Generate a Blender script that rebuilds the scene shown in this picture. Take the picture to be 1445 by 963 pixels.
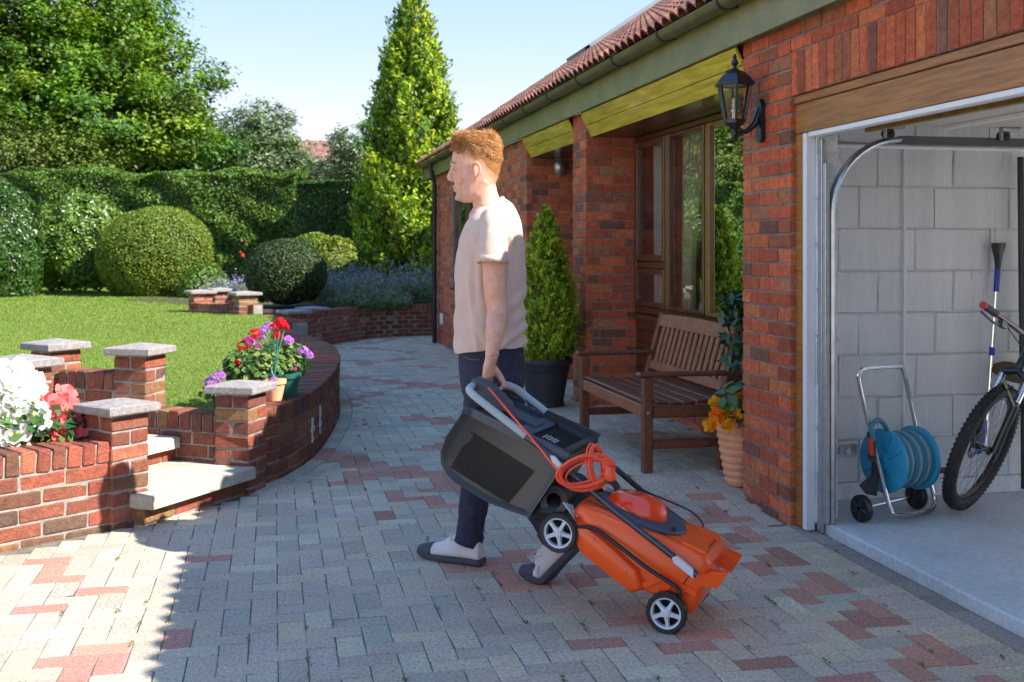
import bpy, bmesh, math, random
import numpy as np
from mathutils import Vector, Matrix
random.seed(7); RNG = np.random.default_rng(7)
SC = bpy.context.scene; COL = SC.collection; R = math.radians
for o in list(bpy.data.objects): bpy.data.objects.remove(o, do_unlink=True)

# ---------------------------------------------------------------- camera
FPX, HX, HY, EYE = 1600.0, 722.5, 347.0, 1.40      # focal length in photo pixels, principal column, horizon row, eye height
TH = math.atan(335.5/FPX); SN, CS = math.sin(TH), math.cos(TH)
cam_d = bpy.data.cameras.new('camera'); cam = bpy.data.objects.new('camera', cam_d); COL.objects.link(cam)
cam.location = (0, 0, EYE); cam.rotation_euler = (R(90), 0, -TH)
cam_d.sensor_width = 36; cam_d.lens = 36*FPX/1445; cam_d.shift_y = -(481.5-HY)/1445
cam_d.clip_start = 0.05; cam_d.clip_end = 1500
cam_d.dof.use_dof = True; cam_d.dof.focus_distance = 5.0; cam_d.dof.aperture_fstop = 5.0
SC.camera = cam

# ---------------------------------------------------------------- light
SUN_AZ = Vector((0.83, -0.55)).normalized(); SUN_EL = R(40.5)
world = bpy.data.worlds.new('World'); SC.world = world; world.use_nodes = True
wn = world.node_tree.nodes; wl = world.node_tree.links
bg = wn['Background']; sky = wn.new('ShaderNodeTexSky')
sky.sky_type = 'NISHITA'; sky.sun_disc = False; sky.sun_elevation = SUN_EL
sky.sun_rotation = math.atan2(SUN_AZ.x, SUN_AZ.y); sky.air_density = 1.0; sky.dust_density = 0.0; sky.ozone_density = 2.0
hsv = wn.new('ShaderNodeHueSaturation'); hsv.inputs['Saturation'].default_value = 4.1; gm_ = wn.new('ShaderNodeGamma'); gm_.inputs[1].default_value = 0.18; hsv.inputs['Value'].default_value = 1.2; wl.new(sky.outputs[0], gm_.inputs[0]); wl.new(gm_.outputs[0], hsv.inputs['Color']); wb_ = wn.new('ShaderNodeMix'); wb_.data_type = 'RGBA'; wb_.blend_type = 'MULTIPLY'; wb_.inputs[0].default_value = 1; wb_.inputs[7].default_value = (1.12, .88, .94, 1); wl.new(hsv.outputs[0], wb_.inputs[6]); wl.new(wb_.outputs[2], bg.inputs['Color']); bg.inputs['Strength'].default_value = 0.15
sun_d = bpy.data.lights.new('sun', 'SUN'); sun = bpy.data.objects.new('sun', sun_d); COL.objects.link(sun)
sun_d.energy = 2.0; sun_d.angle = R(0.45); sun_d.color = (1.0, 0.95, 0.86)
sdir = Vector((SUN_AZ.x*math.cos(SUN_EL), SUN_AZ.y*math.cos(SUN_EL), math.sin(SUN_EL)))
sun.rotation_euler = sdir.to_track_quat('Z', 'Y').to_euler(); sun.location = (12, -6, 14)
SC.view_settings.view_transform = 'Standard'; SC.view_settings.look = 'None'
SC.view_settings.gamma = 1.0; SC.view_settings.exposure = 2.5
SC.cycles.max_bounces = 8; SC.cycles.diffuse_bounces = 5; SC.cycles.glossy_bounces = 4
SC.cycles.transparent_max_bounces = 12; SC.cycles.use_denoising = True
SC.cycles.sample_clamp_indirect = 6.0; SC.cycles.caustics_reflective = False; SC.cycles.caustics_refractive = False

# ---------------------------------------------------------------- geometry of the view (used to measure places off the photograph)
def ray(px, py):
    a = (px-HX)/FPX; b = -(py-HY)/FPX
    return Vector((a*CS+SN, -a*SN+CS, b))
def gnd(px, py, z=0.0):
    d = ray(px, py); return Vector((0, 0, EYE)) + d*((z-EYE)/d.z)
def dep(px, py, Y): return Vector((0, 0, EYE)) + ray(px, py)*Y
def proj(p):
    X = p[0]*CS-p[1]*SN; Y = p[0]*SN+p[1]*CS
    if Y < 0.2: return (-9e3, -9e3, Y)
    return (HX+FPX*X/Y, HY+FPX*(EYE-p[2])/Y, Y)

def smooth(t): t = min(1, max(0, t)); return t*t*(3-2*t)
def gz(x, y):                                     # height of the paved ground: a little proud by the porch, falling away to the far end
    bump = 0.075*smooth((x-1.3)/0.9)*smooth((y-5.45)/0.95)*(1-smooth((y-9.6)/3.0))
    return bump - 0.12*smooth((y-10.5)/6.5)

# ---------------------------------------------------------------- object helpers
def tag(o, label=None, cat=None, group=None, kind=None):
    if label: o['label'] = label
    if cat: o['category'] = cat
    if group: o['group'] = group
    if kind: o['kind'] = kind
    return o
def empty(name, loc=(0, 0, 0), rz=0.0, label=None, cat=None, group=None, parent=None, mat=None):
    o = bpy.data.objects.new(name, None); COL.objects.link(o); o.empty_display_size = 0.1
    if mat is not None: o.matrix_world = mat
    else: o.location = loc; o.rotation_euler = (0, 0, rz)
    if parent:
        o.parent = parent
        if not LOCAL[0]: o.matrix_parent_inverse = wmat(parent).inverted()
    return tag(o, label, cat, group)
LOCAL = [False]                                    # False: parts are modelled in world space; True: in their thing's own space
def wmat(o):
    m = o.matrix_basis.copy()
    return wmat(o.parent) @ o.matrix_parent_inverse @ m if o.parent else m
def link(name, me, parent=None, mats=None):
    o = bpy.data.objects.new(name, me); COL.objects.link(o)
    if parent:
        o.parent = parent
        if not LOCAL[0]: o.matrix_parent_inverse = wmat(parent).inverted()
    if mats is not None:
        for m in (mats if isinstance(mats, (list, tuple)) else [mats]): me.materials.append(m)
    return o
def shade(me, angle=35):
    n = len(me.polygons)
    me.polygons.foreach_set('use_smooth', np.ones(n, dtype=bool))
    try: me.set_sharp_from_angle(angle=R(angle))
    except Exception: pass
def np_mesh(name, V, F, cols=None, smooth_=False, mi=None):
    """V (n,3); F (m,k) equal-size faces"""
    me = bpy.data.meshes.new(name); V = np.asarray(V, dtype=np.float32); F = np.asarray(F, dtype=np.int32)
    m, k = F.shape
    me.vertices.add(len(V)); me.vertices.foreach_set('co', V.ravel())
    me.loops.add(m*k); me.loops.foreach_set('vertex_index', F.ravel())
    me.polygons.add(m); me.polygons.foreach_set('loop_start', np.arange(0, m*k, k, dtype=np.int32))
    try: me.polygons.foreach_set('loop_total', np.full(m, k, dtype=np.int32))
    except Exception: pass
    if mi is not None: me.polygons.foreach_set('material_index', np.asarray(mi, dtype=np.int32))
    me.update(calc_edges=True); me.validate()
    if cols is not None:
        ca = me.color_attributes.new('tint', 'FLOAT_COLOR', 'POINT')
        c4 = np.ones((len(V), 4), dtype=np.float32); c4[:, :3] = cols; ca.data.foreach_set('color', c4.ravel())
    if smooth_: shade(me, 180 if smooth_ is True else smooth_)
    return me

class MB:
    """collects shapes, builds ONE mesh object"""
    def __init__(s): s.v = []; s.f = []; s.m = []; s.c = []; s.col = None
    def add(s, vs, fs, mi=0):
        b = len(s.v); s.v.extend(tuple(p) for p in vs)
        for f in fs: s.f.append(tuple(b+i for i in f)); s.m.append(mi)
        return s
    def box(s, a, b, mi=0, ch=0.0, M=None):
        (x0, y0, z0), (x1, y1, z1) = [min(p, q) for p, q in zip(a, b)], [max(p, q) for p, q in zip(a, b)]
        vs, fs = chbox(x1-x0, y1-y0, z1-z0, ch)
        c = Vector(((x0+x1)/2, (y0+y1)/2, (z0+z1)/2)); vs = [Vector(p)+c for p in vs]
        if M is not None: vs = [M @ p for p in vs]
        return s.add(vs, fs, mi)
    def bar(s, p, q, w, h, up=(0, 0, 1), mi=0, ch=0.0):
        p, q = Vector(p), Vector(q); d = (q-p); L = d.length; d.normalize(); up = Vector(up)
        r = d.cross(up)
        if r.length < 1e-5: r = d.cross(Vector((1, 0, 0)))
        r.normalize(); u = r.cross(d); c = (p+q)/2
        vs, fs = chbox(L, w, h, ch)
        return s.add([c + d*a + r*b + u*e for a, b, e in vs], fs, mi)
    def tube(s, pts, rad, seg=10, mi=0, caps=True, up=(0, 0, 1), closed=False, ecc=1.0):
        pts = [Vector(p) for p in pts]; n = len(pts)
        if not isinstance(rad, (list, tuple)): rad = [rad]*n
        up = Vector(up); rings = []; prev = None
        for i in range(n):
            if closed: t = pts[(i+1) % n]-pts[i-1]
            else: t = pts[min(i+1, n-1)]-pts[max(i-1, 0)]
            if t.length < 1e-9: t = Vector((0, 0, 1))
            t.normalize()
            if prev is None:
                r = t.cross(up)
                if r.length < 1e-3: r = t.cross(Vector((0, 1, 0)))
                if r.length < 1e-3: r = t.cross(Vector((1, 0, 0)))
            else: r = prev - t*prev.dot(t)
            r.normalize(); prev = r; u = r.cross(t)
            ra, rb = rad[i] if isinstance(rad[i], (list, tuple)) else (rad[i], rad[i]*ecc)
            rings.append([pts[i] + r*(ra*math.cos(2*math.pi*k/seg)) + u*(rb*math.sin(2*math.pi*k/seg)) for k in range(seg)])
        vs = [p for rg in rings for p in rg]; fs = []
        for i in range(n if closed else n-1):
            j = (i+1) % n
            for k in range(seg):
                l = (k+1) % seg; fs.append((i*seg+k, i*seg+l, j*seg+l, j*seg+k))
        if caps and not closed:
            fs.append(tuple(reversed(range(seg)))); fs.append(tuple((n-1)*seg+k for k in range(seg)))
        return s.add(vs, fs, mi)
    def lathe(s, prof, c=(0, 0, 0), axis=(0, 0, 1), seg=24, mi=0, close=False):
        c = Vector(c); ax = Vector(axis).normalized(); r = ax.orthogonal().normalized(); u = ax.cross(r)
        vs = []; fs = []; n = len(prof)
        for (rr, h) in prof:
            for k in range(seg):
                a = 2*math.pi*k/seg; vs.append(c + ax*h + (r*math.cos(a)+u*math.sin(a))*max(rr, 1e-5))
        for i in range(n if close else n-1):
            j = (i+1) % n
            for k in range(seg):
                l = (k+1) % seg; fs.append((i*seg+k, i*seg+l, j*seg+l, j*seg+k))
        return s.add(vs, fs, mi)
    def prism(s, poly, lo, hi, axis='z', mi=0):
        """extrude a 2D outline: axis z -> (x,y), y -> (x,z), x -> (y,z)"""
        n = len(poly)
        def P(p, h): return {'z': (p[0], p[1], h), 'y': (p[0], h, p[1]), 'x': (h, p[0], p[1])}[axis]
        vs = [P(p, lo) for p in poly]+[P(p, hi) for p in poly]
        fs = [tuple(reversed(range(n))), tuple(range(n, 2*n))]+[(i, (i+1) % n, n+(i+1) % n, n+i) for i in range(n)]
        return s.add(vs, fs, mi)
    def loft(s, rings, mi=0, caps=True):
        seg = len(rings[0]); vs = [p for rg in rings for p in rg]; fs = []
        for i in range(len(rings)-1):
            for k in range(seg):
                l = (k+1) % seg; fs.append((i*seg+k, i*seg+l, (i+1)*seg+l, (i+1)*seg+k))
        if caps: fs.append(tuple(reversed(range(seg)))); fs.append(tuple((len(rings)-1)*seg+k for k in range(seg)))
        return s.add(vs, fs, mi)
    def ball(s, c, r, seg=12, mi=0):
        c = Vector(c); r = r if isinstance(r, (list, tuple)) else (r, r, r); n = max(4, seg//2); rings = []
        for i in range(n+1):
            a = math.pi*i/n
            rings.append([c+Vector((r[0]*math.sin(a)*math.cos(2*math.pi*k/seg), r[1]*math.sin(a)*math.sin(2*math.pi*k/seg), -r[2]*math.cos(a))) for k in range(seg)])
        return s.loft(rings, mi, False)
    def xf(s, fn): s.v = [tuple(fn(*p)) for p in s.v]; return s
    def mesh(s, name, smooth_=False):
        me = bpy.data.meshes.new(name); me.from_pydata(s.v, [], s.f)
        me.polygons.foreach_set('material_index', s.m); me.update()
        bm = bmesh.new(); bm.from_mesh(me); bmesh.ops.remove_doubles(bm, verts=bm.verts, dist=1e-6)
        bmesh.ops.recalc_face_normals(bm, faces=bm.faces); bm.to_mesh(me); bm.free()
        if smooth_: shade(me, smooth_ if smooth_ is not True else 180)
        return me
    def build(s, name, mats, parent=None, smooth_=35, col=None):
        me = s.mesh(name, smooth_)
        if col is not None:
            ca = me.color_attributes.new('tint', 'FLOAT_COLOR', 'POINT')
            for d in ca.data: d.color = (*col, 1)
        return link(name, me, parent, mats)

def chbox(lx, ly, lz, ch):
    """centred box, optionally with chamfered edges (24 verts)"""
    x, y, z = lx/2, ly/2, lz/2
    if ch <= 0:
        vs = [(sx*x, sy*y, sz*z) for sx in (-1, 1) for sy in (-1, 1) for sz in (-1, 1)]
        return vs, [(0, 1, 3, 2), (4, 6, 7, 5), (0, 4, 5, 1), (2, 3, 7, 6), (0, 2, 6, 4), (1, 5, 7, 3)]
    c = min(ch, x*.8, y*.8, z*.8); vs = []; idx = {}
    for sx in (-1, 1):
        for sy in (-1, 1):
            for sz in (-1, 1):
                idx[sx, sy, sz, 0] = len(vs); vs.append((sx*x, sy*(y-c), sz*(z-c)))
                idx[sx, sy, sz, 1] = len(vs); vs.append((sx*(x-c), sy*y, sz*(z-c)))
                idx[sx, sy, sz, 2] = len(vs); vs.append((sx*(x-c), sy*(y-c), sz*z))
    g = lambda sx, sy, sz, k: idx[sx, sy, sz, k]; fs = []
    for s in (-1, 1):
        a = [g(s, -1, -1, 0), g(s, 1, -1, 0), g(s, 1, 1, 0), g(s, -1, 1, 0)]; fs.append(a if s > 0 else a[::-1])
        a = [g(-1, s, -1, 1), g(-1, s, 1, 1), g(1, s, 1, 1), g(1, s, -1, 1)]; fs.append(a if s > 0 else a[::-1])
        a = [g(-1, -1, s, 2), g(1, -1, s, 2), g(1, 1, s, 2), g(-1, 1, s, 2)]; fs.append(a if s > 0 else a[::-1])
    for s in (-1, 1):
        for t in (-1, 1):
            for (f1, f2, mk) in ((0, 1, lambda q: (s, t, q)), (0, 2, lambda q: (s, q, t)), (1, 2, lambda q: (q, s, t))):
                a = [g(*mk(-1), f1), g(*mk(1), f1), g(*mk(1), f2), g(*mk(-1), f2)]
                n = (Vector(vs[a[1]])-Vector(vs[a[0]])).cross(Vector(vs[a[2]])-Vector(vs[a[1]]))
                cc = sum((Vector(vs[i]) for i in a), Vector())
                fs.append(a if n.dot(cc) > 0 else a[::-1])
    for k in [(sx, sy, sz) for sx in (-1, 1) for sy in (-1, 1) for sz in (-1, 1)]:
        a = [g(*k, 0), g(*k, 1), g(*k, 2)]
        if k[0]*k[1]*k[2] < 0: a = a[::-1]
        fs.append(a)
    return vs, [tuple(f) for f in fs]

# ---------------------------------------------------------------- pieces: bricks, pavers, blocks, tiles
class Pieces:
    """many alike pieces: those that show largest become objects of their own (shared meshes), the rest one mesh of kind stuff"""
    def __init__(s, name, variants, mat, limit=290):
        s.name, s.var, s.mat, s.limit, s.items = name, variants, mat, limit, []
    def add(s, c, ex, ey, ez, size, vi, parent, show=True):
        """c centre; ex,ey,ez unit axes; size (lx,ly,lz) scales the unit variant mesh"""
        s.items.append((Vector(c), Vector(ex), Vector(ey), Vector(ez), size, vi, parent, show))
    def emit(s, limit=None):
        lim = s.limit if limit is None else limit; rk = []
        for i, it in enumerate(s.items):
            p = proj(it[0]); vis = it[7] and p[2] > 0.3 and -20 < p[0] < 1465 and -20 < p[1] < 983
            rk.append((-(max(it[4])/max(p[2], .1)) if vis else 9, i))
        rk.sort(); single = {i for r, i in rk[:lim] if r < 0}; rest = {}
        meshes = {}
        for i, it in enumerate(s.items):
            c, ex, ey, ez, size, vi, par, show = it
            M3 = Matrix((ex*size[0], ey*size[1], ez*size[2])).transposed(); M = M3.to_4x4(); M.translation = c
            if i in single:
                if vi not in meshes:
                    v = s.var[vi]; me = np_mesh_poly(s.name, v['V'], v['F'], v['C']); me.materials.append(s.mat); meshes[vi] = me
                o = bpy.data.objects.new(s.name, meshes[vi]); COL.objects.link(o); o.parent = par
                o.matrix_parent_inverse = wmat(par).inverted(); o.matrix_basis = M
            else: rest.setdefault(par, []).append((vi, np.array(M3), np.array(c)))
        for par, lst in rest.items():
            Vs, Fs, Cs, b = [], [], [], 0
            for vi, m3, c in lst:
                v = s.var[vi]; V = v['V'] @ m3.T + c; Vs.append(V); Cs.append(np.tile(v['C'], (len(V), 1)))
                Fs.extend([tuple(b+i for i in f) for f in v['F']]); b += len(V)
            me = bpy.data.meshes.new(s.name); V = np.concatenate(Vs)
            me.from_pydata(V.tolist(), [], Fs); me.update()
            ca = me.color_attributes.new('tint', 'FLOAT_COLOR', 'POINT'); c4 = np.ones((len(V), 4), dtype=np.float32)
            c4[:, :3] = np.concatenate(Cs); ca.data.foreach_set('color', c4.ravel())
            o = link(s.name, me, par, s.mat); o['kind'] = 'stuff'
def np_mesh_poly(name, V, F, C):
    me = bpy.data.meshes.new(name); me.from_pydata(V.tolist(), [], F); me.update()
    ca = me.color_attributes.new('tint', 'FLOAT_COLOR', 'POINT'); c4 = np.ones((len(V), 4), dtype=np.float32); c4[:, :3] = C
    ca.data.foreach_set('color', c4.ravel()); return me
def unit_variants(palette, per, nominal, ch, jit, seed=1):
    """unit-size rough boxes (scaled later): per variants of each palette colour"""
    rg = np.random.default_rng(seed); out = []
    for col in palette:
        for k in range(per):
            vs, fs = chbox(*nominal, ch); V = np.array(vs, dtype=float)
            V += rg.normal(0, jit, V.shape); V /= np.array(nominal)
            c = np.array(col)*(1+rg.normal(0, .10))*(1+rg.normal(0, .03, 3))
            out.append(dict(V=V, F=fs, C=np.clip(c, 0, 1)))
    return out

def CW(X, Y, Z): return Vector((X*CS+Y*SN, -X*SN+Y*CS, Z))       # camera-aligned metres (right, away, up) to world
def fuse(name, mb, voxel, iters, mat, parent, fac=.5):
    """one continuous skin over overlapping shapes"""
    me = mb.mesh(name+'_shapes'); o = bpy.data.objects.new(name+'_shapes', me); COL.objects.link(o)
    r = o.modifiers.new('r', 'REMESH'); r.mode = 'VOXEL'; r.voxel_size = voxel
    if iters: s_ = o.modifiers.new('s', 'SMOOTH'); s_.iterations = iters; s_.factor = fac
    dg = bpy.context.evaluated_depsgraph_get(); nm = bpy.data.meshes.new_from_object(o.evaluated_get(dg)); nm.name = name
    bpy.data.objects.remove(o, do_unlink=True); bpy.data.meshes.remove(me); nm.materials.clear(); shade(nm, 180)
    return link(name, nm, parent, MT[mat] if isinstance(mat, str) else mat)
# ---------------------------------------------------------------- materials
def material(name, col=(.5, .5, .5), rough=.6, metal=0.0, attr=False, var=(0, 0), var2=None, bump=None, bump2=None, spec=.5,
             coat=0.0, sheen=0.0, speck=None, sub=0.0, stretch=(1, 1, 1), trans=0.0, obj=False):
    m = bpy.data.materials.new(name); m.use_nodes = True; nt = m.node_tree; N, L = nt.nodes, nt.links
    b = N['Principled BSDF']; b.inputs['Roughness'].default_value = rough; b.inputs['Metallic'].default_value = metal
    b.inputs['Specular IOR Level'].default_value = spec; b.inputs['Coat Weight'].default_value = coat; b.inputs['Coat Roughness'].default_value = .08
    b.inputs['Sheen Weight'].default_value = sheen
    if sub: b.inputs['Subsurface Weight'].default_value = sub; b.inputs['Subsurface Radius'].default_value = (.012, .004, .002); b.inputs['Subsurface Scale'].default_value = 1.0
    if obj: tc = N.new('ShaderNodeTexCoord'); P = tc.outputs['Object']
    else: g = N.new('ShaderNodeNewGeometry'); P = g.outputs['Position']
    mp = N.new('ShaderNodeMapping'); mp.inputs['Scale'].default_value = stretch; L.new(P, mp.inputs[0]); P = mp.outputs[0]
    if attr:
        a = N.new('ShaderNodeAttribute'); a.attribute_name = 'tint'; c = a.outputs['Color']
    else:
        r = N.new('ShaderNodeRGB'); r.outputs[0].default_value = (*col, 1); c = r.outputs[0]
    def noise(sc, det=4, ro=.6):
        n = N.new('ShaderNodeTexNoise'); n.inputs['Scale'].default_value = sc; n.inputs['Detail'].default_value = det
        n.inputs['Roughness'].default_value = ro; L.new(P, n.inputs['Vector']); return n.outputs['Fac']
    def scale_by(c, fac, amt):
        mr = N.new('ShaderNodeMapRange'); L.new(fac, mr.inputs[0]); mr.inputs[1].default_value = .3; mr.inputs[2].default_value = .7
        mr.inputs[3].default_value = 1-amt; mr.inputs[4].default_value = 1+amt
        mx = N.new('ShaderNodeMix'); mx.data_type = 'RGBA'; mx.blend_type = 'MULTIPLY'; mx.inputs[0].default_value = 1
        L.new(c, mx.inputs[6]); L.new(mr.outputs[0], mx.inputs[7]); return mx.outputs[2]
    if var[1]: c = scale_by(c, noise(var[0]), var[1])
    if var2: c = scale_by(c, noise(var2[0], 2), var2[1])
    if speck:                                           # (scale, threshold, colour, amount)
        n = noise(speck[0], 2, .5); cr = N.new('ShaderNodeValToRGB'); e = cr.color_ramp.elements
        e[0].position = speck[1]; e[0].color = (0, 0, 0, 1); e[1].position = min(1, speck[1]+.05); e[1].color = (speck[3],)*3+(1,)
        L.new(n, cr.inputs[0]); mx = N.new('ShaderNodeMix'); mx.data_type = 'RGBA'; L.new(cr.outputs[0], mx.inputs[0])
        L.new(c, mx.inputs[6]); mx.inputs[7].default_value = (*speck[2], 1); c = mx.outputs[2]
    L.new(c, b.inputs['Base Color'])
    nrm = None
    for bb in (bump, bump2):
        if bb:
            bn = N.new('ShaderNodeBump'); bn.inputs['Strength'].default_value = bb[1]; bn.inputs['Distance'].default_value = bb[2]
            L.new(noise(bb[0], 5, .65), bn.inputs['Height'])
            if nrm: L.new(nrm, bn.inputs['Normal'])
            nrm = bn.outputs[0]
    if nrm: L.new(nrm, b.inputs['Normal'])
    if trans:                                            # leaves: light through the blade
        t = N.new('ShaderNodeBsdfTranslucent'); mx = N.new('ShaderNodeMixShader'); mx.inputs[0].default_value = trans
        hs = N.new('ShaderNodeHueSaturation'); hs.inputs['Value'].default_value = 1.5; hs.inputs['Hue'].default_value = .485; hs.inputs['Saturation'].default_value = 1.1
        L.new(c, hs.inputs['Color']); L.new(hs.outputs[0], t.inputs[0])
        L.new(b.outputs[0], mx.inputs[1]); L.new(t.outputs[0], mx.inputs[2]); L.new(mx.outputs[0], N['Material Output'].inputs[0])
    return m
def wood(name, c1, c2, rough=.5, scale=(2, 30, 30), coat=0.0, amt=1.0):
    m = bpy.data.materials.new(name); m.use_nodes = True; N, L = m.node_tree.nodes, m.node_tree.links; b = N['Principled BSDF']
    g = N.new('ShaderNodeNewGeometry'); mp = N.new('ShaderNodeMapping'); mp.inputs['Scale'].default_value = scale; L.new(g.outputs['Position'], mp.inputs[0])
    n = N.new('ShaderNodeTexNoise'); n.inputs['Scale'].default_value = 3; n.inputs['Detail'].default_value = 6; n.inputs['Distortion'].default_value = .6
    L.new(mp.outputs[0], n.inputs['Vector']); cr = N.new('ShaderNodeValToRGB'); e = cr.color_ramp.elements
    e[0].position = .35; e[0].color = (*c1, 1); e[1].position = .68; e[1].color = (*c2, 1); L.new(n.outputs['Fac'], cr.inputs[0])
    L.new(cr.outputs[0], b.inputs['Base Color']); b.inputs['Roughness'].default_value = rough; b.inputs['Coat Weight'].default_value = coat
    bn = N.new('ShaderNodeBump'); bn.inputs['Strength'].default_value = .25; bn.inputs['Distance'].default_value = .003; L.new(n.outputs['Fac'], bn.inputs['Height']); L.new(bn.outputs[0], b.inputs['Normal'])
    return m
def glass(name, tint=(1, 1, 1), ior=1.5, boost=1.6, rough=0.0):
    m = bpy.data.materials.new(name); m.use_nodes = True; N, L = m.node_tree.nodes, m.node_tree.links; N.remove(N['Principled BSDF'])
    f = N.new('ShaderNodeFresnel'); f.inputs[0].default_value = ior; mu = N.new('ShaderNodeMath'); mu.operation = 'MULTIPLY'; mu.use_clamp = True
    L.new(f.outputs[0], mu.inputs[0]); mu.inputs[1].default_value = boost
    t = N.new('ShaderNodeBsdfTransparent'); t.inputs[0].default_value = (*tint, 1); gl = N.new('ShaderNodeBsdfGlossy'); gl.inputs['Roughness'].default_value = rough
    mx = N.new('ShaderNodeMixShader'); L.new(mu.outputs[0], mx.inputs[0]); L.new(t.outputs[0], mx.inputs[1]); L.new(gl.outputs[0], mx.inputs[2])
    L.new(mx.outputs[0], N['Material Output'].inputs[0]); return m
MT = {}
MT['brick'] = material('brick', attr=True, rough=.85, var=(26, .28), var2=(110, .22), bump=(85, .9, .010), bump2=(16, .4, .012), speck=(160, .64, (.06, .05, .045), .7))
MT['mortar'] = material('mortar', (.30, .27, .235), rough=.95, var=(9, .3), var2=(120, .2), bump=(140, .6, .006))
MT['mortar_dark'] = material('mortar_dark', (.25, .225, .20), rough=.95, var=(9, .3), var2=(120, .2), bump=(140, .6, .006))
MT['paver'] = material('paver', attr=True, rough=.9, var=(1.2, .15), var2=(85, .34), bump=(190, 1.0, .006), speck=(300, .60, (.66, .62, .57), .8))
MT['joint'] = material('joint_sand', (.17, .155, .125), rough=1, speck=(7, .60, (.07, .10, .03), .8), var=(6, .4), var2=(90, .3), bump=(150, .6, .004))
MT['coping'] = material('coping', (.30, .265, .255), rough=.95, var=(30, .25), var2=(180, .4), bump=(220, 1, .006), speck=(260, .60, (.55, .5, .47), .7))
MT['step'] = material('step_stone', (.46, .43, .35), rough=.9, var=(5, .22), var2=(70, .14), bump=(120, .5, .004))
MT['slab'] = material('slab_concrete', (.52, .55, .58), rough=.6, var=(1.6, .14), var2=(40, .12), bump=(60, .25, .003), speck=(90, .68, (.22, .24, .26), .5))
MT['soil'] = material('soil', (.055, .04, .028), rough=1, var=(12, .4), bump=(40, 1, .03))
MT['lawn'] = material('lawn', (.17, .255, .045), rough=1, var=(.6, .20), var2=(60, .35), bump=(120, 1, .02), stretch=(1, .5, 1))
MT['block'] = material('painted_block', (.86, .87, .88), rough=.75, var=(2.2, .07), speck=(17, .71, (.52, .51, .50), .6), bump=(24, .5, .010), bump2=(60, 1.0, .012), stretch=(4, 4, .4))
MT['block_rough'] = material('painted_rough', (.82, .83, .84), rough=.8, var=(8, .14), bump=(26, .9, .02), bump2=(90, .6, .006), speck=(22, .70, (.30, .29, .28), .6))
MT['tile'] = material('roof_tile', attr=True, rough=.85, var=(12, .25), var2=(90, .2), bump=(120, .5, .005))
MT['fascia'] = material('fascia_paint', (.21, .195, .075), rough=.38, var=(4, .2), var2=(40, .12), bump=(10, .1, .004))
MT['gutter'] = material('gutter_plastic', (.12, .095, .045), rough=.35, var=(6, .25))
MT['black_plastic'] = material('black_plastic', (.018, .018, .022), rough=.42, var=(40, .15), bump=(300, .1, .001))
MT['black_metal'] = material('black_metal', (.012, .014, .022), rough=.35, coat=.3, bump=(200, .15, .001))
MT['soffit'] = wood('soffit_board', (.40, .275, .02), (.76, .57, .07), rough=.4, scale=(9, .7, 9), coat=.2)
MT['brown_frame'] = wood('brown_frame', (.075, .024, .009), (.14, .048, .017), rough=.32, scale=(20, 20, 2), coat=.3)
MT['oak_frame'] = wood('oak_frame', (.19, .085, .014), (.30, .15, .024), rough=.35, scale=(30, 2, 30), coat=.2)
MT['lintel_board'] = wood('lintel_board', (.24, .085, .016), (.42, .175, .034), rough=.4, scale=(30, 1.3, 30), coat=.15)
MT['white_paint'] = material('white_paint', (.80, .80, .79), rough=.45, var=(6, .04))
MT['steel'] = material('galvanised_steel', (.42, .44, .46), rough=.35, metal=.85, var=(20, .15))
MT['chrome'] = material('chrome', (.62, .63, .65), rough=.18, metal=1.0)
MT['rail'] = material('dark_rail', (.12, .12, .125), rough=.5, metal=.5)
MT['tube_black'] = material('tube_black', (.085, .09, .10), rough=.28, metal=.75)
MT['gold_trim'] = material('gold_trim', (.30, .17, .04), rough=.4, metal=.3, var=(14, .4))
MT['door_white'] = material('door_white', (.62, .56, .48), rough=.5, var=(3, .06))
MT['plaster'] = material('plaster', (.45, .42, .38), rough=.9, var=(3, .1))
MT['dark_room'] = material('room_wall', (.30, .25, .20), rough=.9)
MT['ceiling'] = material('dark_ceiling', (.08, .075, .07), rough=.9)
MT['glass'] = glass('window_glass', (.95, .96, .94), 1.5, 2.6)
MT['lamp_glass'] = glass('lamp_glass', (.97, .93, .82), 1.45, 1.0, .05)
MT['curtain'] = material('curtain', (.80, .72, .58), rough=.9, trans=.25)
MT['voile'] = material('voile', (.88, .86, .80), rough=.9, trans=.3)
MT['bench'] = wood('bench_wood', (.115, .034, .014), (.21, .068, .029), rough=.5, scale=(12, 2, 12), coat=.05)
MT['bench_back'] = wood('bench_slat', (.20, .066, .026), (.34, .125, .050), rough=.5, scale=(12, 12, 2), coat=.05)
MT['terracotta'] = material('terracotta', (.78, .37, .21), rough=.8, var=(9, .1), var2=(80, .06), bump=(90, .2, .002))
MT['pot_dark'] = material('pot_dark', (.030, .032, .038), rough=.6, var=(10, .2), bump=(150, .3, .002))
MT['pot_green'] = material('pot_green', (.02, .13, .10), rough=.4)
MT['bark'] = material('bark', (.09, .065, .045), rough=.95, var=(14, .35), bump=(30, 1, .03), stretch=(1, 1, .3))
MT['leaf'] = material('leaf', attr=True, rough=.5, trans=.30, spec=.35)
MT['leaf_gloss'] = material('leaf_gloss', attr=True, rough=.32, trans=.22, spec=.5)
MT['petal'] = material('petal', attr=True, rough=.6, trans=.35, spec=.2)
MT['grass'] = material('grass_blade', attr=True, rough=.6, trans=.35, spec=.25)
MT['skin'] = material('skin', attr=True, rough=.5, var=(18, .10), var2=(5, .08), bump=(260, .12, .001), sub=.12, spec=.35)
MT['hair'] = material('hair', attr=True, rough=.45, spec=.4, trans=.15)
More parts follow.
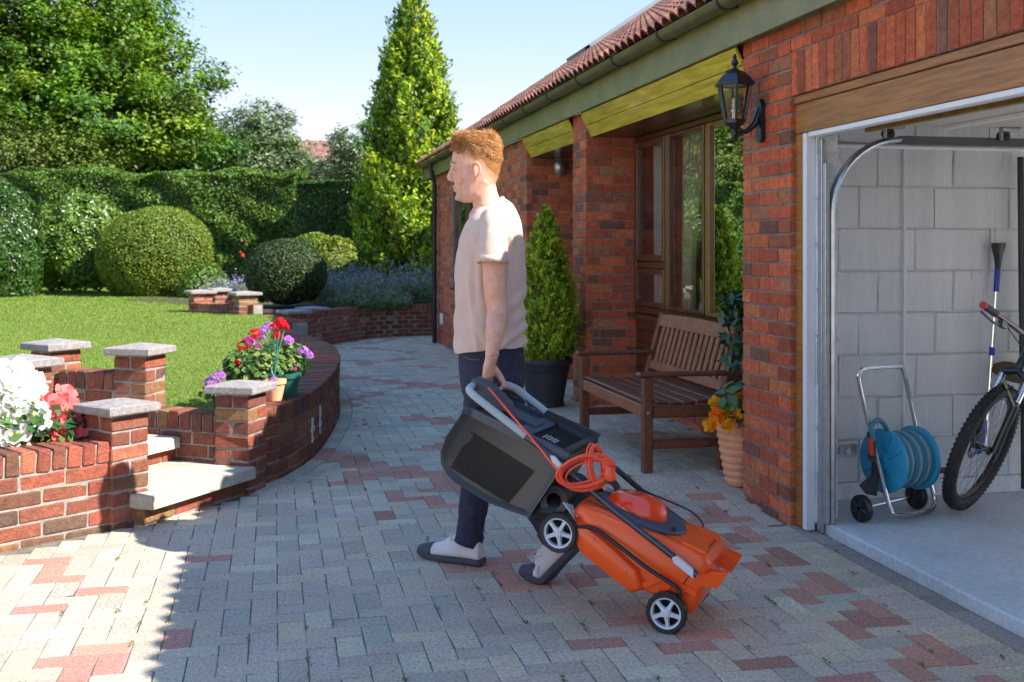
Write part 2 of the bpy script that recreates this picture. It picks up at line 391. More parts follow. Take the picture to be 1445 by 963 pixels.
MT['hair_cap'] = material('hair_cap', (.36, .155, .045), rough=.6, var=(60, .3), bump=(180, .8, .004), stretch=(1, 1, .6))
MT['shirt'] = material('shirt', (.62, .455, .375), rough=.9, var=(9, .05), bump=(420, .35, .001), bump2=(9, .25, .012), sheen=.2)
MT['jeans'] = material('jeans', (.022, .026, .055), rough=.9, var=(40, .35), var2=(250, .35), bump=(380, .5, .001), bump2=(12, .5, .012))
MT['jeans_seam'] = material('jeans_seam', (.10, .11, .15), rough=.9)
MT['canvas'] = material('shoe_canvas', (.62, .57, .58), rough=.9, var=(30, .07), bump=(330, .4, .001))
MT['rubber'] = material('shoe_rubber', (.05, .055, .075), rough=.7, var=(40, .2))
MT['orange'] = material('orange_plastic', (.97, .105, .010), rough=.30, coat=.2, spec=.45)
MT['orange_hood'] = material('orange_hood', (.96, .060, .008), rough=.18, coat=.6)
MT['grey_plastic'] = material('grey_plastic', (.060, .070, .095), rough=.5, bump=(300, .1, .001))
MT['box_plastic'] = material('box_plastic', (.048, .045, .043), rough=.38, bump=(260, .15, .001))
MT['hole'] = material('hole', (.004, .004, .004), rough=1)
MT['wheel_white'] = material('wheel_white', (.62, .65, .70), rough=.45)
MT['foam_grey'] = material('foam_grey', (.42, .46, .47), rough=.8)
MT['orange_cable'] = material('orange_cable', (.95, .10, .035), rough=.4)
MT['tyre'] = material('tyre', (.022, .021, .021), rough=.75, bump=(160, .4, .003))
MT['hose_blue'] = material('hose_blue', (.025, .31, .50), rough=.4)
MT['hose_teal'] = material('hose_teal', (.035, .17, .24), rough=.45)
MT['hose_pale'] = material('hose_pale', (.16, .30, .36), rough=.45)
MT['red_plastic'] = material('red_plastic', (.55, .03, .015), rough=.4)
MT['blue_plastic'] = material('blue_plastic', (.01, .045, .42), rough=.4)
MT['bike_black'] = material('bike_black', (.012, .012, .014), rough=.3, coat=.4)
MT['bulb'] = material('bulb', (.80, .80, .76), rough=.3)
MT['brown_mat'] = material('brown_mat', (.12, .085, .05), rough=.95, var=(30, .3), bump=(60, 1, .01))
MT['far_wall'] = material('render_white', (.70, .69, .66), rough=.9)
MT['far_roof'] = material('far_roof_tile', attr=True, rough=.9, var=(3, .2))
MT['ground'] = material('meadow', (.07, .10, .03), rough=1, var=(.5, .3))
MT['lead'] = material('lead_grey', (.28, .31, .34), rough=.45, metal=.3)
# ---------------------------------------------------------------- ground, paving, lawn, beds
def sheet(name, poly, z, mat, kind='structure', **k):
    me = bpy.data.meshes.new(name); me.from_pydata([(x, y, z) for x, y in poly], [], [tuple(range(len(poly)))]); me.update()
    o = link(name, me, None, mat); return tag(o, kind=kind, **k)
sheet('ground', [(-320, -80), (420, -80), (420, 700), (-320, 700)], -0.30, MT['ground'])
def cat_rom(P, n=6):
    P = [Vector(p) for p in P]; out = []
    for i in range(len(P)-1):
        a, b, c, d = P[max(i-1, 0)], P[i], P[i+1], P[min(i+2, len(P)-1)]
        for k in range(n):
            t = k/n; out.append(.5*((2*b)+(c-a)*t+(2*a-5*b+4*c-d)*t*t+(3*b-a-3*c+d)*t**3))
    return out+[P[-1]]
CURVE = cat_rom([(-.135, 6.66), (-.043, 6.84), (.055, 7.02), (.192, 7.415), (.31, 7.91), (.439, 8.745), (.525, 9.5), (.568, 10.3), (.555, 11.0), (.47, 12.0), (.36, 12.85), (.27, 13.7), (.19, 14.4)])
FRONT = [Vector(p) for p in ((-4.4, 3.19), (-1.227, 5.555), (-.629, 6.0), (-.588, 6.037), (-.404, 6.221), (-.18, 6.558))]
BACKW = cat_rom([(.45, 16.9), (.62, 17.35), (.895, 17.82), (1.138, 18.3), (1.49, 18.8), (2.02, 19.12), (2.7, 19.2), (4.4, 19.2)])
EDGE = FRONT+CURVE+[Vector((.15, 15.5))]+BACKW
def edge_dist(x, y):                               # signed: positive on the paved side
    best = 1e9; sg = 1; q = Vector((x, y))
    for a, b in zip(EDGE[:-1], EDGE[1:]):
        d = b-a; L2 = d.length_squared
        if L2 < 1e-9: continue
        t = max(0, min(1, (q-a).dot(d)/L2)); r = q-(a+d*t); l = r.length
        if l < best: best = l; sg = 1 if d.x*(q.y-a.y)-d.y*(q.x-a.x) < 0 else -1
    return best*sg
nx, ny = 34, 74; gx = np.linspace(-4.6, 3.7, nx); gy = np.linspace(1.6, 19.6, ny)
V = [(x, y, gz(x, y)-.0045) for y in gy for x in gx]
F = [(j*nx+i, j*nx+i+1, (j+1)*nx+i+1, (j+1)*nx+i) for j in range(ny-1) for i in range(nx-1)]
driveway = link('driveway', np_mesh('driveway', V, F, smooth_=True), None, MT['joint']); driveway['kind'] = 'structure'
driveway['label'] = 'herringbone block paving in grey with red zigzag bands'
GREY = [(.53, .415, .315), (.56, .44, .335), (.46, .375, .30), (.54, .42, .31), (.58, .46, .355), (.50, .395, .30)]
RED = [(.52, .215, .155), (.56, .24, .17), (.46, .19, .14)]; DARK = [(.34, .26, .225), (.31, .245, .215)]
pv = unit_variants(GREY+RED+DARK, 4, (.2, .1, .05), .0035, .0008, 3); NG, NR = len(GREY)*4, len(RED)*4
pav = Pieces('paver', pv, MT['paver'], 300)
REDC = [(1.505, 3.786), (1.568, 3.564), (1.121, 3.845), (1.327, 4.008), (.954, 4.765), (.854, 4.896), (1.057, 4.537), (1.028, 5.022), (1.285, 4.663), (.672, 6.343), (.895, 6.117), (1.015, 6.46),
        (-.915, 5.125), (-.696, 4.875), (-.877, 4.663), (-.552, 4.076), (-.317, 5.256), (1.75, 3.3), (-.35, 4.2), (-.62, 4.0), (.55, 5.9), (-1.0, 5.3)]
def is_red(x, y):
    if 2.02 < x < 2.34 and 1.5 < y < 5.9: return (y*2.5+.55) % 1.0 < .62
    if any(abs(x-a)+abs(y-b) < .135 for a, b in REDC): return True
    if y > 6.6: return ((x*1.0+y*.72) % 1.9 < .36 or (x*1.0-y*.72) % 2.3 < .25) and (math.sin(x*7.3+y*3.1)+math.sin(y*5.7)) > -.5 and x < 2.0
    return False
rg = random.Random(5)
def paver(cx, cy, ang, l=.1968, w=.0968, vi=None, dz=0.0):
    if vi is None: vi = NG+rg.randrange(NR) if is_red(cx, cy) else rg.randrange(NG)
    ca, sa = math.cos(ang), math.sin(ang); e = .02
    sx = (gz(cx+e, cy)-gz(cx-e, cy))/(2*e)+rg.gauss(0, .007); sy = (gz(cx, cy+e)-gz(cx, cy-e))/(2*e)+rg.gauss(0, .007)
    ex = Vector((ca, sa, sx*ca+sy*sa)).normalized(); ez = Vector((-sx, -sy, 1)).normalized(); ey = ez.cross(ex); ex = ey.cross(ez)
    pav.add((cx, cy, gz(cx, cy)-.025+dz+rg.gauss(0, .0009)), ex, ey, ez, (l, w, .05), vi, driveway)
RING = .235
def paved(x, y):
    if not (2.3 < y < 19.4): return False
    if x > (2.345 if y < 5.2 else 2.47 if y < 5.27 else 2.52 if y < 5.88 else 2.97 if y < 9.1 else 2.53 if y < 9.52 else 3.6 if y < 11.33 else 2.53 if y < 18 else 3.4): return False
    return edge_dist(x, y) > (RING-.065 if y > 6.75 else .03)
for i in range(-48, 40):
    for j in range(22, 196):
        k = (i-j) % 4; x, y = i*.1+.013, j*.1
        if k == 0: cx, cy, an = x+.1, y+.05, 0.0
        elif k == 2: cx, cy, an = x+.05, y, math.pi/2
        else: continue
        if paved(cx, cy): paver(cx, cy, an)
for k in range(31):                                  # header course, then a dark stretcher course along the garage step
    paver(2.408, 2.2+k*.1, 0.0, vi=rg.randrange(NG), dz=.0022)
for k in range(-5, 16):
    paver(2.56, 2.2+k*.2, math.pi/2, vi=NG+NR+rg.randrange(8))
acc = 0.0                                            # curved border course at the foot of the retaining wall
for rowi, off in enumerate((.055, .157)):
    pts = CURVE; acc = .1*rowi
    for a, b in zip(pts[:-1], pts[1:]):
        d = b-a; L = d.length; d = d/L; n = Vector((d.y, -d.x))
        while acc < L:
            c = a+d*acc+n*off
            paver(c.x, c.y, math.atan2(d.y, d.x), l=.205, dz=.0015); acc += .21
        acc -= L
pav.emit()
# lawn and beds
e1 = Vector((.73, .685)); P1 = Vector((-.776, 6.009)); P2 = Vector((-.187, 6.686)); P3 = Vector((-.785, 7.10)); P4 = Vector((-1.338, 7.535)); P5 = Vector((-1.32, 6.49))
back = [p+Vector((-.12, .0)) for p in CURVE[3:]]
lawn_poly = [tuple(P2+Vector((-.05, .05)))]+[tuple(p) for p in back]+[(.1, 16.4), (-.2, 17.4), (-.3, 19.0), (2.2, 21.5), (4.2, 30), (-26, 33), (-26, 6.2), (-3.2, 7.4), (-1.60, 6.72), (-1.36, 7.55), (-.79, 7.12)]
lawn = sheet('lawn', lawn_poly, .37, MT['lawn'])
sheet('soil', [(-4.6, 3.25), (-.95, 5.86), (-1.45, 6.55), (-1.75, 6.75), (-3.4, 7.3), (-4.8, 7.0)], .355, MT['soil'])
sheet('planting_bed', [(.55, 17.3), (.9, 17.9), (1.15, 18.35), (1.5, 18.85), (2.05, 19.2), (2.8, 19.28), (4.6, 19.28), (5.2, 24), (4, 29), (-2.5, 28.5), (-2.2, 24), (-2.8, 22.5), (-.6, 19.0), (-.4, 17.6)], .385, MT['soil'])

# unseen paving added behind the camera; its sunlit surface bounces light into the shade
m = MB(); m.add([(x, y, -.012) for x, y in ((-14, -14), (3.0, -14), (3.0, 1.62), (-4.62, 1.62), (-4.62, 3.0), (-14, 3.0))], [(0, 1, 2, 3, 4, 5)])
ext = m.build('bounce_forecourt', MT['paver'], None, smooth_=0, col=(.50, .40, .33)); ext['kind'] = 'structure'
# ---------------------------------------------------------------- brick bungalow
HX0 = 2.53
house = empty('bungalow', (2.53, 8.0, 0), 0, 'long red brick bungalow with tiled roof, deep eaves and open garage', 'house')
HPAL = [(.60, .125, .045), (.53, .105, .040), (.62, .155, .056), (.42, .095, .042), (.33, .105, .048), (.46, .17, .075), (.22, .085, .052), (.66, .145, .048)]
hv = unit_variants(HPAL, 4, (.215, .1, .065), .004, .0016, 11)
hb = Pieces('brick', hv, MT['brick'], 300); hr = random.Random(21)
def hpick(): return hr.choices(range(len(HPAL)), weights=[5, 5, 3.5, 4, 2.6, 1.5, 1.5, 3.5])[0]*4+hr.randrange(4)
Z0 = -.035
def face(wall, a, b, z0, z1, nrm, show=True, dep_=.06, holes=()):
    """courses of bricks on a vertical face from a to b (2D), normal nrm, running bond"""
    a, b = Vector(a), Vector(b); L = (b-a).length; d = (b-a)/L; n = Vector(nrm)
    k0 = int(math.floor((z0-Z0)/.075+.01)); k1 = int(math.ceil((z1-Z0)/.075-.01))
    for k in range(k0, k1):
        z = Z0+k*.075; zb, zt = max(z, z0), min(z+.065, z1)
        if zt-zb < .012: continue
        s = 0.0; first = (.1025 if k % 2 else .215)
        while s < L-.012:
            l = first if s == 0 else .215
            l = min(l, L-s)
            if L-(s+l) < .05 and L-(s+l) > 0: l = L-s
            c = a+d*(s+l/2); zc = (zb+zt)/2
            if not any(h0-.05 < s+l/2 < h1+.05 and g0-.03 < zc < g1+.03 for h0, h1, g0, g1 in holes):
                c3 = Vector((c.x-n.x*dep_/2, c.y-n.y*dep_/2, zc)) + Vector((n.x, n.y, 0))*hr.gauss(0, .0012)
                hb.add(c3, (d.x, d.y, 0), (n.x, n.y, 0), (0, 0, 1), (l, dep_, zt-zb), hpick(), wall, show)
            s += l+.010
def wall_part(name, boxes, mat='mortar_dark'):
    m = MB()
    for a, b in boxes: m.box(a, b)
    return m.build(name, MT[mat], house, smooth_=0)
g = .006
gw = wall_part('garage_front_wall', [((2.53+g, 5.274, -.2), (2.69, 5.86-g, 2.52)), ((2.53+g, -.2, 2.150), (2.80, 5.272, 2.52)), ((2.53+g, -1.2, -.2), (2.8, .2, 2.148))])  # opening made double width out of view, to let more skylight in
face(gw, (2.53, 5.86), (2.53, 5.272), Z0, 2.515, (-1, 0))
face(gw, (2.53, 5.268), (2.53, -1.2), 2.37, 2.515, (-1, 0))
for k in range(66):
    y = 5.262-.0325-k*.075
    hb.add((2.56, y, 2.2575), (0, 0, 1), (-1, 0, 0), (0, 1, 0), (.214, .06, .065), hpick(), gw)
face(gw, (2.53, .2), (2.53, -1.2), Z0, 2.14, (-1, 0))
mp_ = wall_part('window_pier', [((2.53+g, 9.08+g, -.2), (2.98, 9.50, 2.52))])
face(mp_, (2.53, 9.50), (2.53, 9.08), Z0, 2.515, (-1, 0)); face(mp_, (2.53+.012, 9.08), (3.0, 9.08), Z0, 2.515, (0, -1))
pw = wall_part('porch_wall', [((2.53+g, 11.34+g, -.3), (3.6, 11.7, 2.52)), ((3.6, 9.5, -.3), (3.8, 11.7, 2.52))])
face(pw, (2.53+.012, 11.34), (3.6, 11.34), -.11, 2.515, (0, -1)); face(pw, (3.6, 11.34), (3.6, 9.5), -.11, 2.515, (-1, 0), show=False)
fw = wall_part('front_wall', [((2.53+g, 11.72, -.4), (2.85, 14.35, 2.52)), ((2.53+g, 14.35, -.4), (2.85, 16.25, .78)), ((2.53+g, 14.35, 2.24), (2.85, 16.25, 2.52)), ((2.53+g, 16.25, -.4), (2.85, 17.95-g, 2.52))])
face(fw, (2.53, 17.95), (2.53, 11.34), -.185, 2.515, (-1, 0), holes=((1.70, 3.60, .78, 2.24),))
rw = wall_part('rear_walls', [((2.85, 17.7, -.4), (11.2, 17.95, 2.6)), ((11.0, 6.0, -.3), (11.2, 17.7, 2.6)), ((7.05, 5.73, -.3), (11.2, 5.98, 2.6)), ((2.54, -5.5, -.3), (7.2, -5.3, 2.6)), ((2.54, -5.3, -.3), (2.7, -1.2, 2.52)), ((7.0, -5.3, -.3), (7.2, .3, 5.6)), ((7.0, 5.2, -.3), (7.2, 5.73, 5.6)), ((7.0, .3, 2.38), (7.2, 5.2, 5.6)), ((5.75, 5.98, -.3), (5.9, 17.7, 2.6))], 'mortar')  # shallow garage wing and its rear opening are added to let sunlight in
# roof ------------------------------------------------------------------
SLP = .675; PITCH = math.atan(SLP); EX, EZ = 2.352, 2.728; RIDGE_X = 7.05; Y0, Y1 = -5.9, 18.95
RZ = EZ+(RIDGE_X-EX)*SLP
up = Vector((math.cos(PITCH), 0, math.sin(PITCH))); nr = Vector((-math.sin(PITCH), 0, math.cos(PITCH)))
m = MB(); th = .05
A0 = Vector((EX+.05, 0, EZ-.02)); A1 = Vector((RIDGE_X, 0, RZ-.0))
m.prism([(EX+.12, EZ+.025), (RIDGE_X, RZ-.06), (2*RIDGE_X-EX, EZ-.04), (2*RIDGE_X-EX, EZ-.14), (RIDGE_X, RZ-.18), (EX+.17, EZ+.0)], 5.6, Y1-.03, 'y'); m.prism([(EX+.12, EZ+.025), (RIDGE_X+.35, RZ-.06), (RIDGE_X+.35, RZ-.18), (RIDGE_X, RZ-.18), (EX+.17, EZ+.0)], Y0+.03, 5.599, 'y')
roof = m.build('roof', MT['tile'], house, smooth_=0, col=(.20, .09, .06))
TPAL = [(.30, .125, .085), (.34, .15, .10), (.26, .105, .075), (.31, .14, .105), (.23, .10, .075)]
def tile_variants():
    out = []; rg = np.random.default_rng(4)
    for col in TPAL:
        for k in range(2):
            nseg = 16; V = []; F = []
            prof = [abs(math.sin(math.pi*2*i/nseg))**.9*.050 for i in range(nseg+1)]
            for i in range(nseg+1):
                x = -.5+i/nseg; h = prof[i]
                V += [(x, -.5, h), (x, .5, h-.0), (x, -.5, h-.016)]
            for i in range(nseg):
                a, b = 3*i, 3*(i+1); F += [(a, b, b+1, a+1), (a+2, b+2, b, a)]
            F += [(0, 1, 2), (3*nseg, 3*nseg+2, 3*nseg+1)]
            out.append(dict(V=np.array(V)+np.array([0, 0, 0]), F=F, C=np.clip(np.array(col)*(1+rg.normal(0, .1)), 0, 1)))
    return out
rt = Pieces('roof_tile', tile_variants(), MT['tile'], 300); TW, TG = .28, .335
ncol = int((Y1-Y0)/TW); nrow = int((RIDGE_X-EX)/math.cos(PITCH)/TG)+1
for r_ in range(nrow):
    for c_ in range(ncol):
        y = Y1-(c_+.5)*TW; s0 = r_*TG; L = TG+.06
        if s0+L > (RIDGE_X-EX)/math.cos(PITCH): L = (RIDGE_X-EX)/math.cos(PITCH)-s0
        base = Vector((EX, y, EZ))+up*(s0+L/2)+nr*(.012-.004*0)
        ex = Vector((0, -1, 0)); ey = (up*1.0-nr*.055).normalized(); ez = ex.cross(ey)
        if y < 2.0 and r_ > 1 and False: continue
        rt.add(base+nr*.012, ex, ey, ez, (TW, L, 1.0), hr.randrange(10), roof)
rt.emit()
m = MB()
for c_ in range(56): m.tube([(RIDGE_X, Y1-c_*.45, RZ+.02), (RIDGE_X, Y1-(c_+1)*.45+.01, RZ+.02)], .12, 10)
m.build('ridge', MT['tile'], roof, col=(.27, .12, .085))
# grey framed roof light near the far verge
m = MB(); q = lambda y, s, h: Vector((EX, y, EZ))+up*s+nr*h
for (s0, s1, y0, y1) in ((3.05, 5.05, 18.42, 18.50), (3.05, 5.05, 17.3, 17.38), (3.05, 3.13, 17.3, 18.5), (4.97, 5.05, 17.3, 18.5)):
    vs = [q(y, s, h) for h in (.03, .13) for (s, y) in ((s0, y0), (s1, y0), (s1, y1), (s0, y1))]
    m.add(vs, [(3, 2, 1, 0), (4, 5, 6, 7), (0, 1, 5, 4), (1, 2, 6, 5), (2, 3, 7, 6), (3, 0, 4, 7)])
rl = m.build('roof_window', MT['lead'], roof, smooth_=0)
m = MB(); m.add([q(17.38, 3.1, .09), q(17.38, 5.0, .09), q(18.42, 5.0, .09), q(18.42, 3.1, .09)], [(0, 1, 2, 3)]); m.build('roof_window_glass', MT['glass'], roof, smooth_=0)
# verge board
m = MB(); m.prism([(EX+.08, EZ-.03), (RIDGE_X, RZ-.05), (RIDGE_X, RZ-.24), (EX+.08, EZ-.22)], Y1-.05, Y1-.025, 'y'); m.build('verge_board', MT['fascia'], roof, smooth_=0)
# fascia, gutter, brackets ------------------------------------------------
FX = 2.455
m = MB(); m.box((FX, -5.8, 2.495), (FX+.024, Y1-.06, 2.715), ch=.002); m.box((FX+.004, Y1-.06, 2.5), (2.95, Y1-.035, 2.78)); fascia = m.build('fascia', MT['fascia'], house, smooth_=0)
def half_round(r, t=.004, n=10):
    o = [(-r*math.cos(math.pi*k/n), -r*math.sin(math.pi*k/n)) for k in range(n+1)]; i = [(x*(1-t/r), y*(1-t/r)+.0005) for x, y in o]; return o+i[::-1]
GX, GZ = FX-.062, 2.735
m = MB(); m.prism([(GX+x, GZ+y) for x, y in half_round(.058)], -5.8, Y1-.02, 'y'); gutter = m.build('gutter', MT['gutter'], house, smooth_=40)
m = MB(); m.prism([(GX+x*.98, GZ+y*.98) for x, y in half_round(.058)[:11]], Y1-.024, Y1-.016, 'y'); m.build('gutter_end_cap', MT['gutter'], gutter, smooth_=0)
for k in range(24):
    y = 18.5-k*.98
    m = MB(); m.prism([(GX+x, GZ+y_) for x, y_ in half_round(.064, .006)], y-.014, y+.014, 'y'); m.box((GX+.055, y-.012, GZ-.05), (FX-.001, y+.012, GZ-.02)); m.build('gutter_bracket', MT['black_plastic'], gutter, smooth_=40)
dp = MB(); py = 17.62; px_ = 2.455
dp.tube([(GX, py, GZ-.05), (GX, py, GZ-.14), (GX+.02, py, GZ-.19), (px_-.03, py, GZ-.30), (px_, py, GZ-.36), (px_, py, -.13)], .036, 12); pipe = dp.build('downpipe', MT['black_plastic'], house)
for z in (.35, 1.3, 2.2): MB().lathe([(.045, -.03), (.045, .03)], (px_, py, z), seg=14).build('pipe_collar', MT['black_plastic'], pipe)
# soffits over the recessed bays
def bay(y0, y1, xin, zin):
    q0, q1 = Vector((FX+.026, 0, 2.492)), Vector((2.575, 0, 2.300)); n = 2
    for k in range(n):
        a = q0.lerp(q1, k/n+.012); b = q0.lerp(q1, (k+1)/n-.012)
        m = MB(); off = Vector((.012, 0, .008))
        m.add([Vector((p.x, y, p.z))+o for o in (Vector(), off) for p, y in ((a, y0), (b, y0), (b, y1), (a, y1))], [(0, 1, 2, 3), (7, 6, 5, 4), (0, 4, 5, 1), (1, 5, 6, 2), (2, 6, 7, 3), (3, 7, 4, 0)])
        m.build('soffit_board', MT['soffit'], fascia, smooth_=0)
    m = MB(); m.box((2.577, y0, 2.302), (xin, y1, 2.322)); m.box((2.470, y0, 2.50), (xin, y1, 2.53)); m.build('soffit_underside', MT['brown_frame'], fascia, smooth_=0)
bay(5.862, 9.078, 3.02, 2.3); bay(9.502, 11.338, 3.6, 2.3)
# windows -----------------------------------------------------------------
WX = 2.98
win = empty('bay_window', (WX, 7.5, .84), parent=house)
def frame_bar(y0, y1, z0, z1, mat, x0=WX-.03, x1=WX+.04, name='window_frame'):
    m = MB(); m.box((x0, y0, z0), (x1, y1, z1), ch=.006); return m.build(name, MT[mat], win, smooth_=30)
ys = [9.075, 8.27, 7.45, 6.62, 5.865]
frame_bar(5.865, 9.075, 2.255, 2.300, 'brown_frame'); frame_bar(5.865, 9.075, .845, .905, 'brown_frame')
for y in ys: frame_bar(y-.035 if y < 9 else y-.05, y+.035 if y < 9 else y, .907, 2.253, 'oak_frame' if y < 8.5 else 'brown_frame', x0=WX-.034)
def casement(y0, y1, z0, z1, w=.05, mat='brown_frame'):
    m = MB()
    m.box((WX-.045, y0, z0), (WX-.005, y0+w, z1), ch=.005); m.box((WX-.045, y1-w, z0), (WX-.005, y1, z1), ch=.005)
    m.box((WX-.044, y0+w, z0), (WX-.006, y1-w, z0+w), ch=.005); m.box((WX-.044, y0+w, z1-w), (WX-.006, y1-w, z1), ch=.005); return m.build('casement', MT[mat], win, smooth_=30)
casement(8.308, 9.022, 1.275, 2.25); casement(8.308, 9.022, .908, 1.215, .04); frame_bar(8.306, 9.024, 1.217, 1.273, 'brown_frame')
casement(7.488, 8.232, .908, 2.25, .03, 'brown_frame'); casement(6.658, 7.412, .908, 2.25, .03, 'oak_frame')
for y0, y1, z0, z1 in ((8.36, 8.97, 1.325, 2.20), (8.35, 8.98, .95, 1.175), (7.52, 8.20, .94, 2.22), (6.69, 7.38, .94, 2.22), (5.9, 6.58, .91, 2.25)):
    m = MB(); m.add([(WX-.022, y0-.004, z0-.004), (WX-.022, y1+.004, z0-.004), (WX-.022, y1+.004, z1+.004), (WX-.022, y0-.004, z1+.004)], [(0, 3, 2, 1)]); m.build('pane', MT['glass'], win, smooth_=0)
m = MB(); m.box((WX-.10, 5.865, .81), (WX+.05, 9.15, .843), ch=.01); m.build('window_sill', MT['brown_frame'], win, smooth_=30)
for k in range(5):
    m = MB(); z0 = .30+k*.102; m.box((WX-.02+.004*(k % 2), 5.866, z0), (WX+.02, 9.074, z0+.099), ch=.006); m.build('cladding_board', MT['brown_frame'], win, smooth_=30)
pl = wall_part('plinth_wall', [((WX-.01+g, 5.866, -.1), (WX+.2, 9.074, .298))]); face(pl, (WX-.01, 9.07), (WX-.01, 5.866), -.11, .295, (-1, 0), dep_=.05)
# rooms behind the glass
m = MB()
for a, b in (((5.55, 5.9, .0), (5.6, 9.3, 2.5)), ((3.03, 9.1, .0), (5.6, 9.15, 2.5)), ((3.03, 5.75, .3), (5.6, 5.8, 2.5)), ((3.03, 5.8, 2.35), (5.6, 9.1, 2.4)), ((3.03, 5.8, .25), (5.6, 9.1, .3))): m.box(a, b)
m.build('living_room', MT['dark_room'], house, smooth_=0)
def drape(name, y0, y1, z0, z1, x, mat, folds, amp, taper=0.0):
    n = folds*8; rows = 10; V = []; F = []
    for j in range(rows+1):
        t = j/rows; z = z1+(z0-z1)*t
        for i in range(n+1):
            u = i/n; yy = y1+(y0-y1)*u*(1-taper*math.sin(min(1, t*1.1)*math.pi*.5))
            V.append((x+amp*math.sin(u*folds*2*math.pi+t*.6), yy, z))
    for j in range(rows):
        for i in range(n): F.append((j*(n+1)+i, j*(n+1)+i+1, (j+1)*(n+1)+i+1, (j+1)*(n+1)+i))
    return link(name, np_mesh(name, V, F, smooth_=True), win, MT[mat])
drape('net_curtain', 8.30, 8.78, .92, 2.28, 3.015, 'voile', 5, .010)
drape('curtain', 7.78, 8.24, .92, 2.30, 3.075, 'curtain', 5, .03, .55)
vz = MB().lathe([(.055, 0), (.06, .01), (.045, .10), (.055, .2), (.062, .26), (.056, .26), (.04, .1), (.03, .02)], (3.10, 7.86, .90), seg=16).build('glass_vase', MT['glass'], None)
tag(vz, 'clear glass vase on the inner window ledge beside the tall curtain', 'vase')
m = MB(); m.box((3.03, 5.866, .86), (3.28, 9.07, .90)); m.build('inner_ledge', MT['white_paint'], win, smooth_=0)
# far front window
m = MB(); x0, x1 = 2.56, 2.62
for a, b in (((x0, 14.35, .80), (x1, 16.25, .86)), ((x0, 14.35, 2.18), (x1, 16.25, 2.24)), ((x0, 14.35, .86), (x1, 14.42, 2.18)), ((x0, 16.18, .86), (x1, 16.25, 2.18)), ((x0, 15.26, .86), (x1, 15.34, 2.18)), ((x0-.06, 14.30, .765), (x1, 16.30, .799))): m.box(a, b, ch=.004)
w2 = m.build('front_window', MT['brown_frame'], house, smooth_=30)
for y0, y1 in ((14.42, 15.26), (15.34, 16.18)):
    m = MB(); m.add([(2.59, y0, .86), (2.59, y1, .86), (2.59, y1, 2.18), (2.59, y0, 2.18)], [(0, 3, 2, 1)]); m.build('pane', MT['glass'], w2, smooth_=0)
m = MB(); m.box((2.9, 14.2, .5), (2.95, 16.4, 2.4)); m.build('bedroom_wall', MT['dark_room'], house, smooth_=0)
m = MB(); m.box((2.495, 17.15, .20), (2.528, 17.33, .36), ch=.006); m.build('vent_cover', MT['white_paint'], house, smooth_=30)
# porch door (in the shade of the recess)
m = MB(); m.box((3.52, 9.72, -.03), (3.585, 10.7, 2.1), ch=.004); d_ = m.build('front_door', MT['brown_frame'], house, smooth_=30)
MB().ball((3.50, 10.6, 1.0), .03).build('door_knob', MT['gold_trim'], d_)
# garage -------------------------------------------------------------------
m = MB(); m.box((2.62, .1, -.28), (7.1, 5.75, .055), ch=.008); tag(m.build('garage_floor', MT['slab'], None, smooth_=30), kind='structure')
gi = wall_part('garage_side_wall', [((2.70, 5.515+.011, .0), (7.0, 5.72, 2.45))], 'block')
bm_ = unit_variants([(1, 1, 1)], 6, (.44, .1, .215), .0055, .0022, 9)
gb = Pieces('block', bm_, MT['block'], 120)
for r_ in range(10):
    z = .145+(r_)*.225-.225; zt = z+.219; zb = max(z, .06)
    s = 2.705; first = (.215, .44, .33)[(r_*2) % 3]
    while s < 6.9:
        l = first if s == 2.705 else .442
        l = min(l, 6.93-s)
        if l > .05: gb.add((s+l/2, 5.515+.05, (zb+zt)/2), (1, 0, 0), (0, -1, 0), (0, 0, 1), (l, .1+hr.random()*.004, zt-zb), hr.randrange(6), gi)
        s += l+.006
m = MB(); m.box((2.598, 5.125, .03), (2.702, 5.51, 2.3), ch=.012); pr = m.build('garage_nib_wall', MT['block_rough'], house, smooth_=30)
for r_ in range(10):
    gb.add((2.65, 5.115+.05, .06+r_*.225+.108), (1, 0, 0), (0, -1, 0), (0, 0, 1), (.104, .105+hr.random()*.006, .212), hr.randrange(6), pr)
gb.emit()
for o in pr.children:
    if o.type == 'MESH' and o.data.materials: o.material_slots[0].link = 'OBJECT'; o.material_slots[0].material = MT['block_rough']
m = MB(); m.tube([(3.30, 5.508, 1.96), (3.302, 5.507, 1.2), (3.298, 5.508, .55), (3.30, 5.507, .30)], .007, 8); m.build('conduit', MT['white_paint'], gi)
m = MB(); m.tube([(2.72, 5.505, 1.93), (4.5, 5.505, 1.925)], .012, 8); m.build('cable_duct', MT['white_paint'], gi)
m = MB(); m.box((2.71, 5.500, .056), (5.7, 5.513, .142), ch=.003); m.build('skirting', MT['block_rough'], gi, smooth_=0)
m = MB(); m.box((6.94, 5.2, .0), (6.99, 5.51, 2.45)); m.box((6.94, .1, .0), (6.99, .3, 2.45)); m.box((6.94, .3, 2.38), (6.99, 5.2, 2.45)); m.build('garage_back_wall', MT['block'], house, smooth_=0)  # gap added in this unseen wall so sun on the floor lights the garage
m = MB(); m.box((2.72, .05, .0), (6.94, .10, 2.45)); m.build('garage_far_wall', MT['block'], house, smooth_=0)  # set far out: unseen extra width that brightens the garage
m = MB(); m.box((2.82, .1, 2.40), (6.94, 5.512, 2.44)); gc = m.build('garage_ceiling', MT['white_paint'], house, smooth_=0)
for k in range(4):
    m = MB(); m.box((3.1+k*.7, .12, 2.22), (3.15+k*.7, 5.50, 2.398)); m.build('joist', MT['brown_frame'], gc, smooth_=0)
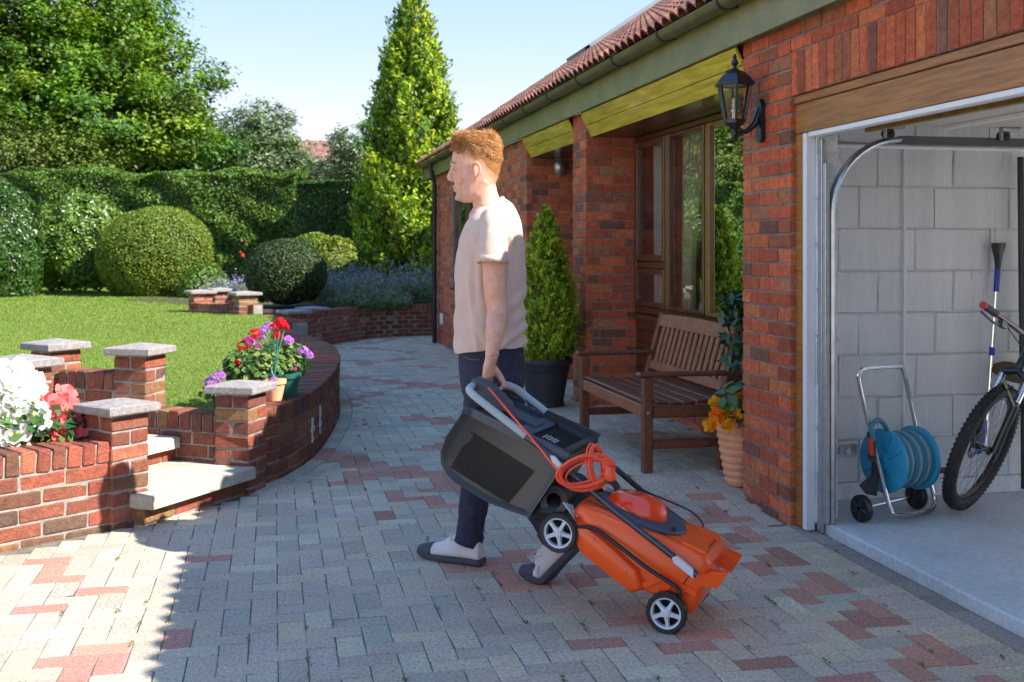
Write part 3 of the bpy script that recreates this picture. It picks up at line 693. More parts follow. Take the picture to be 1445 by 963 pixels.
# frame of the garage opening
m = MB(); m.box((2.552, 0.15, 1.957), (2.59, 5.262, 2.103), ch=.003); lb = m.build('lintel_board', MT['lintel_board'], house, smooth_=30)
m = MB(); m.box((2.546, 0.15, 2.106), (2.59, 5.264, 2.146), ch=.004); m.build('lintel_trim', MT['lintel_board'], lb, smooth_=30)
m = MB(); m.box((2.556, 5.176, .004), (2.60, 5.268, 1.955), ch=.003); m.build('jamb_board', MT['lintel_board'], lb, smooth_=30)
m = MB(); m.box((2.548, 5.136, .004), (2.596, 5.174, 1.953), ch=.003); m.box((2.548, .2, 1.930), (2.60, 5.116, 1.954), ch=.003); m.build('door_frame', MT['white_paint'], house, smooth_=30)
m = MB(); m.box((2.598, 5.075, .004), (2.615, 5.122, 1.92), ch=.002); m.box((2.600, 5.04, .056), (2.625, 5.072, 1.80), ch=.002); m.build('door_seal', MT['steel'], house, smooth_=30)
# up-and-over door, its track and rollers
gd = empty('garage_door', (2.75, 4.0, 1.93), parent=house)
tr = [(2.64, 5.055, .06), (2.64, 5.055, 1.56)]+[(2.64+.36*(1-math.cos(a)), 5.055, 1.56+.36*math.sin(a)) for a in [R(9*k) for k in range(1, 11)]]
m = MB()
for a, b in zip(tr[:-1], tr[1:]): pass
m.tube(tr, [(.016, .030)]*len(tr), 8, up=(0, 1, 0)); m.build('track', MT['steel'], gd)
m = MB(); m.box((3.0, 5.04, 1.902), (5.4, 5.08, 1.938), ch=.003); m.box((3.0, 5.035, 1.897), (5.4, 5.05, 1.905)); m.build('rail', MT['rail'], gd, smooth_=30)
m = MB(); m.box((2.84, 0.3, 1.985), (5.1, 5.02, 2.015), ch=.004); dpn = m.build('door_panel', MT['door_white'], gd, smooth_=30)
m = MB(); m.box((2.80, 0.3, 1.95), (2.838, 5.03, 2.02), ch=.004); m.build('door_edge', MT['gold_trim'], gd, smooth_=30)
for k in range(4):
    m = MB(); m.box((3.2+k*.5, 0.35, 1.968), (3.24+k*.5, 5.0, 1.984)); m.build('door_rib', MT['white_paint'], gd, smooth_=0)
for k, x in enumerate((2.92, 3.55, 4.15)):
    m = MB(); m.lathe([(.006, -.02), (.026, -.02), (.026, .02), (.006, .02)], (x, 5.02, 1.945), (0, 1, 0), 14); ro = m.build('roller', MT['black_plastic'], gd)
    m = MB(); m.box((x-.04, 4.96, 1.965), (x+.06, 5.0, 1.983), ch=.002); m.box((x-.03, 4.99, 1.92), (x-.022, 5.01, 1.98)); m.build('roller_bracket', MT['steel'], ro, smooth_=30)
m = MB(); m.box((2.615, 5.085, .37), (2.64, 5.112, .44)); m.box((2.62, 5.098, .365), (2.80, 5.110, .43), ch=.003); m.box((2.70, 5.085, .378), (2.76, 5.10, .418), ch=.004); m.lathe([(.0, -.02), (.014, -.02), (.014, 0)], (2.735, 5.08, .398), (0, 1, 0), 12)
lk = m.build('latch_plate', MT['steel'], house, smooth_=30)
face_done = hb.emit()

# unseen pale house, added behind the camera to reflect sun into the shade
nh = empty('bounce_house', (-12, -3, 0), 0, 'pale house added unseen behind the camera to reflect sunlight', 'house')
m = MB(); m.box((-17, -11, -.2), (-11.0, 4, 5.2)); m.build('wall', MT['far_wall'], nh, smooth_=0)
m = MB(); m.prism([(-17.4, 5.18), (-10.6, 5.18), (-14, 7.4)], -11.4, 4.4, 'y'); m.build('roof', MT['far_roof'], nh, smooth_=0, col=(.25, .11, .08))
for y in (-8.5, -4.5, .5):
    for z in (.9, 3.3):
        m = MB(); m.box((-11.02, y-.7, z), (-10.97, y+.7, z+1.2), ch=.01); w_ = m.build('window', MT['white_paint'], nh, smooth_=0); m = MB(); m.box((-10.975, y-.62, z+.08), (-10.965, y+.62, z+1.12)); m.build('pane', MT['glass'], w_, smooth_=0)

# unseen open rear doors and sunlit yard, added to brighten the garage inside
m = MB(); m.add([(x, y, -.02) for x, y in ((7.2, -9), (20, -9), (20, 5.7), (7.2, 5.7))], [(0, 1, 2, 3)]); tag(m.build('bounce_yard', MT['paver'], None, smooth_=0, col=(.55, .50, .44)), kind='structure')
for y0, y1 in ((.22, .26), (5.24, 5.28)):
    m = MB(); m.box((7.21, y0, .06), (9.3, y1, 2.3), ch=.004); m.build('added_rear_door', MT['white_paint'], house, smooth_=30)
# ---------------------------------------------------------------- garden walls, pillars, steps
GPAL = [(.29, .072, .040), (.245, .060, .034), (.32, .10, .052), (.21, .066, .04), (.17, .072, .042), (.25, .125, .052), (.11, .060, .042), (.26, .085, .046)]
gv = unit_variants(GPAL, 4, (.215, .1, .065), .006, .0025, 31)
wr = random.Random(77)
def gpick(): return wr.choices(range(8), weights=[4, 4, 4, 3, 3, 2.6, 1.8, 4])[0]*4+wr.randrange(4)
def seg_at(pts, s):
    for a, b in zip(pts[:-1], pts[1:]):
        L = (b-a).length
        if s <= L: return a+(b-a)*(s/L), (b-a)/L
        s -= L
    d = (pts[-1]-pts[-2]).normalized(); return pts[-1]+d*s, d
def plen(pts): return sum((b-a).length for a, b in zip(pts[:-1], pts[1:]))
def brick_wall(root, pts, z0f, courses, coping=True, thick=.215, both=False, limit=300, mat='mortar', flip=1):
    """pts: foot of the outer face, walked so that the outer side is on the right"""
    pts = [Vector(p) for p in pts]; L = plen(pts); pc = Pieces('brick', gv, MT['brick'], limit)
    n = max(2, int(L/.1)); smp = [seg_at(pts, L*i/n) for i in range(n+1)]; H = courses*.075
    # mortar body
    V = []; F = []
    for p, d in smp:
        nn = Vector((d.y, -d.x)); o = p-nn*.005; i = p-nn*(thick-.004); zb = z0f(p.x, p.y)
        top = zb+H+(.09 if coping else -.006)
        V += [(o.x, o.y, zb-.15), (o.x, o.y, top), (i.x, i.y, top), (i.x, i.y, zb-.15)]
    for k in range(n):
        for q in range(4): F.append((4*k+q, 4*k+(q+1) % 4, 4*(k+1)+(q+1) % 4, 4*(k+1)+q))
    F += [(3, 2, 1, 0), (4*n, 4*n+1, 4*n+2, 4*n+3)]
    me = bpy.data.meshes.new('mortar'); me.from_pydata(V, [], F); me.update(); link('mortar', me, root, MT[mat])
    for side in ((0, 1) if both else (0,)):
        for r_ in range(courses):
            s = 0.0; first = .1025 if r_ % 2 else .215
            while s < L-.02:
                l = min(first if s == 0 else .215, L-s); p, d = seg_at(pts, s+l/2); nn = Vector((d.y, -d.x))
                if side: c = p-nn*(thick-.03); nx_ = -nn
                else: c = p-nn*.03; nx_ = nn
                z = z0f(p.x, p.y)+r_*.075+.0325
                pc.add((c.x+nx_.x*wr.gauss(0, .002), c.y+nx_.y*wr.gauss(0, .002), z), (d.x, d.y, 0), (nx_.x, nx_.y, 0), (0, 0, 1), (l, .06, .065), gpick(), root)
                s += l+.010
    if coping:
        k = int(L/.075)
        for i in range(k):
            p, d = seg_at(pts, (i+.5)*L/k); nn = Vector((d.y, -d.x)); c = p-nn*(thick/2-.002); z = z0f(p.x, p.y)+H+.051
            pc.add((c.x, c.y, z+wr.gauss(0, .0015)), (nn.x, nn.y, 0), (0, 0, 1), (d.x, d.y, 0), (thick+.004, .1025, L/k-.010), gpick(), root)
    pc.emit(limit)
def pillar(c, ang, z0, courses, label, cap=.30, group=None, w=.215, limit=60):
    root = empty('brick_pillar', (c[0], c[1], z0), 0, label, 'pillar', group)
    pc = Pieces('brick', gv, MT['brick'], limit); ca, sa = math.cos(ang), math.sin(ang); ex = Vector((ca, sa, 0)); ey = Vector((-sa, ca, 0)); C = Vector((c[0], c[1], 0))
    m = MB(); H = courses*.075; M4 = Matrix.Translation((c[0], c[1], 0)) @ Matrix.Rotation(ang, 4, 'Z')
    m.box((-w/2+.005, -w/2+.005, z0-.1), (w/2-.005, w/2-.005, z0+H+.002), M=M4); m.build('mortar', MT['mortar'], root, smooth_=0)
    for r_ in range(courses):
        a, b = (ex, ey) if r_ % 2 else (ey, ex); z = z0+r_*.075+.0325
        for s in (-1, 1):
            p = C+b*s*(w/4+.0025); pc.add((p.x, p.y, z), a, b if a.cross(b).z > 0 else -b, (0, 0, 1), (w, w/2-.005, .065), gpick(), root)
    pc.emit(limit)
    t = z0+H; h = cap/2; m = MB()
    V = [(sx*q, sy*q, z) for (q, z) in ((h-.004, t+.004), (h, t+.010), (h, t+.042), (h-.008, t+.048)) for sx, sy in ((-1, -1), (1, -1), (1, 1), (-1, 1))]+[(0, 0, t+.072)]
    F = [(3, 2, 1, 0)]+[(4*k+i, 4*k+(i+1) % 4, 4*k+4+(i+1) % 4, 4*k+4+i) for k in range(3) for i in range(4)]+[(12+i, 12+(i+1) % 4, 16) for i in range(4)]
    m.add([M4 @ Vector(v) for v in V], F); m.build('coping_stone', MT['coping'], root, smooth_=0); return root
zc = lambda z: (lambda x, y: z)
zg = lambda x, y: gz(x, y)-.04
GRP = 'square brick pillars with granite caps'
A1 = math.atan2(.685, .73); A2 = math.atan2(.89, .45); AS = math.atan2(.43, -.55)
def wall_thing(name, at, label, cat='wall', group=None): return empty(name, at, 0, label, cat, group)
w_ = wall_thing('flower_bed_wall', (-1.5, 5.35, 0), 'straight low brick wall at the driveway edge below the white and pink flowers')
brick_wall(w_, [(-4.4, 3.19), (-1.227, 5.555), (-.790, 5.880)], zc(-.04), 5)
pillar(P1, A1, -.04, 8, 'front brick pillar with granite cap beside the pink begonias', group=GRP)
pillar(P2, A2, -.04, 8, 'brick pillar with granite cap at the foot of the steps, beside the geranium pots', group=GRP)
pillar(P3, A2, .30, 6, 'brick pillar with granite cap on the lawn side of the steps, nearer the geranium pots', group=GRP)
pillar(P4, A1, .30, 6, 'brick pillar with granite cap behind the others at the head of the steps', group=GRP)
pillar(P5, A1, .30, 6, 'brick pillar with granite cap behind the white begonias at the picture edge', group=GRP)
def between(a, b, cut=.12): a, b = Vector(a), Vector(b); d = (b-a).normalized(); return [a+d*cut, b-d*cut]
def offs(pts, t): d = (pts[1]-pts[0]).normalized(); n = Vector((d.y, -d.x)); return [p+n*t for p in pts]
w_ = wall_thing('step_side_wall', tuple((P2+P3)/2)+(0,), 'short brick wall with upright coping along the stone steps')
brick_wall(w_, offs(between(P3, P2), .09), zc(.035), 4, thick=.18, both=True, limit=60)
w_ = wall_thing('garden_wall', tuple((P3+P4)/2)+(.3,), 'short shaded brick wall joining two capped pillars in front of the lawn')
brick_wall(w_, offs(between(P4, P3), .09), zc(.31), 3, thick=.18, both=True, limit=60)
w_ = wall_thing('bed_side_wall', tuple((P1+P5)/2)+(.3,), 'short brick wall half hidden behind the pink begonias')
brick_wall(w_, offs(between(P1, P5), .09), zc(.02), 4, thick=.18, both=True, limit=60)
# steps
st = empty('garden_steps', (-.35, 6.1, 0), 0, 'two pale stone steps leading up to the lawn between brick pillars', 'steps')
t1 = Vector((.577, .816)); tn = Vector((.816, -.577)); f0 = Vector((-.578, 5.865)); f1 = Vector((-.113, 6.522))
def slab_(a, b, depth, z0, z1, name):
    m = MB(); n = tn; q = [a, b, b-n*depth, a-n*depth]; c = .008
    lo = [(p.x, p.y, z0) for p in q]; hi = [(p.x, p.y, z1-c) for p in q]; ce = sum(q, Vector((0, 0)))/4; tp = [(p.x+(ce.x-p.x)*.02, p.y+(ce.y-p.y)*.02, z1) for p in q]
    m.add(lo+hi+tp, [(3, 2, 1, 0), (8, 9, 10, 11)]+[(i, (i+1) % 4, 4+(i+1) % 4, 4+i) for i in range(4)]+[(4+i, 4+(i+1) % 4, 8+(i+1) % 4, 8+i) for i in range(4)])
    return m.build(name, MT['step'], st, smooth_=0)
slab_(f0-t1*.02, f1+t1*.02, .62, .092, .158, 'tread')
slab_(f0-tn*.50-t1*.25, f1-tn*.50-t1*.02, 1.5, .236, .300, 'tread')
pc = Pieces('brick', gv, MT['brick'], 40)
for (base, z, n_) in ((f0-tn*.055, .045, 4), (f0-tn*.55-t1*.2, .193, 5)):
    for k in range(n_):
        c = base+t1*(.1+k*.225)-tn*.05; pc.add((c.x, c.y, z), (t1.x, t1.y, 0), (tn.x, tn.y, 0), (0, 0, 1), (.215, .1, .068 if z < .1 else .065), gpick(), st)
pc.emit(40)
m = MB(); q = lambda p, z: (p.x, p.y, z)
for (a, d0, z0, z1) in ((f0-tn*.062, .55, -.1, .09), (f0-tn*.556-t1*.2, 1.3, -.1, .234)):
    p = [a, a+t1*1.0, a+t1*1.0-tn*d0, a-tn*d0]; m.add([q(v, z0) for v in p]+[q(v, z1) for v in p], [(3, 2, 1, 0), (4, 5, 6, 7)]+[(i, (i+1) % 4, 4+(i+1) % 4, 4+i) for i in range(4)])
m.build('riser_mortar', MT['mortar'], st, smooth_=0)
# the long curved retaining wall
w_ = wall_thing('retaining_wall', (.5, 9.5, 0), 'long curved brick retaining wall with upright brick coping round the lawn')
brick_wall(w_, [Vector((-.075, 6.78))]+CURVE[6:], zg, 5, limit=300)
# white mortar smears on it
m = MB()
for s, z0, z1, dx in ((1.02, .10, .26, .012), (1.03, .17, .20, .04), (1.30, .11, .30, .012), (1.31, .16, .19, .035), (1.31, .22, .25, .03)):
    p, d = seg_at(CURVE, s+.0); n = Vector((d.y, -d.x)); nn = 5
    for k in range(nn):
        a = z0+(z1-z0)*k/nn; b = z0+(z1-z0)*(k+1)/nn; w2_ = dx*(.6+.7*wr.random()); c = p+n*.004+d*wr.uniform(-.004, .004)
        m.box((-w2_, -.003, a), (w2_, .003, b+.004), M=Matrix.Translation((c.x, c.y, 0)) @ Matrix.Rotation(math.atan2(d.y, d.x), 4, 'Z'))
m.build('mortar_smear', MT['white_paint'], w_, smooth_=0)
# far end: pillars and the back wall round the lavender bed
for px, yb, Y, lab in ((283, 440, 17.6, 'far brick pillar at the lawn edge, first of three, nearest the big round bush'), (312, 440, 18.4, 'far brick pillar of three, set back between its two neighbours'), (346, 446, 17.0, 'far brick pillar of three, nearest the smaller round bush')):
    p = dep(px, 347, Y); pillar((p.x, p.y), R(20), .28, 5, lab, cap=.40, w=.29, group='far brick pillars', limit=20)
for px, Y, lab in ((415, 16.6, 'shaded low brick pillar with grey cap at the end of the curved wall'), (441, 17.4, 'shaded low brick pillar with grey cap beside the overhanging lavender')):
    p = dep(px, 347, Y); pillar((p.x, p.y), R(25), -.12, 7, lab, cap=.40, w=.29, group='far brick pillars', limit=20)
a, b = dep(268, 347, 17.5), dep(358, 347, 16.95)
w_ = wall_thing('far_lawn_wall', (a.x, a.y, .3), 'low brick wall linking the three far pillars at the lawn edge')
brick_wall(w_, [(a.x, a.y-.12), (b.x, b.y-.12)], zc(.27), 2, limit=40)
c = dep(412, 347, 15.2)
w_ = wall_thing('far_edging', (b.x, b.y, .3), 'very low brick edging between the far pillars and the curved wall')
brick_wall(w_, [(b.x+.1, b.y-.2), (c.x, c.y)], zc(.20), 1, limit=40)
w_ = wall_thing('bed_wall', (1.5, 18.8, 0), 'shaded curved brick wall holding the lavender bed by the house corner')
brick_wall(w_, BACKW, lambda x, y: gz(x, y)-.03, 6, limit=200)
# ---------------------------------------------------------------- foliage
def leaf_mesh(name, P, N, size, col, aspect=.5, fold=.35, droop=None, lie=0.0):
    """P,N (n,3); size (n,); col (n,3). Each leaf: two triangles folded along the midrib"""
    n = len(P); N = N/np.maximum(np.linalg.norm(N, axis=1, keepdims=True), 1e-6)
    if droop is None: T = RNG.normal(0, 1, (n, 3))
    else: T = droop+RNG.normal(0, .35, (n, 3))
    T = T-N*np.sum(T*N, axis=1, keepdims=True); T /= np.maximum(np.linalg.norm(T, axis=1, keepdims=True), 1e-6)
    B = np.cross(N, T); s = size[:, None]; w = s*aspect*.5
    v0 = P-T*s*.5; v2 = P+T*s*.5; mid = P-T*s*.06; v1 = mid+B*w+N*w*fold; v3 = mid-B*w+N*w*fold
    V = np.stack([v0, v1, v2, v3], 1).reshape(-1, 3); b = np.arange(n)[:, None]*4
    F = np.concatenate([b+np.array([[0, 1, 2]]), b+np.array([[0, 2, 3]])], 1).reshape(-1, 3)
    return np_mesh(name, V, F, np.repeat(col, 4, axis=0))
def colours(n, pal, w=None, jit=.16):
    pal = np.array(pal); i = RNG.choice(len(pal), n, p=None if w is None else np.array(w)/sum(w)); c = pal[i]
    return np.clip(c*(1+RNG.normal(0, jit, (n, 1)))*(1+RNG.normal(0, .05, (n, 3))), .004, 1)
def unit(n): v = RNG.normal(0, 1, (n, 3)); return v/np.linalg.norm(v, axis=1, keepdims=True)
def np_noise(P, sc, seed=0):
    r = np.random.default_rng(seed); out = np.zeros(len(P))
    for k in range(7):
        d = r.normal(0, 1, 3); d /= np.linalg.norm(d); out += np.sin(P @ d*sc*r.uniform(.6, 1.9)+r.uniform(0, 6.28))
    return out/7**.5/1.2
def plant(name, loc, label, cat, group=None): return empty(name, loc, 0, label, cat, group)
def part(name, me, root, mat): return link(name, me, root, MT[mat])
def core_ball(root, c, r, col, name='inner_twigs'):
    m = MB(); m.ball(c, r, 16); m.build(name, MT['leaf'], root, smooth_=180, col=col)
def trunk_part(root, pts, rads, name='trunk', mat='bark', branches=()):
    m = MB(); m.tube(pts, rads, 10)
    for bp, br in branches: m.tube(bp, br, 7)
    return m.build(name, MT[mat], root, smooth_=60)
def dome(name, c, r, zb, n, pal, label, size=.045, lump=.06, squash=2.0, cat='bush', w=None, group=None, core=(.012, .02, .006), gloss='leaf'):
    """clipped bush: superellipsoid shell of small leaves"""
    root = plant(name, (c[0], c[1], zb), label, cat, group); U = unit(n*2); U = U[U[:, 2] > -.75][:n]
    P = U*np.array(r); lp = np_noise(P/np.mean(r), 3.2, len(label)); lp2 = np_noise(P/np.mean(r), 11, 5)
    P = P*(1+lump*lp+lump*.5*lp2+RNG.normal(0, .012, len(P))-RNG.random(len(P))**2*.05)[:, None]; P += np.array(c)
    k = P[:, 2] > zb+.02; P = P[k]; N = (U[k]/np.array(r))*np.mean(r)+RNG.normal(0, .55, (k.sum(), 3))
    part('foliage', leaf_mesh('foliage', P, N, size*RNG.uniform(.6, 1.3, len(P)), colours(len(P), pal, w), .6), root, gloss)
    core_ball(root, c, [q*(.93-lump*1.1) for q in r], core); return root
def hedge(name, path, zb, zt, thick, n, pal, label, size=.07, cat='hedge', lump=.12, w=None, gloss='leaf', core=(.010, .018, .006)):
    """hedge along a 2D path: leaves over its front, top and ends"""
    pts = [Vector(p) for p in path]; L = plen(pts); s = RNG.random(n)*L; f = RNG.random(n); H = zt-zb; fr = H/(H+thick)
    P = np.zeros((n, 3)); N = np.zeros((n, 3))
    for i in range(n):
        p, d = seg_at(pts, s[i]); nn = Vector((d.y, -d.x))
        if f[i] < fr: z = zb+H*RNG.random(); o = 0; P[i] = (p.x, p.y, z); N[i] = (nn.x, nn.y, .25)
        else: o = RNG.random()*thick; P[i] = (p.x-nn.x*o, p.y-nn.y*o, zt); N[i] = (nn.x*.2, nn.y*.2, 1)
    lp = np_noise(P, 1.6, 3)*lump+np_noise(P, 6.5, 8)*lump*.9; P += N*(lp-RNG.random(n)**2*.12)[:, None]; N = N+RNG.normal(0, .6, (n, 3))
    a = pts[0]; root = plant(name, (a.x, a.y, zb), label, cat)
    part('foliage', leaf_mesh('foliage', P, N, size*RNG.uniform(.6, 1.35, n), colours(n, pal, w), .6), root, gloss)
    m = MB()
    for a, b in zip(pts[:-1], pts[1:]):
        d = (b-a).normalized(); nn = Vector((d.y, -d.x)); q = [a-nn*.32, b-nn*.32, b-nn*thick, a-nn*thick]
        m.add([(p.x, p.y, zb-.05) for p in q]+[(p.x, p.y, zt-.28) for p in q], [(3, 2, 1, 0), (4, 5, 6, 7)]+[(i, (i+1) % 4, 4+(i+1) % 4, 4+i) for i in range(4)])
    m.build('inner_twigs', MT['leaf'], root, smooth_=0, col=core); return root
def broad_tree(name, base, h, blobs, n, pal, label, size=.16, w=None, cat='tree', trunk_r=.22, clump=.55, per=42, droop=None, group=None, gloss='leaf', limbs=9):
    """blobs: list of (centre, radii) that outline the crown; leaves sit in clumps spread through it"""
    base = Vector(base); root = plant(name, tuple(base), label, cat, group); vol = np.array([np.prod(r) for _, r in blobs])**.75; vol /= vol.sum()
    nc = n//per; which = RNG.choice(len(blobs), nc, p=vol); U = unit(nc); rr = RNG.random(nc)**.28
    C = np.array([np.array(blobs[k][0])+U[i]*rr[i]*np.array(blobs[k][1]) for i, k in enumerate(which)])
    out = U*rr[:, None]; cs = clump*RNG.uniform(.55, 1.35, nc)
    idx = np.repeat(np.arange(nc), per); Q = RNG.normal(0, .42, (len(idx), 3))*np.array([1, 1, .75])
    P = C[idx]+Q*cs[idx][:, None]; N = out[idx]*.5+np.array([0, 0, .9])+RNG.normal(0, .45, P.shape)
    ccol = colours(nc, pal, w, .12)[idx]*(1+RNG.normal(0, .12, (len(idx), 1)))
    k = P[:, 2] > base.z+.1
    part('crown', leaf_mesh('crown', P[k], N[k], size*RNG.uniform(.6, 1.35, k.sum()), np.clip(ccol[k], .004, 1), .62, droop=droop), root, gloss)
    top = Vector(np.mean([b[0] for b in blobs], axis=0).tolist()); br = []
    for i in range(limbs):
        t = C[RNG.integers(nc)]; s0 = base.lerp(top, .25+.5*i/limbs); e = Vector(t.tolist()); mid = s0.lerp(e, .5)+Vector((0, 0, .25))
        br.append(([s0, mid, e], [trunk_r*.42, trunk_r*.25, trunk_r*.08]))
    trunk_part(root, [base-Vector((0, 0, .3)), base.lerp(top, .35)+Vector((trunk_r*.6, 0, 0)), base.lerp(top, .7), top], [trunk_r*1.25, trunk_r, trunk_r*.7, trunk_r*.3], branches=br); return root
def cone_tree(name, base, h, r, n, pal, label, size=.13, w=None, cat='tree', z0=.0, power=.8, spray=.5, aspect=.42, trunk_r=.12, lump=.16, core=(.02, .03, .006), per=22, mid=.0):
    base = Vector(base); root = plant(name, tuple(base), label, cat); nc = n//per
    t = 1-RNG.random(nc)**.62; t = np.clip(t, 0, .995); a = RNG.random(nc)*2*np.pi
    prof = (1-t)**power*(1-np.exp(-t*9-.55)); prof = prof/prof.max()
    nz = 1+lump*np.sin(a*5+t*19)+lump*.7*np.sin(a*9-t*31)
    rad = r*prof*nz*(1-.35*RNG.random(nc)**2.5); O = np.stack([np.cos(a), np.sin(a), np.zeros(nc)], 1)
    C = O*rad[:, None]; C[:, 2] = z0+t*(h-z0); idx = np.repeat(np.arange(nc), per)
    dirs = O*.55+np.array([0, 0, .75])+RNG.normal(0, .25, (nc, 3)); dirs /= np.linalg.norm(dirs, axis=1, keepdims=True)
    u = RNG.random(len(idx)); ln = spray*RNG.uniform(.6, 1.3, nc)*(.45+.55*prof)
    P = C[idx]+dirs[idx]*((u-.4)*ln[idx])[:, None]+RNG.normal(0, .16, (len(idx), 3))*(ln[idx]*(1.05-u))[:, None]
    N = O[idx]*.7+np.array([0, 0, .3])+RNG.normal(0, .55, P.shape); P += np.array(base)
    col = colours(nc, pal, w, .14)[idx]*(1+.25*(u-.5))[:, None]
    part('crown', leaf_mesh('crown', P, N, size*RNG.uniform(.6, 1.35, len(P)), np.clip(col, .004, 1), aspect, droop=dirs[idx]), root, 'leaf')
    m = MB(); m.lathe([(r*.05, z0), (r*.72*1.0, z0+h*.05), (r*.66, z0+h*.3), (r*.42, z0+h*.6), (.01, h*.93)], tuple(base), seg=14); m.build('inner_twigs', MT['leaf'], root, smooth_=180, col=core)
    trunk_part(root, [base-Vector((0, 0, .1)), base+Vector((0, 0, z0+.4))], [trunk_r, trunk_r*.8]); return root
G_DARK = [(.045, .105, .018), (.065, .14, .022), (.032, .075, .015)]; G_MID = [(.10, .19, .022), (.13, .23, .030), (.065, .14, .020), (.18, .28, .04)]
G_LIME = [(.16, .22, .022), (.22, .27, .030), (.11, .17, .020), (.28, .30, .04)]; G_OLIVE = [(.135, .205, .018), (.175, .245, .024), (.095, .155, .016), (.22, .27, .04)]; G_GREY = [(.15, .215, .10), (.11, .17, .07), (.19, .25, .12)]
def at(px, Y, z=0.0): p = dep(px, HY, Y); return Vector((p.x, p.y, z))
def zat(py, Y): return EYE-(py-HY)*Y/FPX
# clipped bushes and hedges ------------------------------------------------
c = at(222, 23.5); dome('round_bush', (c.x, c.y, 1.12), (1.18, 1.15, 1.09), .37, 36000, G_OLIVE, 'big clipped round bush at the far edge of the lawn', .05, .045)
c = at(405, 18.6); dome('round_bush', (c.x, c.y, .92), (.64, .64, .58), .38, 12000, [(.05, .085, .022), (.07, .105, .03), (.035, .06, .018)], 'smaller clipped round bush behind the far brick pillars', .045, .06)
c = at(444, 21.5); dome('round_bush', (c.x, c.y, .80), (.72, .7, .83), .38, 11000, G_OLIVE, 'clipped round bush set behind the smaller round bush', .05, .04)
c = at(474, 21.0); dome('leafy_shrub', (c.x, c.y, .95), (.42, .42, .55), .38, 4500, G_LIME, 'pale yellow-green shrub beside the lavender', .075, .16)
c = at(108, 24.5); dome('shrub', (c.x, c.y, 1.35), (.98, .9, 1.15), .37, 15000, G_MID, 'loose bright green shrub beside the big round bush', .085, .16, gloss='leaf_gloss')
c = at(8, 23.0); dome('shrub', (c.x, c.y, 1.3), (.72, .8, 1.25), .37, 12000, G_DARK, 'dark glossy shrub at the edge of the lawn, leftmost in the photo', .09, .12, gloss='leaf_gloss')
c = at(-70, 22.5); dome('shrub', (c.x, c.y, 1.2), (.9, .8, 1.15), .37, 9000, G_DARK, 'dark glossy shrub just beyond the leftmost one', .09, .12, gloss='leaf_gloss')
a, b, d = at(-420, 27.5), at(70, 27.5), at(418, 27.0)
hedge('clipped_hedge', [(a.x, a.y), (b.x, b.y), (d.x, d.y)], .3, zat(243, 27.3), 1.3, 105000, G_MID+[(.035, .075, .014)], 'tall clipped sunlit hedge along the back of the garden', .082, lump=.10)
a, b = at(416, 26.0), at(530, 25.2)
hedge('shaded_hedge', [(a.x, a.y), (b.x, b.y)], .3, zat(254, 25.6), 1.5, 24000, G_DARK, 'dark shaded hedge block between the sunlit hedge and the golden conifer', .072, lump=.06)  # shade on this stretch is put into the darker leaf colours
# golden conifer
c = at(582, 22.6, .35)
cone_tree('golden_conifer', tuple(c), zat(-12, 22.6)-.35, 0.90, 90000, [(.22, .34, .02), (.32, .43, .026), (.13, .23, .018), (.44, .48, .032), (.065, .13, .014)], 'tall golden green conifer beyond the end of the house', .092, w=[4, 4, 4, 2, 3], z0=.05, power=.62, spray=.56, aspect=.45, lump=.19)
# trees beyond the hedge
def blob(px, py, Y, rx, rz, ry=None): p = dep(px, py, Y); return ((p.x, p.y, p.z), (rx, ry or rx, rz))
broad_tree('maple_tree', tuple(at(40, 33, .2)), 9, [blob(30, 60, 32, 2.6, 2.2), blob(120, 40, 33, 2.5, 2.3), blob(170, 85, 32, 2.0, 1.6), blob(235, 130, 32, 1.75, 1.25), blob(60, 150, 31, 2.4, 1.6), blob(150, 175, 31, 2.1, 1.1), blob(255, 185, 32, 1.35, .9), blob(-60, 90, 31, 2.6, 3), blob(180, 15, 33, 1.4, 1.1)], 96000,
           [(.12, .23, .022), (.16, .28, .028), (.08, .165, .02), (.21, .31, .036), (.05, .105, .016)], 'large broad-leaved tree filling the sky on the left', .15, w=[4, 4, 3, 2, 2.5], trunk_r=.3, clump=.50, per=84, limbs=22)
broad_tree('dark_conifer', tuple(at(245, 36, .2)), 6, [blob(235, 205, 36, 1.5, 1.4), blob(290, 215, 36, 1.2, 1.2), blob(190, 215, 36, 1.6, 1.0)], 15000, G_DARK, 'dark evergreen standing behind the hedge under the broad-leaved tree', .16, trunk_r=.2, clump=.5)
broad_tree('willow_leaved_tree', tuple(at(385, 40, .2)), 6, [blob(370, 185, 40, 1.3, 1.0), blob(355, 225, 40, 1.7, 1.1), blob(405, 232, 40, 1.3, .7), blob(330, 215, 40, 1.2, 1.0), blob(462, 250, 40, 1.4, .45)], 20000, G_GREY, 'grey-green tree behind the hedge in front of the far tiled roof', .15, trunk_r=.16, clump=.5)
broad_tree('slender_tree', tuple(at(500, 38, .2)), 5, [blob(500, 205, 38, .8, .9), blob(488, 235, 38, .8, .8), blob(510, 250, 38, .8, .8)], 4200, G_GREY, 'thin airy blue-green tree beside the golden conifer', .14, trunk_r=.08, clump=.5)
broad_tree('hawthorn_tree', tuple(at(60, 29.5, .2)), 4, [blob(30, 215, 29.5, 1.6, .8), blob(110, 220, 29.5, 1.2, .6), blob(-40, 225, 29.5, 1.5, 1.0)], 9000, [(.12, .18, .03), (.16, .20, .04), (.09, .14, .03)], 'pale leafy tree with bare twigs just behind the hedge', .11, trunk_r=.12, clump=.55, per=24)
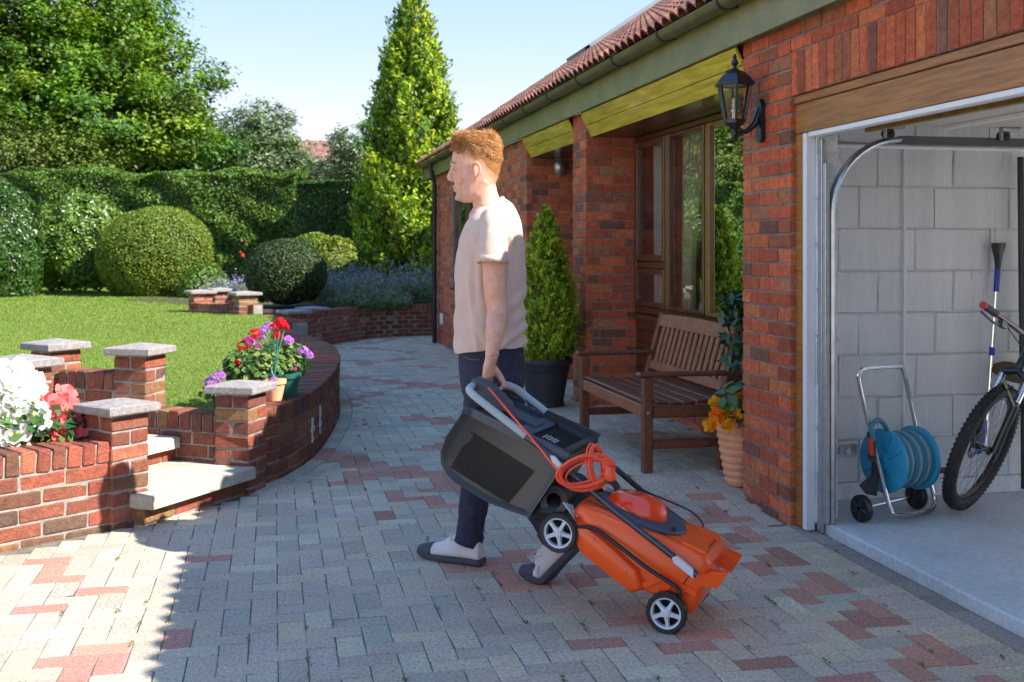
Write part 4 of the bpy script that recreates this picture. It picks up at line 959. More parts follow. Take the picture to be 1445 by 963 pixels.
for px, Y, rx, rz, py in ((-260, 40, 5, 5, 120), (-560, 46, 6, 5, 140)):
    broad_tree('garden_tree', tuple(at(px, Y, .2)), 5, [blob(px, py, Y, rx, rz)], 7000, G_MID, {-260: 'leafy tree beyond the picture edge beside the large tree', -560: 'leafy tree far beyond the picture edge'}[px], .26, trunk_r=.2, clump=1.0)
# lavender bed -----------------------------------------------------------------
def spikes(name, centre, r, n, h, label, flower, fcol, gcol, lean=.35, tips=.3, cat='plant', group=None, bsize=.03, fsize=.035, minz=None):
    """grassy clump of stems that end in flower spikes"""
    root = plant(name, tuple(centre), label, cat, group); a = RNG.random(n)*2*np.pi; q = np.sqrt(RNG.random(n)); O = np.stack([np.cos(a)*q*r[0], np.sin(a)*q*r[1], np.zeros(n)], 1)
    D = np.stack([np.cos(a)*q*lean, np.sin(a)*q*lean, np.ones(n)], 1)+RNG.normal(0, .14, (n, 3)); H = h*RNG.uniform(.7, 1.12, n)*(1-.25*q)
    m = 9; u = np.tile(np.linspace(.12, 1, m), n); i = np.repeat(np.arange(n), m); P = O[i]+D[i]*(u*H[i])[:, None]+RNG.normal(0, .018, (n*m, 3)); P[:, 2] -= (q[i]*u**2)*lean*h*.5
    P += np.array(centre); ft = u > 1-tips
    g = ~ft; part('foliage', leaf_mesh('foliage', P[g], RNG.normal(0, 1, (g.sum(), 3)), bsize*2.4*RNG.uniform(.6, 1.3, g.sum()), colours(g.sum(), gcol), .22, droop=D[i][g]), root, 'leaf')
    fk = ft & (RNG.random(len(ft)) < .5)
    part('flower_spike', leaf_mesh('flower_spike', P[fk], RNG.normal(0, 1, (fk.sum(), 3)), fsize*RNG.uniform(.6, 1.3, fk.sum()), colours(fk.sum(), fcol), .7), root, 'petal')['kind'] = 'stuff'; return root
LAV = [(.34, .26, .44), (.42, .33, .52), (.26, .19, .36)]; LG = [(.17, .25, .10), (.13, .20, .075), (.22, .29, .13)]
for px, Y, z, r, n, h, lab in ((500, 19.4, .40, (.55, .5), 900, .62, 'lavender clump spilling over the bed wall, nearest the round bushes'), (545, 19.9, .40, (.5, .45), 800, .70, 'lavender clump in the middle of the bed'), (590, 20.2, .40, (.45, .4), 750, .78, 'lavender clump nearest the house corner'), (475, 20.4, .40, (.5, .4), 700, .80, 'mauve lavender clump behind the grassy one'), (520, 18.95, .34, (.6, .3), 900, .40, 'low grey-green lavender foliage drooping over the wall')):
    c = at(px, Y, z); spikes('lavender', c, r, n, h, lab, None, LAV, LG, lean=.55, tips=.02 if h < .45 else .22, group='lavender in the raised bed', cat='lavender')
c = at(330, 21.5, .37); spikes('lavender', c, (.55, .3), 500, .5, 'lavender beside the big round bush at the far lawn edge', None, LAV, LG, group='lavender in the raised bed', cat='lavender')
c = at(262, 22.3, .37); dome('low_shrub', (c.x+.35, c.y, .55), (.45, .4, .45), .37, 2500, G_MID, 'low light green plant at the foot of the big round bush', .07, .15)
c = at(350, 22.5, .37); r_ = spikes('red_flowers', c, (.3, .3), 9, 1.2, 'red flowers on tall stems in front of the hedge', None, [(.5, .02, .03)], G_MID, lean=.15, tips=.12, cat='flowers', fsize=.09)
# grass blades on the near lawn
def inside(poly, X, Y):
    c = np.zeros(len(X), bool); n = len(poly)
    for i in range(n):
        (x0, y0), (x1, y1) = poly[i], poly[(i+1) % n]; cond = ((y0 > Y) != (y1 > Y)) & (X < (x1-x0)*(Y-y0)/(y1-y0+1e-12)+x0); c ^= cond
    return c
nb = 380000; Yd = 6.3+21*RNG.random(nb)**1.9; A_ = RNG.uniform(-.62, -.10, nb); Xc = A_*Yd
X = Xc*CS+Yd*SN; Y = -Xc*SN+Yd*CS; k = inside(lawn_poly, X, Y); X, Y, Yd = X[k], Y[k], Yd[k]; n = len(X)
hh = RNG.uniform(.008, .019, n)*(1+(Yd-6)*.05); wd = .0012*Yd/6*1.6*(1+np.maximum(0, Yd-14)*.07); an = RNG.random(n)*np.pi; ln = RNG.normal(0, .5, (n, 2))*hh[:, None]
V = np.zeros((n, 3, 3)); V[:, 0] = np.stack([X-np.cos(an)*wd, Y-np.sin(an)*wd, np.full(n, .37)], 1); V[:, 1] = np.stack([X+np.cos(an)*wd, Y+np.sin(an)*wd, np.full(n, .37)], 1); V[:, 2] = np.stack([X+ln[:, 0], Y+ln[:, 1], .37+hh], 1)
gm = link('grass', np_mesh('grass', V.reshape(-1, 3), np.arange(3*n).reshape(-1, 3), np.repeat(colours(n, [(.175, .265, .04), (.22, .30, .05), (.145, .225, .038), (.26, .295, .07)]), 3, axis=0)), None, MT['grass']); gm['kind'] = 'stuff'
# moss and seedlings in the paving joints
k = 150; sx = RNG.uniform(-1.6, 2.5, k); sy = 3.4+6.5*RNG.random(k)**1.5; ok = np.array([edge_dist(a, b) > .05 for a, b in zip(sx, sy)]); sx, sy = np.round(sx[ok]/.1)*.1+.013, sy[ok]; m_ = 16
P = np.repeat(np.stack([sx, sy, np.array([gz(a, b) for a, b in zip(sx, sy)])], 1), m_, axis=0); P += RNG.normal(0, 1, P.shape)*np.array([.005, .016, .0]); P[:, 2] += .003+np.abs(RNG.normal(0, .004, len(P)))
mo = link('moss', leaf_mesh('moss', P, RNG.normal(0, .5, P.shape)+np.array([0, 0, 1]), RNG.uniform(.005, .013, len(P)), colours(len(P), [(.10, .17, .03), (.07, .12, .025), (.16, .20, .05)]), .6), None, MT['leaf']); mo['kind'] = 'stuff'
# houses far behind the trees -----------------------------------------------------
fh = empty('far_house', tuple(at(445, 52, 0)), 0, 'far house showing only its red-brown tiled roof above the trees', 'house')
a, b = at(395, 52), at(480, 52); z0, z1 = zat(252, 52), zat(190, 52); d = (b-a).normalized(); n_ = Vector((-d.y, d.x, 0))
m = MB()
for off, s in ((0, 1), (0, -1)): pass
P_ = [a+Vector((0, 0, z0)), b+Vector((0, 0, z0)), b+n_*3+Vector((0, 0, z1)), a+n_*3+Vector((0, 0, z1)), a+n_*6+Vector((0, 0, z0)), b+n_*6+Vector((0, 0, z0))]
m.add(P_, [(0, 1, 2, 3), (3, 2, 5, 4), (0, 3, 4), (1, 5, 2), (0, 4, 5, 1)]); rf = m.build('roof', MT['far_roof'], fh, smooth_=0, col=(.22, .10, .085))
tp = Pieces('roof_tile', unit_variants([(.26, .115, .095), (.22, .10, .085), (.30, .14, .11)], 2, (.3, .3, .04), .01, .003, 8), MT['far_roof'], 120)
W_ = (b-a).length; slope = Vector(((P_[3]-P_[0]).normalized())); SL = (P_[3]-P_[0]).length
for i in range(int(W_/.32)):
    for j in range(int(SL/.34)):
        c = P_[0]+d*(.16+i*.32)+slope*(.17+j*.34); nn = d.cross(slope); tp.add(c+nn*.02, d, slope, nn, (.30, .36, .05), (i+j*3) % 6, rf)
tp.emit(120)
m = MB(); w0 = a+n_*.4+d*.3; w1 = b+n_*.4-d*.3
m.add([w0, w1, w1+n_*5.2, w0+n_*5.2]+[p+Vector((0, 0, z0+.1)) for p in (w0, w1, w1+n_*5.2, w0+n_*5.2)], [(0, 1, 5, 4), (1, 2, 6, 5), (2, 3, 7, 6), (3, 0, 4, 7), (4, 5, 6, 7)]); m.build('wall', MT['far_wall'], fh, smooth_=0)
wh = empty('white_house', tuple(at(100, 44, 0)), 0, 'white rendered house glimpsed between the trees behind the hedge', 'house')
a, b = at(55, 44), at(235, 44); d = (b-a).normalized(); n_ = Vector((-d.y, d.x, 0)); zt = zat(232, 44); m = MB()
m.add([a, b, b+n_*5, a+n_*5]+[p+Vector((0, 0, zt)) for p in (a, b, b+n_*5, a+n_*5)], [(0, 1, 5, 4), (1, 2, 6, 5), (2, 3, 7, 6), (3, 0, 4, 7)]); m.build('wall', MT['far_wall'], wh, smooth_=0)
m = MB(); q = [p+Vector((0, 0, zt-.05)) for p in (a-d*.3-n_*.3, b+d*.3-n_*.3, b+d*.3+n_*5.3, a-d*.3+n_*5.3)]; r0, r1 = (q[0]+q[3])/2+Vector((0, 0, 1.5)), (q[1]+q[2])/2+Vector((0, 0, 1.5))
m.add(q+[r0, r1], [(0, 1, 5, 4), (2, 3, 4, 5), (0, 4, 3), (1, 2, 5), (3, 2, 1, 0)]); m.build('roof', MT['far_roof'], wh, smooth_=0, col=(.30, .12, .085))
# ---------------------------------------------------------------- bench
def zg_(x, y): return gz(x, y)
BZ = gz(2.35, 7.0)
bn = empty('garden_bench', (2.36, 7.0, BZ), 0, 'slatted hardwood garden bench standing under the bay window', 'bench')
by0, by1, bx0, bx1 = 6.335, 7.70, 2.135, 2.60
def bpart(name, boxes, mat='bench', ch=.006):
    m = MB()
    for q in boxes:
        if len(q) == 2: m.box(*q, ch=ch)
        else: m.bar(q[0], q[1], q[2], q[3], up=q[4], ch=ch)
    return m.build(name, MT[mat], bn, smooth_=30)
for y in (by0, by1):
    bpart('leg', [((bx0-.03, y-.028, gz(bx0, y)-.002), (bx0+.03, y+.028, BZ+.555))])
    bpart('leg', [((bx1, y, gz(bx1, y)), (bx1, y, BZ+.42), .056, .06, (1, 0, 0)), ((bx1, y, BZ+.40), (bx1+.125, y, BZ+.845), .056, .05, (1, 0, 0))])
    bpart('arm_rest', [((bx0-.06, y-.036, BZ+.556), (bx1+.03, y+.036, BZ+.584))], ch=.01)
    bpart('stretcher', [((bx0+.03, y-.02, BZ+.135), (bx1-.03, y+.02, BZ+.185))])
    bpart('side_rail', [((bx0+.03, y-.018, BZ+.315), (bx1-.03, y+.018, BZ+.385))])
bpart('seat_rail', [((bx0-.022, by0+.028, BZ+.315), (bx0+.012, by1-.028, BZ+.388))], 'bench_back')
for k in range(6):
    x = bx0-.01+k*.083; z = BZ+.397-.018*math.sin((k+.2)/5*math.pi)
    bpart('seat_slat', [((x, by0+.03, z), (x+.074, by1-.03, z+.02))], ch=.007)
def backpt(h): t = (h-.40)/.445; return Vector((bx1+.125*t-.004, 0, BZ+h))
n = 14; vs = []
for i in range(n+1):
    y = by0+.02+(by1-by0-.04)*i/n; t = 1-(2*i/n-1)**2; a, b = backpt(.755), backpt(.845+.012*t-.012)
    for p, o in ((a, -.016), (b, -.016), (b, .016), (a, .016)): vs.append((p.x+o, y, p.z-o*.25))
m = MB(); m.add(vs, [(4*i+k, 4*i+(k+1) % 4, 4*i+4+(k+1) % 4, 4*i+4+k) for i in range(n) for k in range(4)]+[(3, 2, 1, 0), (4*n, 4*n+1, 4*n+2, 4*n+3)]); m.build('top_rail', MT['bench_back'], bn, smooth_=30)
a, b = backpt(.455), backpt(.515); c = (a+b)/2
bpart('lower_rail', [((c.x, by0+.03, c.z), (c.x, by1-.03, c.z), .028, .065, (.27, 0, 1))], 'bench_back')
for k in range(14):
    y = by0+.095+(by1-by0-.19)*k/13; a, b = backpt(.51), backpt(.77)
    bpart('back_slat', [((a.x, y, a.z), (b.x, y, b.z), .05, .016, (1, 0, 0))], 'bench_back', .004)
for y in (by0-.029, by1-.029): bpart('bolt_head', [((bx0-.008, y-.003, BZ+.34), (bx0+.008, y+.002, BZ+.356))], 'steel', .003)
# ---------------------------------------------------------------- pots and their plants
def lathe_thing(name, prof, loc, mat, label, cat, seg=28, group=None):
    r = empty(name, loc, 0, label, cat, group); m = MB(); m.lathe(prof, loc, seg=seg); return r, m.build('body', MT[mat], r, smooth_=40)
def soil_disc(r, loc, rad, h):
    m = MB(); m.lathe([(rad, h-.02), (rad*.98, h), (.001, h+.01)], loc, seg=20); m.build('soil', MT['soil'], r)
prof = [(.001, 0), (.074, 0)]; nr_ = 9
for k in range(nr_):
    t0, t1_ = k/nr_, (k+1)/nr_; ra = .076+.062*t0**.85; rb = .076+.062*t1_**.85
    for q, d in ((.06, .0), (.35, .005), (.70, .009), (.93, .006)): prof.append((ra+(rb-ra)*q+d, .37*(t0+(t1_-t0)*q)))
prof += [(.146, .37), (.146, .378), (.130, .378), (.128, .33), (.001, .33)]
tz = gz(2.585, 6.02); pr_, _ = lathe_thing('flower_pot', prof, (2.585, 6.02, tz), 'terracotta', 'tall ribbed terracotta pot beside the brick pier and the bench', 'pot'); soil_disc(pr_, (2.585, 6.02, tz), .129, .345)
kz = gz(2.2, 9.14)
pr_, _ = lathe_thing('plant_pot', [(.001, 0), (.148, 0), (.156, .008), (.156, .03), (.150, .04), (.190, .285), (.196, .29), (.206, .345), (.221, .35), (.226, .365), (.226, .385), (.218, .397), (.204, .397), (.198, .35), (.001, .35)], (2.2, 9.14, kz), 'pot_dark', 'large dark grey plant pot holding the small conifer by the porch pillar', 'pot', 36); soil_disc(pr_, (2.2, 9.14, kz), .199, .37)
cone_tree('potted_conifer', (2.2, 9.14, kz+.36), 1.30, .245, 27000, [(.38, .50, .026), (.48, .56, .034), (.28, .39, .022), (.16, .24, .018)], 'small yellow-green conifer growing in the dark grey pot', .034, cat='conifer', z0=.02, power=.80, spray=.13, aspect=.42, trunk_r=.016, lump=.15, per=16, core=(.09, .12, .012))
# laurel
lx, ly = 2.80, 6.17; lz = gz(lx, ly)
pr_, _ = lathe_thing('plant_pot', [(.001, 0), (.075, 0), (.10, .42), (.108, .42), (.108, .45), (.095, .45), (.001, .43)], (lx, ly, lz), 'pot_dark', 'narrow dark pot behind the terracotta pot, under the laurel', 'pot')
lr = plant('laurel_plant', (lx, ly, lz+.43), 'glossy dark green laurel between the bench and the brick pier', 'plant')
n = 420; a = RNG.random(n)*6.283; q = RNG.random(n)**.5; P = np.stack([lx-.06+np.cos(a)*q*.17, ly+.08+np.sin(a)*q*.22, lz+.62+RNG.random(n)*.44], 1)
part('foliage', leaf_mesh('foliage', P, np.stack([np.cos(a)*.7, np.sin(a)*.7, np.full(n, .55)], 1)+RNG.normal(0, .45, (n, 3)), RNG.uniform(.07, .12, n), colours(n, [(.030, .085, .028), (.045, .11, .035), (.02, .06, .02)]), .36, .25, droop=np.stack([np.cos(a), np.sin(a), np.full(n, .35)], 1)), lr, 'leaf_gloss')
m = MB()
for k in range(9): aa = k*.7; m.tube([(lx, ly, lz+.42), (lx-.03+.06*math.cos(aa), ly+.04+.07*math.sin(aa), lz+.7), (lx-.06+.13*math.cos(aa), ly+.08+.17*math.sin(aa), lz+.98)], [.008, .006, .003], 6)
m.build('stem', MT['bark'], lr)
# ---------------------------------------------------------------- flowers
def bloom_mesh(name, col, layers, r, centre=None, cup=.35, ruffle=.10, seed=0, jit=.10):
    rg_ = np.random.default_rng(seed); V = []; F = []; C = []
    for li, (np_, rr, tilt) in enumerate(layers):
        for k in range(np_):
            a = 2*math.pi*(k+.5*li)/np_+rg_.normal(0, .08); L = r*rr*(1+rg_.normal(0, .08)); w = L*math.tan(math.pi/np_)*1.25; b = len(V); cc = np.array(col)*(1+rg_.normal(0, jit))
            for i, (u, ww) in enumerate(((.06, .15), (.5, .9), (.85, .95), (1.0, .45))):
                for s in (-1, 0, 1):
                    x = u*L; y = s*w*ww*.5; z = x*math.sin(tilt)*(u**.6)+cup*L*u*u*.3+ruffle*r*(rg_.normal() if u > .4 else 0)*.5+(abs(s)*.06*L); x = x*math.cos(tilt)
                    V.append((x*math.cos(a)-y*math.sin(a), x*math.sin(a)+y*math.cos(a), z)); C.append(np.clip(cc*(1+.10*(u-.5)), 0, 1))
            for i in range(3):
                for s in range(2): p = b+i*3+s; F.append((p, p+1, p+4, p+3))
    if centre is not None:
        b = len(V); cr = r*.14; V += [(cr*math.cos(t), cr*math.sin(t), r*.22) for t in np.arange(6)*math.pi/3]+[(0, 0, r*.34)]; C += [np.array(centre)]*7
        F += [(b+i, b+(i+1) % 6, b+6, b+6) for i in range(6)]
    me = bpy.data.meshes.new(name); me.from_pydata(V, [], [tuple(dict.fromkeys(f)) for f in F]); me.update(); me.materials.append(MT['petal']); shade(me, 180)
    ca = me.color_attributes.new('tint', 'FLOAT_COLOR', 'POINT'); c4 = np.ones((len(V), 4), dtype=np.float32); c4[:, :3] = np.array(C); ca.data.foreach_set('color', c4.ravel()); return me
def cluster_mesh(name, col, r, n, seed=0):
    """rounded geranium head of many small five-petalled florets"""
    rg_ = np.random.default_rng(seed); V = []; F = []; C = []
    for k in range(n):
        d = rg_.normal(0, 1, 3); d[2] = abs(d[2])*.9+.1; d /= np.linalg.norm(d); c = d*r*rg_.uniform(.75, 1.05); t = np.cross(d, rg_.normal(0, 1, 3)); t /= np.linalg.norm(t); b_ = np.cross(d, t); cc = np.array(col)*(1+rg_.normal(0, .16))
        for j in range(5):
            a = j*1.2566; e = t*math.cos(a)+b_*math.sin(a); g_ = -t*math.sin(a)+b_*math.cos(a); L = r*.42; i = len(V)
            V += [tuple(c), tuple(c+e*L*.7+g_*L*.34+d*L*.2), tuple(c+e*L+d*L*.12), tuple(c+e*L*.7-g_*L*.34+d*L*.2)]; C += [np.clip(cc, 0, 1)]*4; F += [(i, i+1, i+2), (i, i+2, i+3)]
    me = bpy.data.meshes.new(name); me.from_pydata(V, [], F); me.update(); me.materials.append(MT['petal'])
    ca = me.color_attributes.new('tint', 'FLOAT_COLOR', 'POINT'); c4 = np.ones((len(V), 4), dtype=np.float32); c4[:, :3] = np.array(C); ca.data.foreach_set('color', c4.ravel()); return me
def put(root, name, me, p, nrm, s=1.0):
    o = bpy.data.objects.new(name, me); COL.objects.link(o); o.parent = root; o.matrix_parent_inverse = wmat(root).inverted()
    q = Vector(nrm).to_track_quat('Z', 'Y'); o.matrix_basis = Matrix.Translation(p) @ q.to_matrix().to_4x4() @ Matrix.Rotation(random.random()*6.28, 4, 'Z') @ Matrix.Scale(s, 4); return o
def leafy(root, c, r, n, pal, size, up=.6, gloss='leaf', aspect=.7, low=-.3):
    U = unit(n*2); U = U[U[:, 2] > low][:n]; P = np.array(c)+U*np.array(r)*(RNG.random((len(U), 1))**.4); N = U+np.array([0, 0, up])+RNG.normal(0, .4, U.shape)
    part('foliage', leaf_mesh('foliage', P, N, size*RNG.uniform(.6, 1.3, len(U)), colours(len(U), pal), aspect, .2), root, gloss)
CAMV = lambda p: (Vector((0, 0, EYE))-Vector(p)).normalized()
# white and pink begonias in the bed
LEAFB = [(.045, .11, .025), (.07, .15, .03), (.03, .075, .02)]
wb = [bloom_mesh('bloom', (.70, .70, .65), [(6, 1.0, .10), (6, .8, .5), (5, .5, .9)], .062, (.85, .65, .08), seed=k, ruffle=.16, jit=.02) for k in range(3)]
pb = [bloom_mesh('bloom', (.90, .23, .21), [(6, 1.0, .15), (6, .8, .55), (5, .5, .95)], .064, (.85, .55, .05) if k == 0 else None, seed=10+k, ruffle=.18, jit=.12) for k in range(3)]
def bed_flowers(name, lab, px, Y, r, blooms, spots, s, zbase=.36):
    c = dep(*px, Y); root = plant(name, (c.x, c.y, zbase), lab, 'flowers'); leafy(root, (c.x, c.y, (c.z+zbase)/2+.02), (r[0], r[1], (c.z-zbase)/2+.06), 420, LEAFB, .055, gloss='leaf_gloss', low=-.9)
    for qx, qy, dy in spots:
        p = dep(qx, qy, Y+dy); nn = CAMV(p)*.8+sdir*.6+Vector((random.gauss(0, .3), random.gauss(0, .3), random.gauss(.1, .25))); put(root, 'bloom', random.choice(blooms), p, nn, s*random.uniform(.8, 1.15))
    return root
bed_flowers('white_begonia', 'mound of white begonias leaning over the low brick wall', (15, 580), 5.55, (.22, .19), wb, [(4, 530, .05), (24, 528, .06), (40, 545, .06), (12, 550, -.02), (32, 560, 0), (2, 568, -.05), (20, 575, -.04), (8, 592, -.07), (28, 594, -.06), (45, 588, 0), (3, 612, -.1), (22, 614, -.1), (10, 628, -.12), (-14, 560, -.05), (-20, 590, -.1)], 1.45)
bed_flowers('pink_begonia', 'clump of coral pink begonias between the white begonias and the front pillar', (84, 592), 5.72, (.17, .15), pb, [(62, 566, .04), (74, 577, -.01), (90, 572, .05), (100, 584, .03), (62, 590, -.03), (80, 595, -.05), (97, 598, -.03), (113, 595, .04), (118, 604, .02), (86, 612, -.08), (70, 606, -.06), (104, 612, -.05), (55, 578, .02), (92, 560, .1)], 1.0)
# yellow and orange begonia in the terracotta pot
ob = [bloom_mesh('bloom', c, [(6, 1.0, .15), (6, .8, .55), (5, .5, .95)], .045, (.8, .4, .02), seed=30+k, ruffle=.2, jit=.12) for k, c in enumerate([(.85, .42, .02), (.88, .27, .03), (.88, .25, .11)])]
p0 = Vector((2.585, 6.02, tz+.36)); br_ = plant('orange_begonia', tuple(p0), 'yellow and orange begonia flowering in the tall terracotta pot', 'flowers')
leafy(br_, (2.57, 6.0, tz+.45), (.18, .17, .13), 230, [(.04, .10, .03), (.06, .13, .035), (.09, .17, .04)], .085, gloss='leaf_gloss', low=-.8)
for qx, qy, dy in ((1032, 553, 0), (1046, 562, -.02), (1013, 571, -.03), (1026, 568, .03), (1040, 571, 0), (1033, 587, -.08), (1021, 584, -.08), (1027, 602, -.12), (1012, 588, -.08), (1050, 553, .02), (1005, 600, -.1), (1044, 592, -.06)):
    p = dep(qx, qy, 6.36+dy); put(br_, 'bloom', ob[(qx+qy) % 3], p, CAMV(p)+Vector((random.gauss(0, .25), random.gauss(0, .25), .35)), random.uniform(.85, 1.25))
# geraniums on the curved wall
for nm, lx_, ly_, mt, rr, hh, lab in (('flower_pot', .0, 7.20, 'terracotta', .070, .13, 'small terracotta pot on the curved wall behind the capped pillar'), ('flower_pot', .085, 7.37, 'pot_green', .080, .15, 'small green pot standing on the curved wall coping')):
    z = gz(lx_, ly_)-.04+.375+.1045
    pr_, _ = lathe_thing(nm, [(.001, 0), (rr*.68, 0), (rr*.95, hh*.8), (rr*1.06, hh*.8), (rr*1.08, hh), (rr*.95, hh), (.001, hh*.92)], (lx_, ly_, z), mt, lab, 'pot', 22, 'pots on the curved wall')
rh = [cluster_mesh('flower_head', (.62, .012, .02), .034, 26, k) for k in range(2)]; ph = [cluster_mesh('flower_head', (.50, .20, .58), .032, 24, 5+k) for k in range(2)]; mh = [cluster_mesh('flower_head', (.42, .04, .22), .028, 20, 9)]
def geranium(name, base, lab, c, r, heads, n):
    root = plant(name, tuple(base), lab, 'flowers'); leafy(root, c, r, n, [(.085, .17, .035), (.12, .22, .045), (.055, .12, .03), (.22, .27, .06)], .042, gloss='leaf', low=-.7, aspect=.85); m = MB()
    for qx, qy, Y, me in heads:
        p = dep(qx, qy, Y); put(root, 'flower_head', random.choice(me), p, CAMV(p)*.5+Vector((0, 0, 1)), random.uniform(.85, 1.2)); m.tube([tuple(base), tuple((Vector(base)+p)/2+Vector((0, 0, .03))), tuple(p)], .0028, 5)
    m.build('stem', MT['pot_green'], root)
geranium('red_geranium', (.0, 7.20, .58), 'bushy geranium with red flower heads in the small terracotta pot', dep(358, 518, 7.15), (.20, .17, .14), [(396, 456, 7.2, rh), (388, 463, 7.2, rh), (402, 462, 7.2, rh), (359, 473, 7.15, rh), (343, 490, 7.1, rh), (337, 514, 7.05, rh), (391, 476, 7.2, rh), (350, 482, 7.1, mh), (363, 490, 7.1, mh)], 900)
geranium('purple_geranium', (.085, 7.37, .60), 'geranium with lilac flower heads spilling from the small green pot', dep(398, 512, 7.35), (.17, .16, .15), [(372, 468, 7.3, ph), (368, 478, 7.3, ph), (406, 482, 7.3, ph), (428, 497, 7.3, ph), (436, 503, 7.3, ph), (380, 463, 7.35, ph), (352, 484, 7.2, ph), (386, 540, 7.0, ph), (414, 520, 7.25, mh)], 700)
c = dep(303, 540, 6.95); geranium('lilac_trailing_flowers', (c.x, c.y, .38), 'few lilac flowers on the lawn edge just left of the capped pillar', c-Vector((0, 0, .07)), (.09, .08, .07), [(296, 541, 6.95, ph), (303, 534, 6.95, ph), (311, 531, 6.98, ph), (300, 549, 6.95, ph), (308, 545, 6.95, ph)], 90)
# ---------------------------------------------------------------- wall lantern
LX, LY = 2.372, 5.60; ln = empty('wall_lantern', (2.53, 5.6, 2.08), 0, 'black six-sided coach lantern on the brick pier by the garage', 'lamp')
def hexr(r, z, rot=.26): return [(LX+r*math.cos(rot+k*math.pi/3), LY+r*math.sin(rot+k*math.pi/3), z) for k in range(6)]
m = MB(); m.loft([hexr(.112, 2.243), hexr(.114, 2.250), hexr(.084, 2.285), hexr(.056, 2.312), hexr(.030, 2.322)]); m.lathe([(.030, 2.32), (.012, 2.333), (.009, 2.345), (.020, 2.358), (.018, 2.372), (.008, 2.384), (.012, 2.392), (.004, 2.408), (.001, 2.41)], (LX, LY, 0), seg=12); m.build('lantern_roof', MT['black_metal'], ln, smooth_=30)
m = MB(); T, B_ = hexr(.090, 2.243), hexr(.055, 2.058)
for k in range(6): m.bar(B_[k], T[k], .012, .012)
for rg_, z in ((T, 0), (B_, 0)):
    for k in range(6): m.bar(rg_[k], rg_[(k+1) % 6], .012, .012)
m.build('lantern_frame', MT['black_metal'], ln, smooth_=0)
for k in range(6):
    q = [Vector(B_[k]), Vector(B_[(k+1) % 6]), Vector(T[(k+1) % 6]), Vector(T[k])]; c = sum(q, Vector())/4; m = MB(); m.add([c+(p-c)*.93 for p in q], [(0, 1, 2, 3)]); m.build('lantern_pane', MT['lamp_glass'], ln, smooth_=0)
m = MB(); m.loft([hexr(.058, 2.058), hexr(.056, 2.045), hexr(.030, 2.025), hexr(.018, 2.012)]); m.lathe([(.018, 2.012), (.014, 2.0), (.012, 1.985), (.020, 1.972), (.016, 1.96), (.006, 1.95), (.001, 1.945)], (LX, LY, 0), seg=12); m.build('lantern_base', MT['black_metal'], ln, smooth_=30)
m = MB(); m.lathe([(.014, 2.06), (.014, 2.10), (.020, 2.105), (.020, 2.115)], (LX, LY, 0), seg=12)
m.tube([(LX+.013*math.cos(t*2.1), LY+.013*math.sin(t*2.1), 2.115+t*.0042) for t in range(15)], .0055, 7); m.build('bulb', MT['bulb'], ln)
m = MB(); m.tube([(LX, LY, 1.990), (LX+.03, LY, 1.992), (LX+.07, LY, 2.005), (LX+.11, LY, 2.04), (LX+.135, LY, 2.10), (LX+.145, LY, 2.14)], [.010, .012, .014, .019, .020, .014], 10); m.build('arm', MT['black_metal'], ln)
m = MB(); m.prism([(LY-.034, 1.965), (LY-.014, 1.945), (LY+.014, 1.945), (LY+.034, 1.965), (LY+.034, 2.14), (LY+.012, 2.175), (LY-.012, 2.175), (LY-.034, 2.14)], 2.505, 2.5285, 'x'); m.build('back_plate', MT['black_metal'], ln, smooth_=0)
# little lamp in the porch
c = PXW = Vector((2.98, 11.22, 2.05)); q = dep(776, 240, 12.0); q = Vector((q.x, 11.24, zat(240, 11.9)))
pl_ = empty('porch_lamp', (q.x, 11.34, q.z), 0, 'small silver lamp on the shaded porch wall', 'lamp'); m = MB(); m.bar((q.x, 11.338, q.z+.06), (q.x, 11.33, q.z+.06), .05, .14, up=(0, 0, 1)); m.tube([(q.x, 11.33, q.z+.10), (q.x, 11.25, q.z+.11), (q.x, 11.24, q.z+.06)], .01, 8); m.build('bracket', MT['steel'], pl_)
MB().lathe([(.001, .07), (.05, .06), (.062, .02), (.06, -.01), (.05, -.05), (.02, -.09), (.001, -.10)], (q.x, 11.24, q.z), seg=16).build('shade', MT['steel'], pl_)
# ---------------------------------------------------------------- hose reel in the garage
def cp(px, py, Y): return dep(px, py, Y)
hc = cp(1270, 648, 5.62); hr_ = empty('hose_reel', (hc.x, hc.y, .055), 0, 'blue garden hose reel with a chrome handle standing on the garage floor', 'hose reel')
ax = CW(.90, .44, 0).normalized(); hl = .105
def disc(c, rad, w, mat, name, holes=0, par=hr_):
    m = MB(); m.lathe([(.03, -w), (rad*.9, -w), (rad, -w*.6), (rad, w*.6), (rad*.9, w), (.03, w)], c, ax, 36); o = m.build(name, MT[mat], par)
    return o
for s in (-1, 1):
    f = disc(hc+ax*hl*s, .158, .012, 'hose_blue', 'reel_flange'); o_ = ax*hl*s+ax*.0125*s; r_ = ax.orthogonal().normalized(); u_ = ax.cross(r_); m = MB()
    for k in range(10): a = k*.628; d = r_*math.cos(a)+u_*math.sin(a); m.bar(hc+o_+d*.05, hc+o_+d*.145, .010, .016, up=ax)
    m.lathe([(.05, 0), (.05, .02*s), (.03, .024*s), (.001, .024*s)], hc+o_, ax, 20); m.build('flange_rib', MT['hose_blue'], f)
for k in range(7):
    t = -hl+.022+k*(2*hl-.044)/6; m = MB(); r_ = ax.orthogonal().normalized(); u_ = ax.cross(r_)
    m.tube([hc+ax*(t+.008*math.sin(i*.26))+(r_*math.cos(i*.2618)+u_*math.sin(i*.2618))*.128 for i in range(24)], .0135, 8, closed=True, up=ax); m.build('hose_turn', MT['hose_pale' if k % 2 else 'hose_teal'], hr_)
